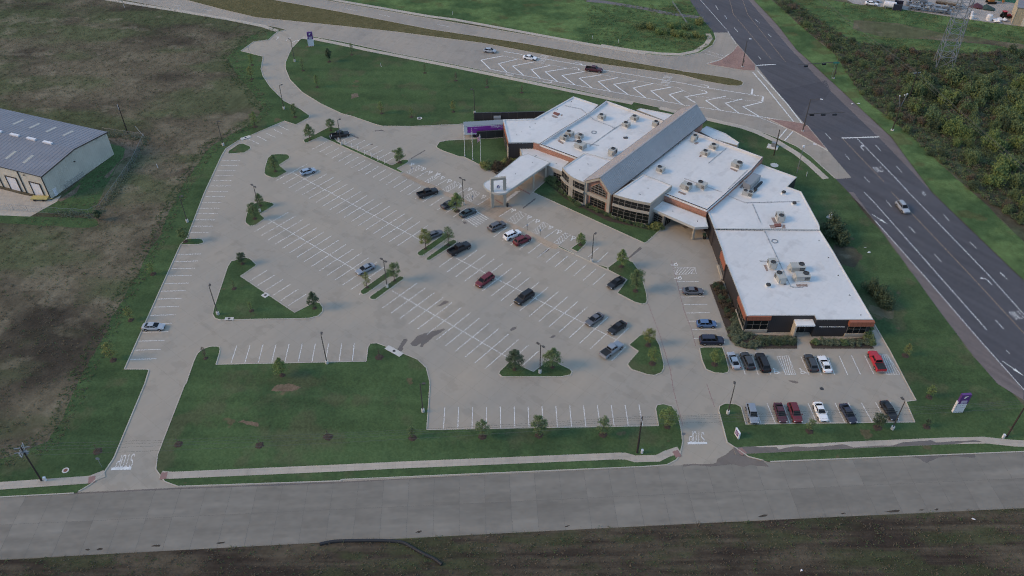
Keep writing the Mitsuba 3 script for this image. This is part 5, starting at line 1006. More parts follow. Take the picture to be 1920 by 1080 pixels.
def wire(a, b, sag, label, m='wire', r=.022, n=14, group=None):
    a, b = np.array(a, float), np.array(b, float)
    pts = [a * (1 - t) + b * t - np.array([0, 0, 4 * sag * t * (1 - t)]) for t in np.linspace(0, 1, n)]
    solo('overhead_wire', cat([tube(p, q, r, n=4) for p, q in zip(pts[:-1], pts[1:])]), m, label, 'wire', group)
def utility_pole(c, h, label, ang=0.0, arms=((0, 2.4),), insulators=True, extra=None):
    k = thing('utility_pole', label, 'utility pole')
    X = at(c, LZ, ang)
    part(k, 'pole', tube([0, 0, -.3], [0, 0, h], .17, .12, 10), 'wood_pole', X)
    for dz, w in arms:
        part(k, 'crossarm', bar([-.14, -w / 2, h - .5 - dz], [-.14, w / 2, h - .5 - dz], .12, .14), 'galvanised', X)
        for t in (-.46, -.2, .2, .46): part(k, 'insulator', tube([-.14, w * t, h - .43 - dz], [-.14, w * t, h - .18 - dz], .05, .03, 8), 'sign_white', X)
    return k, X
p1, p2, p3 = (-85.59,90.65), (23.18,96.34), (93.85,99.69)
k, X = utility_pole(p1, 9.6, 'utility pole with a cluster of crossarms at the bottom left corner', .2, ((0, 2.6), (.5, 2.6), (1.0, 2.2)))
part(k, 'crossarm', cat([bar([-1.3, .1, 9.3], [1.3, .1, 9.3], .12, .14), bar([-1.2, -.5, 8.8], [1.2, -.5, 8.8], .12, .14)]), 'galvanised', X)
part(k, 'transformer', tube([.35, .1, 7.6], [.35, .1, 8.4], .22, n=12), 'galvanised', X)
k, X = utility_pole(p2, 10.2, 'dark utility pole beside the bottom stalls left of the east driveway', .05, ((.1, 1.6),))
part(k, 'riser_pipe', tube([.2, 0, 0], [.2, 0, 4.5], .06), 'wood_pole', X)
k, X = utility_pole(p3, 10.2, 'dark utility pole at the right edge beside the wet sidewalk', .05, ((.1, 1.8),))
for i, (y, z) in enumerate(((1.0, 9.35), (.3, 9.4), (-.4, 9.35), (-1.0, 8.7))):
    side = ['northernmost', 'second northernmost', 'third northernmost', 'southernmost lower'][i]
    o = np.array([0, y])
    wire([*(np.array(p1) + o), z], [*(np.array(p2) + o * .6), z + .35], .9, 'thin overhead wire across the large lawn, %s of four' % side)
    wire([*(np.array(p2) + o * .6), z + .35], [*(np.array(p3) + o * .6), z + .4], .6, 'thin overhead wire across the east driveway, %s of four' % side)
    wire([*(np.array(p1) + o), z], [*(np.array(p1) + o + [-70, -2]), z + .4], .9, 'thin overhead wire leaving the picture to the left, %s of four' % side)
    wire([*(np.array(p3) + o * .6), z + .4], [*(np.array(p3) + o * .6 + [60, 3]), z + .4], .5, 'thin overhead wire leaving the picture to the right, %s of four' % side)
k, X = utility_pole((-113.81,215.15), 9.3, 'utility pole with crossarms behind the warehouse', .5, ((0, 2.8), (.45, 2.2)))
k = solo('stake', tube([*(-108.10,213.03), 0], [*(np.array((-108.10,213.03)) - [2.4, -1.2]), 3.1], .05), 'concrete_white', 'leaning pale guy marker near the warehouse fence corner', 'marker')

# highway side poles in the brush
k, X = utility_pole((113.01,214.84), 11.5, 'dark pole with three white lamps in a fork at the edge of the brush', .3, ())
part(k, 'fork', cat([tube([0, 0, 7.5], [-1.2, .3, 11.2], .08), tube([0, 0, 7.5], [1.2, .2, 11.4], .08)]), 'galvanised', X)
for q in ((-1.2, .3, 11.3), (1.2, .2, 11.5), (.1, -.1, 11.5)): part(k, 'lamp_head', cat([box(q, (.3, .3, .26))]), 'sign_white', X)
part(k, 'base', tube([0, 0, -.1], [0, 0, .3], .5, n=12), 'concrete_white', X)
hwn = np.array([math.cos(HA), math.sin(HA)])
wa0 = np.array((123.89,232.09))
for i, (o, z) in enumerate(((-.6, 9.6), (0, 9.9), (.6, 9.6))):
    off = np.array([-hwn[1], hwn[0]]) * o * 1.4
    nm = ['highway side', 'middle', 'brush side'][i]
    wire([*(wa0 + off - hwn * 160), z], [*(wa0 + off), z], 1.5, 'long dark power line over the brush north of the fork pole, %s strand' % nm, r=.035)
    wire([*(wa0 + off), z], [*(wa0 + off + hwn * 130), z], 1.5, 'long dark power line over the brush south of the fork pole, %s strand' % nm, r=.035)
k, X = utility_pole(tuple(wa0), 10.3, 'weathered power pole with crossarm standing in the brush', HA, ((0, 2.4),))

# lattice tower
tw = thing('lattice_tower', 'tall grey steel lattice transmission tower in the field at the upper right', 'transmission tower')
tb = [(141.72,254.87), (146.84,253.82)]
tb0 = (np.array(tb[0]) + np.array(tb[1])) / 2; td = np.array(tb[1]) - np.array(tb[0]); tww = np.linalg.norm(td); td /= tww; tn = np.array([-td[1], td[0]])
TC = tb0 + tn * tww / 2
def tp(i, z):
    s = tww / 2 * (1 - z / 75)
    sx, sy = ((-1, -1), (1, -1), (1, 1), (-1, 1))[i % 4]
    q = TC + td * sx * s + tn * sy * s; return [q[0], q[1], z]
for i in range(4): part(tw, 'leg', bar(tp(i, 0), tp(i, 44), .18, .18), 'galvanised')
lv = [0, 4.5, 8.6, 12.4, 16, 19.4, 22.6, 25.7, 28.6, 31.4, 34, 36.5, 39, 41.5, 44]
for i in range(4):
    part(tw, 'lattice', cat([bar(tp(i, a), tp(i + 1, b), .10, .10) for a, b in zip(lv[:-1], lv[1:])] + [bar(tp(i + 1, a), tp(i, b), .10, .10) for a, b in zip(lv[:-1], lv[1:])] + [bar(tp(i, b), tp(i + 1, b), .12, .12) for b in lv[1:]]), 'galvanised')
for z in (30, 36, 42): part(tw, 'tower_arm', cat([bar([*(TC - td * 6), z], [*(TC + td * 6), z], .2, .2), bar([*(TC - td * 6), z], [*TC, z + 2], .12, .12), bar([*(TC + td * 6), z], [*TC, z + 2], .12, .12)]), 'galvanised')

# traffic signals
def signal_mast(base, h, armdir, armlen, armz, label, lampdir=None, lamplen=3.0, heads=(.35, .65, .95), z=.05):
    k = thing('signal_mast', label, 'traffic signal')
    X = at(base, z); d = np.array(armdir, float); d /= np.linalg.norm(d)
    part(k, 'pole', tube([0, 0, 0], [0, 0, h], .17, .11, 10), 'bronze', X); part(k, 'base', tube([0, 0, 0], [0, 0, .25], .4, n=12), 'concrete_white', X)
    part(k, 'control_box', box((.1, -.28, 2.2), (.4, .3, .7)), 'bronze', X)
    if armlen:
        part(k, 'mast_arm', tube([0, 0, armz], [*(d * armlen), armz + .4], .13, .08), 'bronze', X)
        for t in heads:
            q = d * armlen * t
            hd = part(k, 'signal_head', bar([*(q - d * .0), armz - .35], [*(q + d * 1.25), armz - .35], .38, .46), 'black_paint', X)
            for j, cm in enumerate(('lamp_red', 'car_maroon', 'lamp_clear')[:2]):
                part(hd, 'lens', tube([*(q + d * (.3 + .5 * j) + [0, .2]), armz - .35], [*(q + d * (.3 + .5 * j) + [0, .245]), armz - .35], .13, n=10), cm, X)
    if lampdir is not None:
        l = np.array(lampdir, float); l /= np.linalg.norm(l)
        part(k, 'lamp_arm', tube([0, 0, h - .1], [*(l * lamplen), h + .5], .05), 'bronze', X)
        part(k, 'lamp_head', bar([*(l * lamplen), h + .52], [*(l * (lamplen + .8)), h + .52], .36, .16), 'sign_white', X)
def toward(a, b): return np.array(b) - np.array(a)
signal_mast((77.77,257.65), 9.2, (1, 0), 0, 6, 'dark lamp and signal pole on the far brick island', lampdir=(1, .2), lamplen=.6)
bs = (86.38,214.71)
signal_mast(bs, 10.5, toward(bs, (97.54,214.95)), float(np.linalg.norm(toward(bs, (97.54,214.95)))), 5.7, 'dark signal mast on the brick island nearest the clinic, arm over the highway', lampdir=toward(bs, (88.62,213.67)), lamplen=float(np.linalg.norm(toward(bs, (88.62,213.67)))), heads=(.08, .38, .68))
be = (105.81,248.82)
signal_mast(be, 7.0, toward(be, (92.12,246.00)), float(np.linalg.norm(toward(be, (92.12,246.00)))), 5.8, 'signal mast on the far side of the highway with its arm over the lanes', heads=(.3, .75))
k = thing('street_sign', 'green street name sign on a post beside the far signal mast', 'street sign'); X = at((104.94,248.44), LZ)
part(k, 'post', tube([0, 0, 0], [0, 0, 5.6], .05), 'galvanised', X); part(k, 'sign_plate', box((.3, 0, 5.6), (2.0, .06, .55)), 'sign_green', X)
mat('sign_green', (.05, .22, .17), .5)
utility_pole((74.51,201.19), 8.2, 'dark pole with a flat box at its foot on the lawn by the highway corner', 0, ())
ub = thing('utility_cabinet', 'grey utility cabinets on a concrete pad at the curved sidewalk', 'utility cabinet'); X = at((75.24,205.59), LZ, -.45)
part(ub, 'pad', box((0, 0, .1), (3.0, 2.4, .2)), 'concrete_white', X); part(ub, 'cabinet', cat([box((.2, .3, .8), (1.3, .9, 1.25)), box((.2, .3, 1.45), (1.4, 1.0, .06))]), 'galvanised', X)
k = thing('street_light', 'galvanised street light on the curved lawn beside the highway', 'street light'); X = at((78.55,191.91), LZ)
la_ = toward((78.55,191.91), (80.61,191.23)); ll = float(np.linalg.norm(la_)); la_ = la_ / ll
part(k, 'pole', tube([0, 0, 0], [0, 0, 8.6], .11, .08), 'galvanised', X); part(k, 'lamp_arm', tube([0, 0, 8.5], [*(la_ * ll), 9.5], .05), 'galvanised', X); part(k, 'lamp_head', cat([bar([*(la_ * ll), 9.5], [*(la_ * (ll + .8)), 9.55], .35, .15), box((0, 0, 8.4), (.5, .5, .5))]), 'sign_white', X)
solo('manhole', trimesh.creation.cylinder(1.1, .06).apply_translation([*(73.40,195.98), LZ + .02]), 'concrete_white', 'round pale manhole ring on the lawn beside the far brick corner', 'manhole')

# flagpoles and flag
for i, (b, zt, lab) in enumerate((((-13.21,201.57), 10, 'white flagpole, left of three'), ((-10.90,199.74), 10, 'white flagpole, middle of three'), ((-8.57,197.74), 9.2, 'white flagpole, right of three, carrying a limp flag'))):
    k = thing('flagpole', lab, 'flagpole', 'flagpoles before the clinic'); X = at(b, .1)
    part(k, 'pole', tube([0, 0, 0], [0, 0, zt], .085, .05), 'white_paint', X); part(k, 'finial', trimesh.creation.icosphere(2, .09).apply_translation([0, 0, zt + .06]), 'galvanised', X); part(k, 'base', tube([0, 0, 0], [0, 0, .12], .25, n=14), 'galvanised', X)
nz = 12; fv, ff = [], []
for i in range(7):
    for j in range(nz):
        t = i / 6; z = -j * .15 - t * (.5 + .25 * math.sin(3 * t))
        fv.append([-.05 - t * .75, .16 * math.sin(7 * t + j * .35) * t, z])
for i in range(6):
    for j in range(nz - 1):
        a = i * nz + j; ff += [[a, a + 1, a + nz + 1], [a, a + nz + 1, a + nz]]
flag_stripes = lambda p, n, uv: mix((.34, .10, .14), (.45, .40, .45), smoothstep(.45, .55, dr.abs((p.z * 4.5) - dr.floor(p.z * 4.5) - .5) * 2))
mat('flag_cloth', tex(flag_stripes), .8)
solo('flag', trimesh.Trimesh(fv, ff, process=False), 'flag_cloth', 'limp striped red and white flag hanging on the right flagpole', 'flag', at=at((-8.57,197.74), 9.0))

# reserved stall posts
for i, c in enumerate(((-52.59,211.24), (-50.36,209.52), (-48.16,207.81), (-46.05,206.19), (-43.97,204.56), (-41.79,202.50), (-39.71,200.98), (-37.61,199.25), (-35.53,197.69))):
    k = thing('stall_post', 'white reserved stall sign post, %s along the grass strip' % ['first from the left', 'second', 'third', 'fourth', 'fifth', 'sixth', 'seventh', 'eighth', 'last on the right'][i], 'sign post', 'white sign posts of the reserved stalls'); X = at(c, LZ, A1)
    part(k, 'post', box((0, 0, .75), (.10, .10, 1.5)), 'white_paint', X); part(k, 'sign_plate', box((0, .07, 1.35), (.32, .04, .46)), 'sign_white', X)
for i, (c, w) in enumerate((((-27.36,192.93), 'left of the leafy tree, far end'), ((-10.23,178.89), 'right of the leafy tree'), ((3.90,166.22), 'before the white crossover'), ((7.13,163.96), 'before the red sport utility car'), ((-91.36,271.52), 'at the stub drive of the north entrance'))):
    k = thing('parking_sign', 'thin accessible parking sign post ' + w, 'sign post', 'thin sign posts'); X = at(c, .03, A1)
    part(k, 'post', tube([0, 0, 0], [0, 0, 1.9], .035), 'bronze', X); part(k, 'sign_plate', box((0, -.04, 1.65), (.32, .03, .5)), 'car_blue', X)

# purple pylon signs
def pylon(c, ang, w, h, label, split=.55, d=.5, letter=True):
    k = thing('pylon_sign', label, 'sign'); X = at(c, LZ, ang)
    part(k, 'lower_panel', prism(Polygon([(-w / 2, -d / 2), (w / 2, -d / 2), (w / 2, d / 2), (-w / 2, d / 2)]), 0, h * split - .02), 'sign_white', X)
    part(k, 'upper_panel', prism(Polygon([(-w / 2 - .02, -d / 2 - .02), (w / 2 + .02, -d / 2 - .02), (w / 2 + .02, d / 2 + .02), (-w / 2 - .02, d / 2 + .02)]), h * split, h), 'purple', X)
    part(k, 'side_post', box((-w / 2 - .14, 0, h * .3), (.16, d, h * .6)), 'sign_white', X)
    q = part(k, 'sign_face', box((.05, -d / 2 - .03, h * (split + .10)), (w * .62, .03, h * .16)), 'lilac', X)
    part(q, 'emblem', cat([bar([-.32, -d / 2 - .05, h * .83], [.05, -d / 2 - .05, h * .90], .03, .16), bar([.05, -d / 2 - .05, h * .90], [.30, -d / 2 - .05, h * .93], .03, .2), bar([-.25, -d / 2 - .05, h * .80], [0, -d / 2 - .05, h * .88], .03, .2), tube([-.1, -d / 2 - .04, h * .87], [-.1, -d / 2 - .065, h * .87], .22, n=14)]), 'sign_white', X)
    return k
pylon((87.10,105.96), .06, 1.85, 5.1, 'tall purple and white pylon sign on the lawn at the lower right', .50)
pylon((-70.33,275.81), .15, 1.8, 5.1, 'purple and white pylon sign at the north drive by the boulevard', .50)
k = thing('small_sign', 'low white sign with a purple face on the corner of the east driveway', 'sign'); X = at((42.65,100.10), LZ, 1.85)
part(k, 'panel', box((0, 0, .85), (1.5, .3, 1.7)), 'sign_white', X); part(k, 'sign_face', box((0, .17, 1.0), (1.0, .04, 1.05)), 'purple', X)
part(k, 'sign_text', cat([box((0, .20, 1.25), (.7, .02, .12)), box((0, .20, 1.0), (.8, .02, .1)), box((0, .20, .8), (.6, .02, .1))]), 'lilac', X)

# purple medical trailer and dark screen walls
tr = thing('medical_trailer', 'white roofed trailer with purple sides parked behind the dark screen wall', 'trailer')
ta, tb_ = np.array((-14.04,214.33)), np.array((0.24,215.87)); tv = (tb_ - ta) / np.linalg.norm(tb_ - ta); tang = math.atan2(tv[1], tv[0]); X = at(ta, .0, tang)
TL, TW = float(np.linalg.norm(tb_ - ta)) + 1, 2.6
part(tr, 'box', cat([box((TL / 2, -TW / 2, 2.45), (TL, TW, 2.75)), ]), 'sign_white', X)
part(tr, 'roof', box((TL / 2, -TW / 2, 3.86), (TL + .04, TW + .04, .10)), 'galvanised', X)
part(tr, 'side_panel', box((TL / 2 + .4, -TW - .02, 2.55), (TL - 1.1, .05, 2.1)), 'trailer_purple', X)
part(tr, 'skirt', box((TL / 2 + 1.4, -TW / 2, .75), (TL - 3.4, TW - .2, .8)), 'trailer_purple', X)
part(tr, 'swoosh', cat([bar([.5 + .35 * i, -TW - .06, 1.75 - .18 * math.sin(i / 6 * math.pi)], [.85 + .35 * i, -TW - .06, 1.75 - .18 * math.sin((i + 1) / 6 * math.pi) + .25 * (i > 4)], .03, .16) for i in range(6)]), 'sign_white', X)
for i, (x, y) in enumerate(((3.0, -.4), (3.0, -TW + .3), (4.1, -.4), (4.1, -TW + .3))): part(tr, 'wheel', tube([x, y, .48], [x, y - .3, .48], .46, n=16), 'tyre', X)
part(tr, 'front_vent', cat([box((-.03, -TW / 2, 3.2), (.06, 1.2, .35)), box((-.03, -TW / 2, 2.6), (.06, 1.6, .1))]), 'rtu_dark', X)
part(tr, 'front_panel', box((-.02, -TW / 2, 2.0), (.04, 1.4, .5)), 'lilac', X)
tt = text_mesh('Imaging', .62, .03)
v = np.array(tt.vertices); v = v - v.min(0); e = v.max(0)
if e[2] > e[1]: v = v[:, [0, 2, 1]]
part(tr, 'lettering', trimesh.Trimesh(np.c_[v[:, 0] + 8.0, -TW - .05 - v[:, 2], v[:, 1] + 2.75], np.array(tt.faces), process=False), 'sign_white', X)
part(tr, 'lettering_line', cat([box((10.4, -TW - .06, 2.2), (.9, .03, .16)), box((3.4, -TW - .06, 2.95), (1.0, .03, .14))]), 'lilac', X)
def screen_wall(a, b, h, label):
    k = thing('screen_wall', label, 'wall'); a, b = np.array(a), np.array(b); L = np.linalg.norm(b - a); d = (b - a) / L; X = at(a, 0, math.atan2(d[1], d[0]))
    part(k, 'panel', box((L / 2, 0, h / 2), (L, .22, h)), 'panel_brown', X); part(k, 'cap', box((L / 2, 0, h + .03), (L + .06, .3, .07)), 'coping_dark', X)
    for t in np.arange(.2, L, 2.6): part(k, 'post', box((t, 0, h / 2), (.16, .30, h - .02)), 'bronze', X)
screen_wall((-11.29,222.06), (10.24,222.73), 2.6, 'long dark screen wall behind the purple trailer')
screen_wall((-10.08,211.16), (-2.27,211.95), 2.5, 'short dark screen wall in front of the purple trailer')
solo('utility_cabinet', cat([box((*(-4.19,221.25), .9), (2.2, 1.2, 1.8), .03)]), 'galvanised', 'pale utility box behind the purple trailer', 'utility cabinet')
dbn = thing('litter_bin', 'dark bin beside the portal posts of the entrance canopy', 'bin'); X = at((-1.08,176.68), .01)
part(dbn, 'body', tube([0, 0, 0], [0, 0, .95], .26, .3, 14), 'black_paint', X); part(dbn, 'lid', tube([0, 0, .95], [0, 0, 1.15], .32, .15, 14), 'black_paint', X)
for i, c in enumerate(((47.78,162.40), (48.63,165.71))):
    k = thing('planter', ['dark planter against the building beside the east canopy column', 'dark planter against the wall under the east canopy'][i], 'planter'); X = at(c, .01)
    part(k, 'pot', tube([0, 0, 0], [0, 0, .8], .35, .5, 14), 'black_paint', X)
    lf = [trimesh.creation.icosphere(1, .3).apply_translation(q) for q in rng.uniform([-.3, -.3, .8], [.3, .3, 1.4], (7, 3))]; part(k, 'foliage', cat(lf), 'leaf_dark', X)
# manholes, inlets, pedestals
for c, lab, r in (((-82.16,92.91), 'round manhole with a pale concrete ring at the lower left lawn', .62), ((-27.92,223.54), 'round manhole with a pale ring on the big north lawn', .8), ((62.34,112.21), 'dark drain in the south east car park lane', .4)):
    k = thing('manhole', lab, 'manhole'); zz = LZ if 'drain' not in lab else .008; X = at(c, zz)
    part(k, 'ring', trimesh.creation.annulus(r_min=r * .6, r_max=r, height=.05).apply_translation([0, 0, .02]), 'rtu_dark' if 'drain' in lab else 'concrete_white', X); part(k, 'lid', tube([0, 0, 0], [0, 0, .035], r * .6, n=20), 'rust_red' if r < .7 and 'drain' not in lab else 'rtu_dark', X)
for c, ang, s, lab in (((-56.45,141.67), -.68, (1.5, 1.4), 'pale storm inlet on the slanting side of the triangular island'), ((-62.68,133.80), .02, (1.9, .9), 'pale storm inlet on the bottom side of the triangular island'), ((-25.06,123.43), -.62, (4.2, 1.3), 'long pale storm inlet at the corner of the south lawn'), ((-78.19,212.37), .62, (2.9, 1.3), 'long pale storm inlet near the north west stalls')):
    k = thing('storm_inlet', lab, 'storm inlet'); X = at(c, 0, ang)
    part(k, 'slab', box((0, 0, .09), (s[0], s[1], .18)), 'concrete_white', X); part(k, 'cover', tube([0, 0, .17], [0, 0, .20], .32, n=16), 'rtu_dark', X)
    part(k, 'throat', box((0, -s[1] / 2 - .005, .08), (s[0] * .7, .03, .10)), 'rtu_dark', X)
for c, lab in (((-84.86,90.68), 'white pedestal beside the bottom left utility pole'), ((24.10,96.25), 'white pedestal beside the dark pole left of the east driveway'), ((92.97,99.40), 'white pedestal beside the utility pole at the right edge')):
    k = thing('pedestal', lab, 'utility pedestal'); X = at(c, LZ); part(k, 'body', cat([box((0, 0, .45), (.38, .34, .9)), box((0, 0, .93), (.44, .4, .08))]), 'sign_white', X); part(k, 'hatch', box((0, -.18, .5), (.26, .02, .5)), 'concrete_white', X)
k = thing('stop_sign', 'stop sign seen from behind on the lawn left of the west driveway', 'stop sign'); X = at((-75.72,93.59), LZ)
part(k, 'post', tube([0, 0, 0], [0, 0, 2.6], .035), 'galvanised', X); part(k, 'sign_plate', tube([0, -.03, 2.5], [0, .0, 2.5], .38, n=8), 'galvanised', X)
k = thing('stop_sign', 'stop sign seen from behind at the east driveway', 'stop sign'); X = at((31.97,98.71), LZ)
part(k, 'post', tube([0, 0, 0], [0, 0, 2.6], .035), 'galvanised', X); part(k, 'sign_plate', tube([0, -.03, 2.5], [0, .0, 2.5], .38, n=8), 'galvanised', X)
for c, lab in (((-148.92,311.25), 'white marker post in the meadow beside the boulevard sidewalk'), ((-98.61,195.97), 'pale stake in the meadow beside the warehouse fence'), ((-127.04,308.36), 'short white post at the boulevard sidewalk'), ((-21.88,302.78), 'white stake on the far verge, left'), ((29.33,280.26), 'white stake on the far verge, middle'), ((38.06,276.80), 'white stake on the far verge near the wet kerb'), ((80.85,190.28), 'white marker on the lawn at the highway corner'), ((-43.73,258.83), 'pale stake on the north lawn'), ((-86.27,80.53), 'x') )[:8]:
    solo('marker_stake', tube([*c, 0], [c[0] - .15, c[1] + .1, 1.5], .07, .06), 'sign_white', lab, 'stake')
for i, c in enumerate(((86.25,158.24), (86.52,156.34), (106.42,231.14), (108.28,231.29), (79.55,81.64), (113.06,271.45), (106.41,231.08), (47.43,72.09))):
    solo('litter', trimesh.convex.convex_hull(np.random.default_rng(i).normal(size=(14, 3)) * [.18, .15, .08] + [*c, LZ + .15]), 'sign_white', 'scrap of white litter ' + ['on the lawn east of the fitness wing, upper', 'on the lawn east of the fitness wing, lower', 'on the highway shoulder', 'on the verge beside the highway shoulder', 'in the bottom right meadow', 'in the brush beside the north highway', 'at the highway shoulder below the junction', 'at the bottom edge of the meadow'][i], 'litter')
# black silt sock
sp = chaikin([(-32.72,77.30),(-30.40,77.87),(-27.39,77.92),(-23.17,77.96),(-20.13,77.81),(-18.60,77.56),(-17.00,76.54),(-14.80,75.19),(-13.26,74.53),(-11.86,73.37)], 2)
solo('silt_sock', cat([tube([*a, LZ + .12], [*b, LZ + .12], .30, n=8) for a, b in zip(sp[:-1], sp[1:])]), 'black_paint', 'black silt sock curving along the street edge in the foreground', 'silt sock', smooth=40)
# guard rail on the far path
k = thing('guard_rail', 'short grey guard rail across the path on the far verge', 'guard rail')
ga, gb = np.array((62.65,313.25)), np.array((64.97,292.51))
for z in (.5, .95): part(k, 'rail', bar([*ga, z], [*gb, z], .08, .12), 'galvanised')
for t in np.linspace(0.02, .98, 7): q = ga * (1 - t) + gb * t; part(k, 'post', box((*q, .55), (.15, .15, 1.1)), 'galvanised')

# ================================================================ WAREHOUSE
def wsheet(p, n, uv):
    return mi.Color3f(.215, .22, .245) * (.86 + .28 * fbm(p.x / 5, p.y / 3, 1., 5))
mat('warehouse_roof', tex(wsheet), .5, metallic=.25)
mat('warehouse_wall', rib_panel((.55, .52, .44), .6, .1), .65)
mat('skylight', (.36, .36, .33), .45)
wh = thing('warehouse', 'pale metal warehouse with a blue-grey gabled roof and white roll-up doors', 'warehouse')
WS = np.array([-122.1, 181.15]); WA = np.array([8.5, 22.3]); WL = float(np.linalg.norm(WA)); WA = WA / WL; WB = np.array([-WA[1], WA[0]])
def W(a, b, z): q = WS + WA * a + WB * b; return [float(q[0]), float(q[1]), float(z)]
LEN, EVW, RGW = 62.0, 7.2, 8.5
part(wh, 'wall', gm([W(a, b, z) for b in (0, LEN) for a, z in ((0, 0), (WL, 0), (WL, EVW), (WL / 2, RGW), (0, EVW))], [[0, 1, 2], [0, 2, 3], [0, 3, 4], [5, 7, 6], [5, 8, 7], [5, 9, 8], [0, 4, 9], [0, 9, 5], [1, 6, 7], [1, 7, 2]]), 'warehouse_wall')
for s, (a0, a1_) in enumerate(((-.3, WL / 2), (WL + .3, WL / 2))):
    z0 = EVW - .04; vs = [W(a, b, z + dz) for dz in (.02, .12) for b in (-.3, LEN) for a, z in ((a0, z0), (a1_, RGW))]
    sl = gm(vs, [[0, 1, 3], [0, 3, 2], [4, 7, 5], [4, 6, 7], [0, 4, 5], [0, 5, 1], [2, 3, 7], [2, 7, 6], [0, 2, 6], [0, 6, 4]]); 
    if s == 0: sl.invert()
    rk = part(wh, 'roof', sl, 'warehouse_roof')
    part(rk, 'seam', cat([bar(W(a0, b, z0 + .14), W(a1_, b, RGW + .14), .06, .06) for b in np.arange(.4, LEN, 1.2)]), 'warehouse_roof')
    part(rk, 'rake_trim', bar(W(a0, -.33, z0 + .02), W(a1_, -.33, RGW + .02), .12, .30), 'bronze')
    part(rk, 'gutter', bar(W(a0, -.3, z0), W(a0, LEN, z0), .16, .2), 'bronze')
    for i, b in enumerate((8.6, 14.6, 20.6, 26.6)):
        fa, fb = (.25, .42) if s == 0 else (.28, .45)
        A_ = lambda f, b_: W(a0 + (a1_ - a0) * f, b_, z0 + (RGW - z0) * f + .15)
        part(rk, 'skylight', bar(A_(fa, b), A_(fb + .12, b), .9, .05), 'skylight')
for b in (7.2, 12.9, 18.8, 25): part(wh, 'ridge_vent', cat([bar(W(WL / 2, b, RGW + .3), W(WL / 2, b + 3.0, RGW + .3), .75, .4)]), 'sign_white')
for b0, b1_ in ((2.1, 5.4), (10.2, 13.6), (18.5, 22), (27, 30.4)):
    dk = part(wh, 'roller_door', bar(W(-.06, b0, 2.1), W(-.06, b1_, 2.1), .12, 4.2), 'sign_white')
    part(dk, 'door_jamb', cat([bar(W(-.12, b, 2.2), W(-.12, b + .22, 2.2), .3, 4.4) for b in (b0 - .25, b1_)] + [bar(W(-.12, b0 - .2, 4.35), W(-.12, b1_ + .2, 4.35), .3, .22)]), 'bronze')
for b in (.1, 8.3, 16.4, 24.6): part(wh, 'downspout', bar(W(-.14, b, 0.05), W(-.14, b, 7.1), .2, .2), 'bronze')
part(wh, 'side_door', bar(W(1.3, -.05, 1.1), W(2.3, -.05, 1.1), .1, 2.2), 'sign_white'); part(wh, 'wall_light', box(W(WL * .45, -.12, 5.4), (.5, .25, .25), .36), 'bronze'); part(wh, 'wall_light', box(W(-.15, 6.3, 6.2), (.4, .25, .25), .36), 'bronze')
lr = thing('pipe_rack', 'low metal rack of rails leaning on the warehouse gable wall', 'rack')
part(lr, 'rail', cat([tube(W(4.8, -.6, z), W(11.5, -.6, z), .05) for z in (.5, 1.1, 1.7)]), 'galvanised'); part(lr, 'upright', cat([tube(W(a, -.6, 0), W(a, -.6, 1.8), .05) for a in (4.8, 7, 9.2, 11.5)]), 'galvanised')
yt = thing('flat_trailer', 'yellow flat cart parked before the warehouse doors', 'cart'); mat('yellow', (.42, .36, .14), .6); X = at((-124.79,180.78), .12, -.05)
part(yt, 'deck', box((0, 0, .6), (4.4, 1.7, .25)), 'yellow', X); part(yt, 'wheel', cat([tube([x, s * .75, .3], [x, s * .9, .3], .3, n=14) for x in (-1.2, 1.2) for s in (-1, 1)]), 'tyre', X); part(yt, 'tow_bar', bar([2.2, 0, .5], [3.3, 0, .4], .12, .12), 'yellow', X)
# chain-link fence with weeds
fk = thing('chain_link_fence', 'chain-link fence with weeds round the warehouse yard', 'fence')
fpts = [np.array(q) for q in ((-120.88,215.22), (-113.91,213.43), (-107.54,211.66), (-106.22,198.33), (-106.44,186.94), (-106.75,175.84), (-108.86,173.32), (-117.13,174.07), (-125.62,175.20), (-133.54,176.34), (-143.41,177.50))]
posts, rails, meshv = [], [], []
for a, b in zip(fpts[:-1], fpts[1:]):
    L = np.linalg.norm(b - a); n = max(1, int(L / 3))
    for i in range(n):
        q = a + (b - a) * i / n; part(fk, 'post', tube([*q, 0], [*q, 2.1], .04, n=6), 'galvanised')
    rails += [tube([*a, 2.05], [*b, 2.05], .03, n=5), tube([*a, .2], [*b, .2], .015, n=4)]
    d = (b - a) / L
    for t in np.arange(0, L - 2, .55): meshv += [bar([*(a + d * t), .15], [*(a + d * (t + 1.85)), 2.0], .015, .015), bar([*(a + d * (t + 1.85)), .15], [*(a + d * t), 2.0], .015, .015)]
part(fk, 'rail', cat(rails), 'galvanised'); part(fk, 'mesh', cat(meshv), 'fence_mesh', kind='stuff')

k = thing('equipment_cover', 'small white pyramid shaped cover on the lawn behind the fitness wing', 'cover'); X = at((81.48,170.97), LZ)
part(k, 'cover', trimesh.creation.cone(1.0, 1.7, sections=4), 'sign_white', X); part(k, 'skirt', box((0, 0, .06), (1.5, 1.5, .12), .785), 'concrete_white', X)

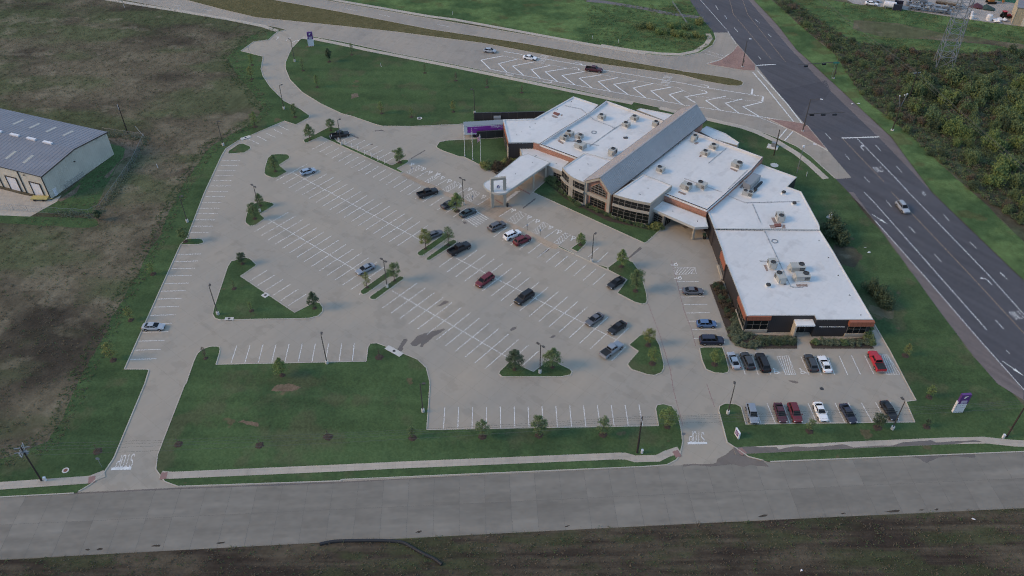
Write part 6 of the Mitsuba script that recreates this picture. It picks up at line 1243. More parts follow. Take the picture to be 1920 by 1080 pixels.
# ================================================================ TREES AND PLANTING
def leaf(key, a, b, dt=.55):
    scene['m_' + key] = {'type': 'principledthin', 'base_color': tex(lambda p, n, uv: mix(a, b, fbm(p.x / .55, p.y / .55, p.z / .55, 3)) * (.65 + .7 * noise(p.x / .13, p.y / .13, p.z / .13))), 'roughness': .7, 'diff_trans': dt, 'spec_trans': 0.0}
leaf('leaf_bright', (.155, .215, .080), (.24, .30, .12)); leaf('leaf_mid', (.125, .18, .085), (.205, .255, .125)); leaf('leaf_dark', (.068, .098, .062), (.12, .155, .092))
leaf('leaf_yellow', (.19, .215, .078), (.28, .29, .12)); leaf('leaf_lawn', (.08, .125, .06), (.13, .175, .085)); leaf('leaf_straw', (.115, .105, .07), (.20, .18, .125)); leaf('leaf_brown', (.125, .108, .080), (.20, .172, .130)); leaf('leaf_silver', (.13, .16, .105), (.215, .245, .165)); leaf('leaf_red', (.09, .072, .05), (.15, .118, .085))
mat('bark', (.085, .068, .055), .9)
mat('bark_pale', (.22, .20, .17), .9)
def leaves(g, centres, radii, per, size, flat=.8, up=.45):
    """leaf clumps: per quads round every centre"""
    C, R = np.repeat(centres, per, 0), np.repeat(radii, per)
    d = g.normal(size=(len(C), 3)); d /= np.linalg.norm(d, axis=1)[:, None]
    p = C + d * (R * g.random(len(C)) ** .45)[:, None] * [1, 1, flat]
    nrm = d * .6 + g.normal(size=(len(C), 3)) * .6 + [0, 0, up]; nrm /= np.linalg.norm(nrm, axis=1)[:, None]
    a = np.cross(nrm, g.normal(size=(len(C), 3))); a /= np.linalg.norm(a, axis=1)[:, None]; b = np.cross(nrm, a)
    s = size * (.6 + .8 * g.random(len(C)))[:, None]
    V = np.stack([p - a * s, p - b * s * .55, p + a * s, p + b * s * .55], 1).reshape(-1, 3)
    i = np.arange(len(C))[:, None] * 4
    return trimesh.Trimesh(V, np.vstack([i + [0, 1, 2], i + [0, 2, 3]]), process=False)
def tree_proto(seed, shape='oval', dens=1.0):
    """unit young tree, 1 m high: trunk with limbs, and a crown of leaf clumps"""
    g = np.random.default_rng(seed)
    tr = [tube([0, 0, -.02], [.01, 0, .5], .020, .014, 7), tube([.01, 0, .5], [0, .01, .92], .014, .005, 6)]
    cs, rs = [], []
    n = 15
    for i in range(n):
        t = (i + .5) / n; z = .30 + .62 * t
        prof = {'oval': math.sin(math.pi * (.12 + .83 * t)) ** .8, 'cone': 1.08 * (1 - t) ** .8 + .10, 'narrow': .55 * math.sin(math.pi * (.15 + .8 * t)), 'open': .9 * math.sin(math.pi * (.25 + .7 * t))}[shape]
        a = i * 2.4 + g.random() * .8; r = .27 * prof * (.55 + .55 * g.random())
        c = np.array([math.cos(a) * r, math.sin(a) * r, z + g.normal() * .02]); cs.append(c); rs.append((.075 + .065 * prof) * (.8 + .5 * g.random()))
        tr.append(tube([0, 0, max(.22, z - .16)], c, .009, .003, 5))
    cs.append([0, 0, .95]); rs.append(.05)
    cr = leaves(g, np.array(cs), np.array(rs), int(95 * dens), .029)
    return cat(tr), cr
PROTO = {}
for nm, sh, de in (('oval', 'oval', 1.0), ('oval2', 'oval', .8), ('cone', 'cone', 1.0), ('narrow', 'narrow', 1.2), ('open', 'open', .42), ('open2', 'open', .3)):
    a, b = tree_proto(sum(map(ord, nm)), sh, de); PROTO[nm] = (mikit.ply(a), mikit.ply(b))
MULCH = {}
for i in range(3):
    g = np.random.default_rng(90 + i); n = 26; t = np.arange(n) * 2 * np.pi / n; r = 1 + .12 * g.normal(size=n)
    v = np.vstack([np.c_[np.cos(t) * r, np.sin(t) * r, np.zeros(n)], np.c_[np.cos(t) * r * .55, np.sin(t) * r * .55, np.full(n, .14)], [[0, 0, .1]]])
    f = [[k, (k + 1) % n, n + (k + 1) % n] for k in range(n)] + [[k, n + (k + 1) % n, n + k] for k in range(n)] + [[n + k, n + (k + 1) % n, 2 * n] for k in range(n)]
    MULCH[i] = mikit.ply(trimesh.Trimesh(v, f, process=False))
trng = random.Random(5)
def tree(b, label, proto='oval', lf='leaf_mid', spread=1.0, mulch=.95, name='young_tree', group='young trees round the car park', z=LZ, h=None, trunk='bark'):
    k = thing(name, label, 'tree', group)
    h = h or max(1.2, b[2]); a = trng.random() * 360
    X = T().translate([b[0], b[1], z]).rotate([0, 0, 1], a).scale([h * spread * .92, h * spread * .92, h])
    part(k, 'trunk', PROTO[proto][0], trunk, X); part(k, 'crown', PROTO[proto][1], lf, X)
    if mulch: part(k, 'mulch_ring', MULCH[trng.randrange(3)], 'mulch', T().translate([b[0], b[1], z + .004]).rotate([0, 0, 1], a).scale([mulch * .72, mulch * .72, 1.0]))
    return k
for b, lab, pr, lf, sp, mu in (
    ((-87.71,260.74,4.33), 'bright green young tree on the lawn by the north stub drive, farther of two', 'open', 'leaf_bright', 1.0, .9),
    ((-85.35,250.32,4.75), 'bright green young tree on the lawn by the north stub drive, nearer of two', 'open', 'leaf_yellow', 1.0, .9),
    ((-61.97,263.02,4.95), 'dark narrow upright tree on the north lawn near the pylon sign', 'narrow', 'leaf_dark', 1.1, 1.1),
    ((-69.56,256.26,4.39), 'faint sapling on the north lawn beside the lamp post', 'open2', 'leaf_mid', .8, .8),
    ((-62.75,244.31,4.44), 'sparse bright sapling on the north lawn above the curved drive', 'open', 'leaf_bright', .9, .8),
    ((-66.07,224.69,4.39), 'young tree on the grass tip where the north drive meets the lot', 'oval2', 'leaf_mid', 1.0, .9),
    ((-76.82,218.83,5.22), 'bright sapling on the lawn above the north west stalls', 'open', 'leaf_bright', 1.0, 1.0),
    ((-58.91,210.86,5.45), 'young tree at the left end of the reserved stall strip', 'cone', 'leaf_mid', 1.0, .6),
    ((-53.74,216.49,3.89), 'young tree beside the black pickup on the reserved stall strip', 'oval', 'leaf_mid', 1.2, .6),
    ((-65.45,194.11,5.33), 'full green tree on the small island by the silver hatchback', 'cone', 'leaf_mid', 1.05, .8),
    ((-39.77,226.65,4.28), 'bright sapling on the north lawn, first from the left above the kerb bend', 'open', 'leaf_bright', 1.0, .8),
    ((-30.43,224.33,3.28), 'bright sapling on the north lawn, second above the kerb bend', 'open2', 'leaf_bright', 1.0, .8),
    ((-17.83,227.55,3.91), 'bright sapling on the north lawn, third above the kerb bend', 'open', 'leaf_yellow', 1.0, .8),
    ((-7.73,243.73,3.23), 'bare sapling on the north lawn nearest the clinic roof', 'open2', 'leaf_brown', .6, .9),
    ((-18.03,248.48,3.12), 'bare sapling in the middle of the north lawn', 'open2', 'leaf_brown', .6, .9),
    ((3.43,239.94,2.60), 'bare sapling on the north lawn above the screen wall', 'open2', 'leaf_brown', .6, .8),
    ((-28.67,254.15,3.27), 'faint sapling high on the north lawn', 'open2', 'leaf_mid', .7, .8),
    ((-55.00,268.35,4.48), 'faint sapling beside the boulevard sidewalk', 'open2', 'leaf_mid', .7, .8),
    ((-65.80,177.38,4.01), 'green tree beside the lamp post on the small west island', 'cone', 'leaf_mid', 1.05, .7),
    ((-65.85,171.66,4.97), 'green tree at the tip of the small west island', 'oval', 'leaf_mid', 1.1, .8),
    ((-80.81,162.16,4.35), 'dense green tree on the finger island of the left edge', 'oval', 'leaf_mid', 1.15, .9),
    ((-64.52,153.26,3.40), 'dark green tree at the upper corner of the triangular island', 'oval', 'leaf_dark', 1.2, .8),
    ((-84.73,149.54,3.52), 'bright young tree on the left lawn edge, first below the finger island', 'open', 'leaf_bright', 1.1, 1.0),
    ((-84.34,133.55,3.94), 'bright young tree on the left lawn edge, second below the finger island', 'open', 'leaf_yellow', 1.0, 1.0),
    ((-64.19,144.10,2.86), 'thin bare sapling in the upper part of the triangular island', 'open2', 'leaf_mid', .7, .8),
    ((-58.38,136.41,2.85), 'thin sapling in the lower part of the triangular island', 'open2', 'leaf_bright', .9, .8),
    ((-44.38,137.20,4.96), 'dark leafy tree in the right corner of the triangular island', 'cone', 'leaf_dark', 1.0, .7),
    ((-83.74,121.15,5.17), 'bright yellow-green tree on the left lawn beside the bottom left stalls', 'open', 'leaf_yellow', 1.1, 1.0),
    ((-64.46,121.59,3.36), 'dying sapling in the rounded corner of the south lawn', 'open2', 'leaf_brown', .7, .7),
    ((-47.33,116.57,5.19), 'bright young tree on the south lawn below the west bottom row', 'cone', 'leaf_bright', .9, .9),
    ((-14.20,174.69,5.68), 'leafy bright tree between the charcoal and the teal sedan', 'cone', 'leaf_bright', 1.2, 1.1),
    ((-21.06,158.82,5.82), 'sparse tree on the upper finger beside the dark grey sedan', 'oval2', 'leaf_yellow', 1.0, .6),
    ((-15.57,160.20,5.67), 'thin tree on the lower finger beside the big black pickup', 'open', 'leaf_mid', 1.0, .6),
    ((-33.52,144.31,4.66), 'thin tree on the upper finger of the middle pair', 'open', 'leaf_yellow', .9, .6),
    ((-27.40,146.69,5.26), 'green tree on the lower finger of the middle pair', 'oval2', 'leaf_mid', 1.0, .6),
    ((16.88,159.94,3.79), 'small green tree on the island beside the accessible stalls', 'cone', 'leaf_bright', 1.1, .7),
    ((26.04,151.41,5.35), 'green tree in the upper part of the island below the visitor stalls', 'cone', 'leaf_bright', .95, .9),
    ((28.39,142.59,6.26), 'broad green tree in the lower part of the island below the visitor stalls', 'oval', 'leaf_mid', 1.05, .9),
    ((0.47,117.91,5.80), 'dark green tree left of the lamp post on the wide front island', 'cone', 'leaf_dark', 1.2, .7),
    ((8.29,118.52,5.54), 'dark green tree right of the lamp post on the wide front island', 'cone', 'leaf_mid', 1.2, .7),
    ((28.96,124.93,4.75), 'olive tree in the upper part of the east end island', 'oval2', 'leaf_yellow', .95, 1.0),
    ((29.18,119.40,4.48), 'green tree in the lower part of the east end island', 'oval2', 'leaf_bright', .95, 1.0),
    ((-27.93,121.60,2.43), 'bare stick sapling in a dark mulch ring near the long inlet', 'open2', 'leaf_brown', .4, 1.2),
    ((-31.45,198.42,4.68), 'round green tree at the right end of the reserved stall strip', 'oval', 'leaf_mid', 1.3, .9),
    ((42.07,119.06,4.27), 'yellow-green tree on the square island beside the navy car', 'oval', 'leaf_bright', 1.05, 1.0),
    ((82.56,121.37,3.50), 'bright sapling on the east lawn beside the red pickup', 'open', 'leaf_yellow', 1.0, 1.0),
    ((-19.10,100.09,3.21), 'green sapling on the south lawn left of the bottom stalls', 'oval2', 'leaf_mid', .9, 1.1),
    ((-5.73,100.35,4.51), 'green tree below the bottom stalls, left of three', 'oval2', 'leaf_mid', 1.0, 1.1),
    ((4.95,100.59,5.51), 'green tree below the bottom stalls, middle and largest of three', 'oval', 'leaf_mid', 1.0, 1.1),
    ((17.24,100.64,4.56), 'green tree below the bottom stalls, right of three', 'oval2', 'leaf_mid', 1.1, 1.1),
    ((29.74,102.52,5.07), 'bright tree in the finger left of the east driveway', 'oval2', 'leaf_bright', 1.2, .9),
    ((56.78,101.26,3.45), 'sparse grey-green sapling below the maroon cars', 'open', 'leaf_mid', 1.2, 1.0),
    ((70.09,102.05,3.85), 'dark green tree below the black sedan at the right end', 'oval', 'leaf_dark', 1.15, 1.2),
    ((79.55,102.21,2.09), 'dark small sapling on the lawn right of the bottom right row', 'oval2', 'leaf_dark', 1.0, 1.0),
    ((83.01,109.79,3.36), 'bright multi-stem sapling on the lawn left of the pylon sign', 'open', 'leaf_bright', 1.1, 1.0),
    ((-77.91,97.20,2.24), 'bare sapling in a dark mulch ring left of the west driveway', 'open2', 'leaf_brown', .3, 1.15),
    ((-63.21,98.79,2.26), 'bare sapling in a dark mulch ring right of the west driveway', 'open2', 'leaf_brown', .3, 1.1),
    ((-47.77,98.48,2.26), 'bare sapling in a grey mulch ring on the south lawn', 'open2', 'leaf_brown', .3, 1.1),
    ((-35.23,100.41,2.41), 'bare sapling in a grey mulch ring at the middle of the south lawn', 'open2', 'leaf_brown', .3, 1.3)):
    tree(b, lab, pr, lf, sp, mu)
tree((-105.68,171.37,3.20), 'dark dense tree at the corner of the warehouse fence', 'narrow', 'leaf_dark', 1.5, 0, 'fence_tree', None)

# --- shrubs
def shrub_mesh(seed, n=9, per=80, size=.12, tall=.8):
    g = np.random.default_rng(seed); c = g.normal(size=(n, 3)) * [.36, .36, .16] + [0, 0, .45 * tall]; c[:, 2] = np.maximum(c[:, 2], .12)
    return mikit.ply(leaves(g, c, .34 + .22 * g.random(n), per, size, tall))
SHR = [shrub_mesh(200 + i) for i in range(4)]
BRUSHM = [shrub_mesh(300 + i, 13, 95, .085, 1.0) for i in range(5)]
STEM = mikit.ply(cat([tube([0, 0, 0], [math.cos(a) * .25, math.sin(a) * .25, .5], .025, .01, 5) for a in (0, 1.3, 2.5, 3.8, 5)]))
def shrub(c, w, h, lf, label, group=None, name='shrub', meshes=SHR, z=LZ):
    k = thing(name, label, 'shrub', group); X = T().translate([c[0], c[1], z]).rotate([0, 0, 1], trng.random() * 360).scale([w, w * (.85 + .3 * trng.random()), h])
    part(k, 'stem', STEM, 'bark', X); part(k, 'foliage', meshes[trng.randrange(len(meshes))], lf, X)
def bed(name, pts, label): ground_piece(name, sheet(P(pts), .112), 'mulch', label)
bed('mulch_bed', [(52.89,127.93),(61.33,127.43),(60.42,123.63),(52.12,123.69)], 'dark mulch bed left of the fitness entrance')
bed('mulch_bed', [(63.55,125.52),(75.62,126.89),(76.46,125.15),(76.72,123.52),(63.62,123.61)], 'dark mulch bed right of the fitness entrance')
bed('mulch_bed', [(45.75,144.63),(47.69,145.36),(49.60,134.61),(49.42,132.76),(46.39,132.72)], 'dark mulch bed along the west wall of the fitness wing')
bed('mulch_bed', [(46.39,132.72),(50.11,133.06),(50.31,128.24),(53.03,127.63),(52.22,123.69),(49.32,123.71),(46.72,126.22)], 'planted bed at the south west corner of the fitness wing')
bed('mulch_bed', [(-8.97,196.47),(-1.33,198.85),(3.21,200.94),(3.75,199.15),(-3.88,191.31),(-5.01,193.34)], 'mulch bed left of the entrance canopy')
bed('mulch_bed', [(9.04,188.53),(13.46,189.82),(18.68,178.28),(17.78,175.25),(12.88,185.24)] + [(26.65,172.60),(34.39,168.66),(34.72,166.01),(24.57,169.90),(14.22,179.97)], 'mulch bed along the curved bays')
for i, t in enumerate(np.linspace(0, 1, 9)):
    c = line_pt((64.78,125.23), (76.62,125.00), t); shrub(c, 1.15, 1.15, 'leaf_silver' if i % 4 else 'leaf_mid', 'round green shrub in the row right of the fitness entrance', 'round shrubs right of the fitness entrance')
for q in [(76.11,128.36),(76.64,126.88),(76.91,128.94)]: shrub(q, 1.3, 1.6, 'leaf_mid', 'green shrub at the south east corner of the fitness wing', 'shrubs at the south east corner')
for i in range(12):
    c = line_pt((53.10,125.31), (59.71,125.12), (i % 6) / 5); c = (c[0] + trng.uniform(-.3, .3), c[1] + (1.2 if i > 5 else 0)); shrub(c, 1.05, .95, 'leaf_dark' if i < 6 else 'leaf_silver', 'shrub in the bed left of the fitness entrance', 'shrubs left of the fitness entrance')
for i in range(16):
    u_, v_ = (i % 8) / 7, i // 8; c = line_pt(line_pt((46.99,144.01), (47.73,133.70), u_), line_pt((48.21,144.68), (49.47,133.99), u_), v_ * .8 + .1); shrub(c, .95, 1.05, 'leaf_red' if i % 3 else 'leaf_dark', 'dark reddish shrub in the bed along the west wall', 'reddish shrubs along the west wall')
gz = P([(46.54,132.41),(49.83,132.76),(50.20,128.24),(52.79,127.49),(52.20,123.89),(49.36,123.91),(46.93,126.22)]); mnx, mny, mxx, mxy = gz.bounds; n = 0
while n < 30:
    q = (trng.uniform(mnx, mxx), trng.uniform(mny, mxy))
    if gz.contains(Point(q)): shrub(q, .85, .9, 'leaf_silver', 'pale silvery ornamental grass clump at the south west corner of the fitness wing', 'silvery grass clumps', 'ornamental_grass'); n += 1
for i, t in enumerate(np.linspace(0, 1, 15)):
    c = line_pt((10.28,187.87), (17.71,176.76), t); c = (c[0] + .5 * math.sin(t * 3.14) - .2, c[1] - .6 * math.sin(t * 3.14)); shrub(c, .75, 1.0, 'leaf_mid' if i % 4 else 'leaf_dark', 'small shrub in the hedge below the left curved bay', 'hedge shrubs below the left bay')
for i, t in enumerate(np.linspace(0, 1, 17)):
    c = line_pt((19.82,176.24), (33.97,167.15), t); c = (c[0], c[1] - .9 * math.sin(t * 3.14)); shrub(c, .75, 1.0, 'leaf_mid' if i % 4 else 'leaf_dark', 'small shrub in the hedge below the gable and the right curved bay', 'hedge shrubs below the right bay')
for q in [(10.30,188.19),(11.22,188.51),(11.90,187.52)]: shrub(q, 1.5, 1.9, 'leaf_mid', 'green shrub in the corner between canopy and left bay', 'shrubs in the canopy corner')
for q in [(35.70,166.66),(36.50,166.38),(37.12,167.22)]: shrub(q, 1.4, 1.7, 'leaf_yellow', 'olive shrub left of the east entrance', 'olive shrubs by the east entrance')
for i, q in enumerate([(-7.66,196.11),(-6.18,196.79),(-4.86,195.74),(-3.37,196.07),(-2.07,196.75),(-6.15,195.06),(-4.65,194.36),(-0.58,197.79),(0.55,198.48),(1.68,199.17),(-3.36,194.35),(-1.32,195.71)]): shrub(q, 1.5, 1.7, ('leaf_yellow', 'leaf_mid', 'leaf_red', 'leaf_red')[i % 4], 'olive and reddish shrub left of the entrance canopy', 'shrubs left of the entrance canopy')
for q, w_, h_, lab in (((80.65,165.64), 3.0, 4.4, 'dark evergreen shrub behind the fitness wing, upper clump, highest'), ((80.36,162.17), 3.1, 4.2, 'dark evergreen shrub behind the fitness wing, upper clump, middle'), ((80.57,159.57), 2.4, 3.3, 'dark evergreen shrub behind the fitness wing, upper clump, lowest'),
                       ((82.41,142.06), 2.1, 3.2, 'dark evergreen shrub behind the fitness wing, lower clump, first'), ((83.00,140.20), 2.1, 3.2, 'dark evergreen shrub behind the fitness wing, lower clump, second'), ((83.38,138.25), 2.3, 3.4, 'dark evergreen shrub behind the fitness wing, lower clump, third'), ((83.65,136.27), 2.0, 2.8, 'dark evergreen shrub behind the fitness wing, lower clump, last')):
    shrub(q, w_, h_, 'leaf_dark', lab, None, 'evergreen_shrub', BRUSHM)

# --- the brush east of the highway
brush_zone = brush.difference(field).intersection(P([(95.93,333.12),(235.76,331.26),(135.82,146.74),(85.55,286.05)]))
tree_zone = P([(119.99,234.20),(131.70,247.52),(142.25,244.89),(166.35,244.63)] + [(185.79,235.89),(143.72,158.92)] + [(129.35,167.12),(126.56,183.18)] + [(126.01,205.11),(123.21,220.62)]).intersection(brush_zone.buffer(4))
brg = np.random.default_rng(42)
def scatter(zone, n):
    x0, y0, x1, y1 = zone.bounds; pts = []
    shapely.prepare(zone)
    while len(pts) < n:
        q = np.c_[brg.uniform(x0, x1, 4 * n), brg.uniform(y0, y1, 4 * n)]
        pts += list(q[shapely.contains_xy(zone, q[:, 0], q[:, 1])])
    return np.array(pts[:n])
def undergrowth(zone, n, per, hmax, m, label, name='undergrowth', size=.26, seed=0):
    c = scatter(zone, n); hh = hmax * (.3 + .7 * brg.random(n))
    solo(name, leaves(brg, np.c_[c, LAWN_Z + hh * .5], .5 * hh + .35, per, size, .8), m, label, None, kind='stuff')
undergrowth(brush_zone, 1200, 22, 1.5, 'leaf_brown', 'low brown and grey brush covering the ground east of the highway', size=.22)
undergrowth(brush_zone, 2300, 26, 1.7, 'leaf_dark', 'low dark green brush east of the highway', size=.2)
undergrowth(brush_zone, 2300, 26, 1.5, 'leaf_mid', 'low green weeds in the brush east of the highway', size=.2)
undergrowth(verge.intersection(P([(29.36,311.32),(76.65,310.72),(71.01,273.30),(59.03,268.83),(36.59,273.69),(27.04,279.31)])), 1000, 14, .7, 'leaf_mid', 'tall weeds on the far verge', size=.16)
undergrowth(field.difference(east_bare).intersection(P([(117.52,332.83),(235.76,331.26),(180.35,228.95),(101.19,272.31)])), 900, 14, .7, 'leaf_mid', 'tall weeds in the field below the storage yard', size=.16)
mz = P([(-222.51,337.34),(-165.35,336.59),(-97.14,297.86),(-86.16,218.39),(-89.61,126.95),(-95.58,95.74),(-101.56,95.78)]).difference(unary_union([PAVED.buffer(1), lawn_zone, APRON, P([(-170.56,231.36),(-159.41,231.25),(-118.95,217.65),(-112.28,202.16),(-121.46,179.21),(-147.19,185.01)])]))
undergrowth(mz, 4200, 7, .4, 'leaf_straw', 'dry straw coloured grass tufts of the left meadow', 'grass_tufts', .15)
undergrowth(mz, 1500, 7, .4, 'leaf_lawn', 'green weed tufts of the left meadow', 'grass_tufts', .15)
edge = lawn_zone.boundary.difference(unary_union([PAVED.buffer(3), APRON.buffer(3)])).intersection(P([(-222.51,337.34),(-86.53,335.54),(-54.11,218.08),(-84.47,84.09),(-95.74,84.15)])).buffer(2.6)
undergrowth(edge.intersection(lawn_zone), 900, 7, .2, 'leaf_straw', 'dry tufts along the ragged edge of the mown lawn', 'grass_tufts', .14)
undergrowth(edge.difference(lawn_zone).difference(PAVED), 1200, 8, .15, 'leaf_lawn', 'green tufts along the ragged edge of the mown lawn', 'grass_tufts', .15)
nz_ = near_field.intersection(P([(-94.66,81.99),(99.41,92.14),(86.77,67.20),(-87.71,68.11)]))
undergrowth(nz_, 1800, 7, .35, 'leaf_brown', 'brown weathered grass tufts of the front field', 'grass_tufts', .12)
undergrowth(nz_, 1000, 7, .35, 'leaf_lawn', 'green weed tufts of the front field', 'grass_tufts', .12)
fz = unary_union([LineString([tuple(a), tuple(b)]).buffer(1.3) for a, b in zip(fpts[:-4], fpts[1:-3])])
undergrowth(fz, 450, 12, .8, 'leaf_silver', 'weeds along the warehouse fence', size=.15)
for i, q in enumerate(scatter(tree_zone, 190)):
    h = trng.uniform(2.6, 5.8); lf = ('leaf_bright', 'leaf_mid', 'leaf_mid', 'leaf_dark', 'leaf_brown', 'leaf_bright', 'leaf_mid')[i % 7]
    if lf == 'leaf_brown': h *= .75
    shrub(q, h * trng.uniform(.42, .62), h * .95, lf, {'leaf_bright': 'bright green bushy tree in the thicket east of the highway', 'leaf_mid': 'green bushy tree in the thicket east of the highway', 'leaf_dark': 'dark green bushy tree in the thicket east of the highway', 'leaf_brown': 'brown half bare bush in the thicket east of the highway', 'leaf_yellow': 'yellow-green bushy tree in the thicket east of the highway'}[lf], 'bushy trees of the thicket, ' + lf[5:], 'thicket_tree', BRUSHM)
for i, q in enumerate(scatter(brush_zone.difference(tree_zone), 90)):
    h = trng.uniform(1.2, 2.6); lf = ('leaf_dark', 'leaf_mid', 'leaf_brown')[i % 3]
    shrub(q, h * .7, h, lf, {'leaf_dark': 'dark low bush at the edge of the thicket', 'leaf_mid': 'green low bush at the edge of the thicket', 'leaf_brown': 'brown low bush at the edge of the thicket'}[lf], 'low bushes of the thicket edge, ' + lf[5:], 'low_bush', BRUSHM)
for i, q in enumerate([(48.65,290.58),(51.30,289.70),(53.48,285.50),(56.22,285.47),(58.70,283.80),(61.29,282.95),(63.73,281.30),(66.23,282.08),(58.89,289.61),(63.93,288.71),(69.84,292.88)]):
    shrub(q, 2.2, 1.9, ('leaf_mid', 'leaf_yellow', 'leaf_bright')[i % 3], 'bush in the clump on the far verge', 'bushes on the far verge', 'verge_bush', BRUSHM)

# ================================================================ STORAGE YARD at the top right
yd = np.subtract((165.42,298.38), (148.64,306.22)); YA = math.atan2(yd[1], yd[0])
def ypt(c, z=.12, a=0.0): return T().translate([c[0], c[1], z]).rotate([0, 0, 1], math.degrees(YA + a))
tk = thing('storage_tank', 'white horizontal tank at the edge of the storage yard', 'tank'); X = ypt((144.47,306.88))
part(tk, 'shell', cat([tube([-2.0, 0, 1.5], [2.0, 0, 1.5], 1.15, n=20), tube([-2.3, 0, 1.5], [-2.0, 0, 1.5], .7, 1.15, 20), tube([2.0, 0, 1.5], [2.3, 0, 1.5], 1.15, .7, 20)]), 'sign_white', X, smooth=40); part(tk, 'saddle', cat([box((x, 0, .3), (.3, 1.6, .6)) for x in (-1.3, 1.3)]), 'galvanised', X)
bx_ = thing('dark_container', 'dark open container beside the white tank', 'container'); X = ypt((147.45,306.49))
part(bx_, 'shell', cat([box((0, 0, .1), (3.1, 4.2, .2)), box((-1.5, 0, 1.2), (.12, 4.2, 2.4)), box((1.5, 0, 1.2), (.12, 4.2, 2.4)), box((0, 2.0, 1.2), (3.0, .12, 2.4)), box((0, -2.0, 1.1), (3.0, .12, 2.2))]), 'car_navy', X); part(bx_, 'rim', cat([box((0, s * 2.05, 2.42), (3.2, .2, .1)) for s in (-1, 1)]), 'rtu_dark', X)
yr = random.Random(8)
def bar_roof(y0, y1, z0, z1, x0, x1):
    m = trimesh.Trimesh([[x, y, z + d] for d in (0, .14) for x in (x0, x1) for y, z in ((y0, z0), (y1, z1))], [[0, 1, 3], [0, 3, 2], [4, 7, 5], [4, 6, 7], [0, 4, 5], [0, 5, 1], [2, 3, 7], [2, 7, 6], [0, 2, 6], [0, 6, 4], [1, 5, 7], [1, 7, 3]], process=False)
    if m.volume < 0: m.invert()
    return m
rack_lab = iter('first second third fourth fifth sixth seventh eighth ninth tenth eleventh twelfth thirteenth fourteenth fifteenth sixteenth seventeenth eighteenth nineteenth twentieth'.split())
for row, cs in enumerate(([(152.87,305.73),(155.17,304.67),(157.53,303.79),(159.88,302.91),(162.22,302.03),(164.22,301.16)], [(155.36,308.74),(157.74,307.84),(160.11,306.94),(162.47,306.05),(164.93,305.41),(167.27,304.52)], [(153.13,310.09),(156.85,312.70),(159.59,311.78),(170.74,306.38)])):
    for c in cs:
        k = thing('equipment_rack', 'grey steel rack of equipment in the storage yard, %s counted from the front row' % next(rack_lab), 'rack', 'grey equipment racks of the storage yard'); X = ypt(c, .12, yr.uniform(-.2, .2))
        L_ = yr.uniform(1.8, 2.6)
        for sx, sy in ((-1, -1), (1, -1), (1, 1), (-1, 1)): part(k, 'upright', box((sx * L_ / 2, sy * .7, .75), (.10, .10, 1.5)), 'galvanised', X)
        part(k, 'shelf', cat([box((0, 0, z), (L_, 1.5, .08)) for z in (.25, .85, 1.45)]), 'galvanised', X)
        for j in range(3): part(k, 'crate', box((yr.uniform(-.6, .6), yr.uniform(-.3, .3), yr.choice((.55, 1.15, 1.75))), (yr.uniform(.5, 1.0), .6, .45), yr.uniform(-.2, .2)), yr.choice(('rtu_dark', 'bronze', 'car_greysilver', 'rtu_paint')), X)
for c, lab in (((166.83,310.97), 'brown stack of timber in the storage yard, left'), ((170.13,309.00), 'brown stack of timber in the storage yard, right')):
    k = thing('timber_stack', lab, 'timber'); X = ypt(c)
    for i in range(4): part(k, 'plank_layer', cat([box((yr.uniform(-.2, .2), -.7 + .35 * j, .2 + .3 * i), (5.2, .28, .22)) for j in range(5)]), 'bark_pale' if i > 1 else 'bark', X)
    part(k, 'bearer', cat([box((x, 0, .06), (.15, 1.8, .12)) for x in (-2, 0, 2)]), 'bark', X)
for c, m, lab in (((178.10,307.32), 'car_darkmaroon', 'dark red covered heap in the storage yard'), ((181.00,305.81), 'trim_green', 'dark green tarpaulin heap in the storage yard')):
    g = np.random.default_rng(3); solo('covered_heap', trimesh.convex.convex_hull(np.vstack([g.normal(size=(30, 3)) * [1.1, .9, .2] + [0, 0, .2], g.normal(size=(8, 3)) * [.3, .3, .1] + [0, 0, 1.5]]) + [*c, .1]), m, lab, 'heap')
for i, (c, h) in enumerate((((171.49,296.65), 1.5), ((173.43,300.79), 1.2), ((177.37,295.34), 2.2))):
    k = thing('round_tank', ['pale round plastic tank at the foot of the tower', 'small white tank behind the tower', 'large white round tank at the yard edge'][i], 'tank'); X = ypt(c); r = h * .48
    part(k, 'shell', trimesh.creation.revolve(np.array([[0, 0], [r, 0], [r, h * .8], [r * .75, h * .95], [0, h]]), sections=24), 'sign_white', X, smooth=40); part(k, 'lid', tube([0, 0, h * .97], [0, 0, h * 1.05], .25, n=12), 'concrete_white', X)
for i, c in enumerate(((179.30,294.50), (181.12,294.89), (182.39,294.06), (179.62,293.03))):
    solo('bulk_bag', trimesh.convex.convex_hull(np.random.default_rng(i + 50).normal(size=(24, 3)) * [.55, .5, .3] + [*c, .65]), 'sign_white', 'white bulk bag lying beside the round tank, ' + ['leftmost', 'middle', 'rightmost', 'front'][i], 'bag', 'white bulk bags in the storage yard')
k = thing('tractor', 'red tractor parked beside the tan shed', 'tractor'); X = ypt((184.21,297.32), .12, .5)
part(k, 'hood', prism(Polygon([(.1, -.4), (1.7, -.35), (1.7, .35), (.1, .4)]), .75, 1.5), 'car_red', X); part(k, 'cab', cat([box((-.7, 0, 1.95), (1.2, 1.3, 1.1))]), 'car_glass', X); part(k, 'cab_roof', box((-.7, 0, 2.56), (1.4, 1.5, .14)), 'car_red', X)
for x, r, w_ in ((-.8, .8, .95), (1.3, .5, .75)):
    for s in (-1, 1): part(k, 'wheel', tube([x, s * w_, r], [x, s * (w_ - .35), r], r, n=18), 'tyre', X)
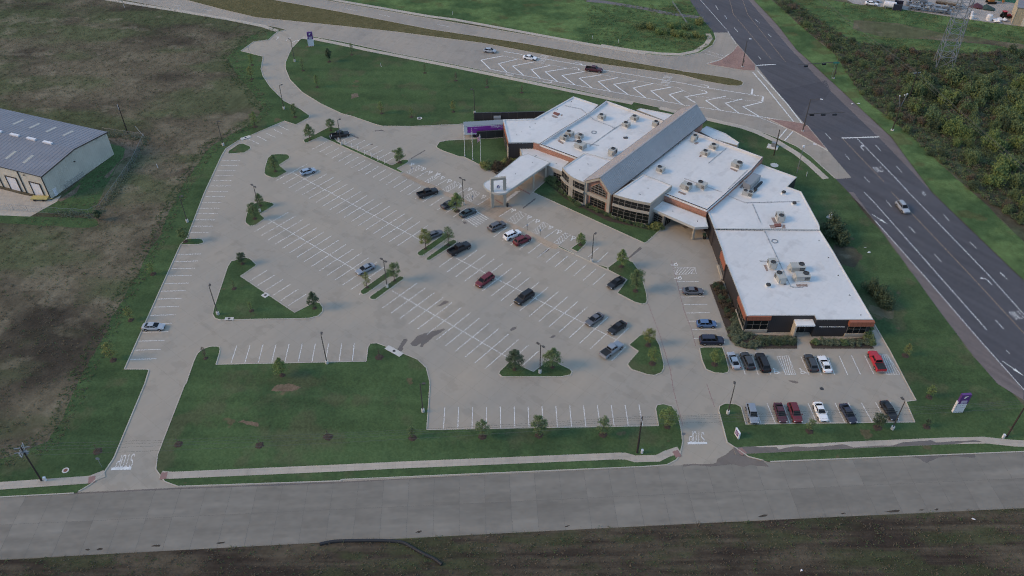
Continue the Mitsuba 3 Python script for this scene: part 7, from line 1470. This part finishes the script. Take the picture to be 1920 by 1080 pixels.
part(k, 'front_loader', cat([bar([-.2, s * .5, 1.2], [2.4, s * .5, .5], .14, .18) for s in (-1, 1)] + [box((2.6, 0, .45), (.5, 1.7, .6))]), 'car_maroon', X)
k = thing('shed', 'tan metal shed with a grey roof at the top right corner', 'shed'); mat('tan_wall', rib_panel((.36, .32, .235), .8, .12), .7); X = ypt((183.93,291.37), .1, -.02)
sw_, sd_, sh_ = 22.0, 14.0, 6.4
part(k, 'wall', gm([[x, y, z] for x in (0, sw_) for y, z in ((0, 0), (sd_, 0), (sd_, sh_), (sd_ / 2, sh_ + 2), (0, sh_))], [[0, 2, 1], [0, 3, 2], [0, 4, 3], [5, 6, 7], [5, 7, 8], [5, 8, 9], [0, 5, 9], [0, 9, 4], [1, 7, 6], [1, 2, 7]]), 'tan_wall', X)
for s in (0, 1):
    y0 = -.3 if s == 0 else sd_ + .3; part(k, 'roof', bar_roof(y0, sd_ / 2, sh_ - .05, sh_ + 2.05, -.3, sw_ + .3), 'warehouse_roof', X)
part(k, 'door', box((5, -.05, 2), (4, .12, 4)), 'warehouse_wall', X); part(k, 'corner_trim', cat([box((x, -.03, sh_ / 2), (.2, .2, sh_ - .1)) for x in (.02, sw_)]), 'stone_beige', X)
k = thing('excavator', 'orange digging machine beside the shed', 'digger'); X = ypt((185.46,311.63), .12, .4); mat('orange', (.38, .17, .05), .6)
part(k, 'body', prism(Polygon([(-1.4, -1), (.6, -1), (1, -.5), (1, .5), (.6, 1), (-1.4, 1)]), .9, 2.0), 'orange', X); part(k, 'cab', box((.3, .45, 2.4), (1.1, .9, 1.2)), 'car_glass', X)
for s in (-1, 1): part(k, 'track', cat([box((0, s * .95, .42), (3.2, .5, .8))]), 'tyre', X)
part(k, 'boom', cat([bar([.9, -.2, 1.6], [3.2, -.2, 3.4], .3, .35), bar([3.2, -.2, 3.4], [4.4, -.2, 1.2], .25, .3), box((4.4, -.2, .8), (.7, .8, .7))]), 'orange', X)
k = thing('shipping_container', 'dark green long container at the top edge of the storage yard', 'container'); X = ypt((191.29,314.23), .12, .02)
part(k, 'box', cat([box((0, 0, 1.3), (12, 2.4, 2.6))]), 'sign_green', X); part(k, 'rib', cat([box((x, -1.22, 1.3), (.12, .06, 2.3)) for x in np.arange(-5.7, 5.8, .5)]), 'trim_green', X)
mat('trim_green', (.03, .06, .055), .6)
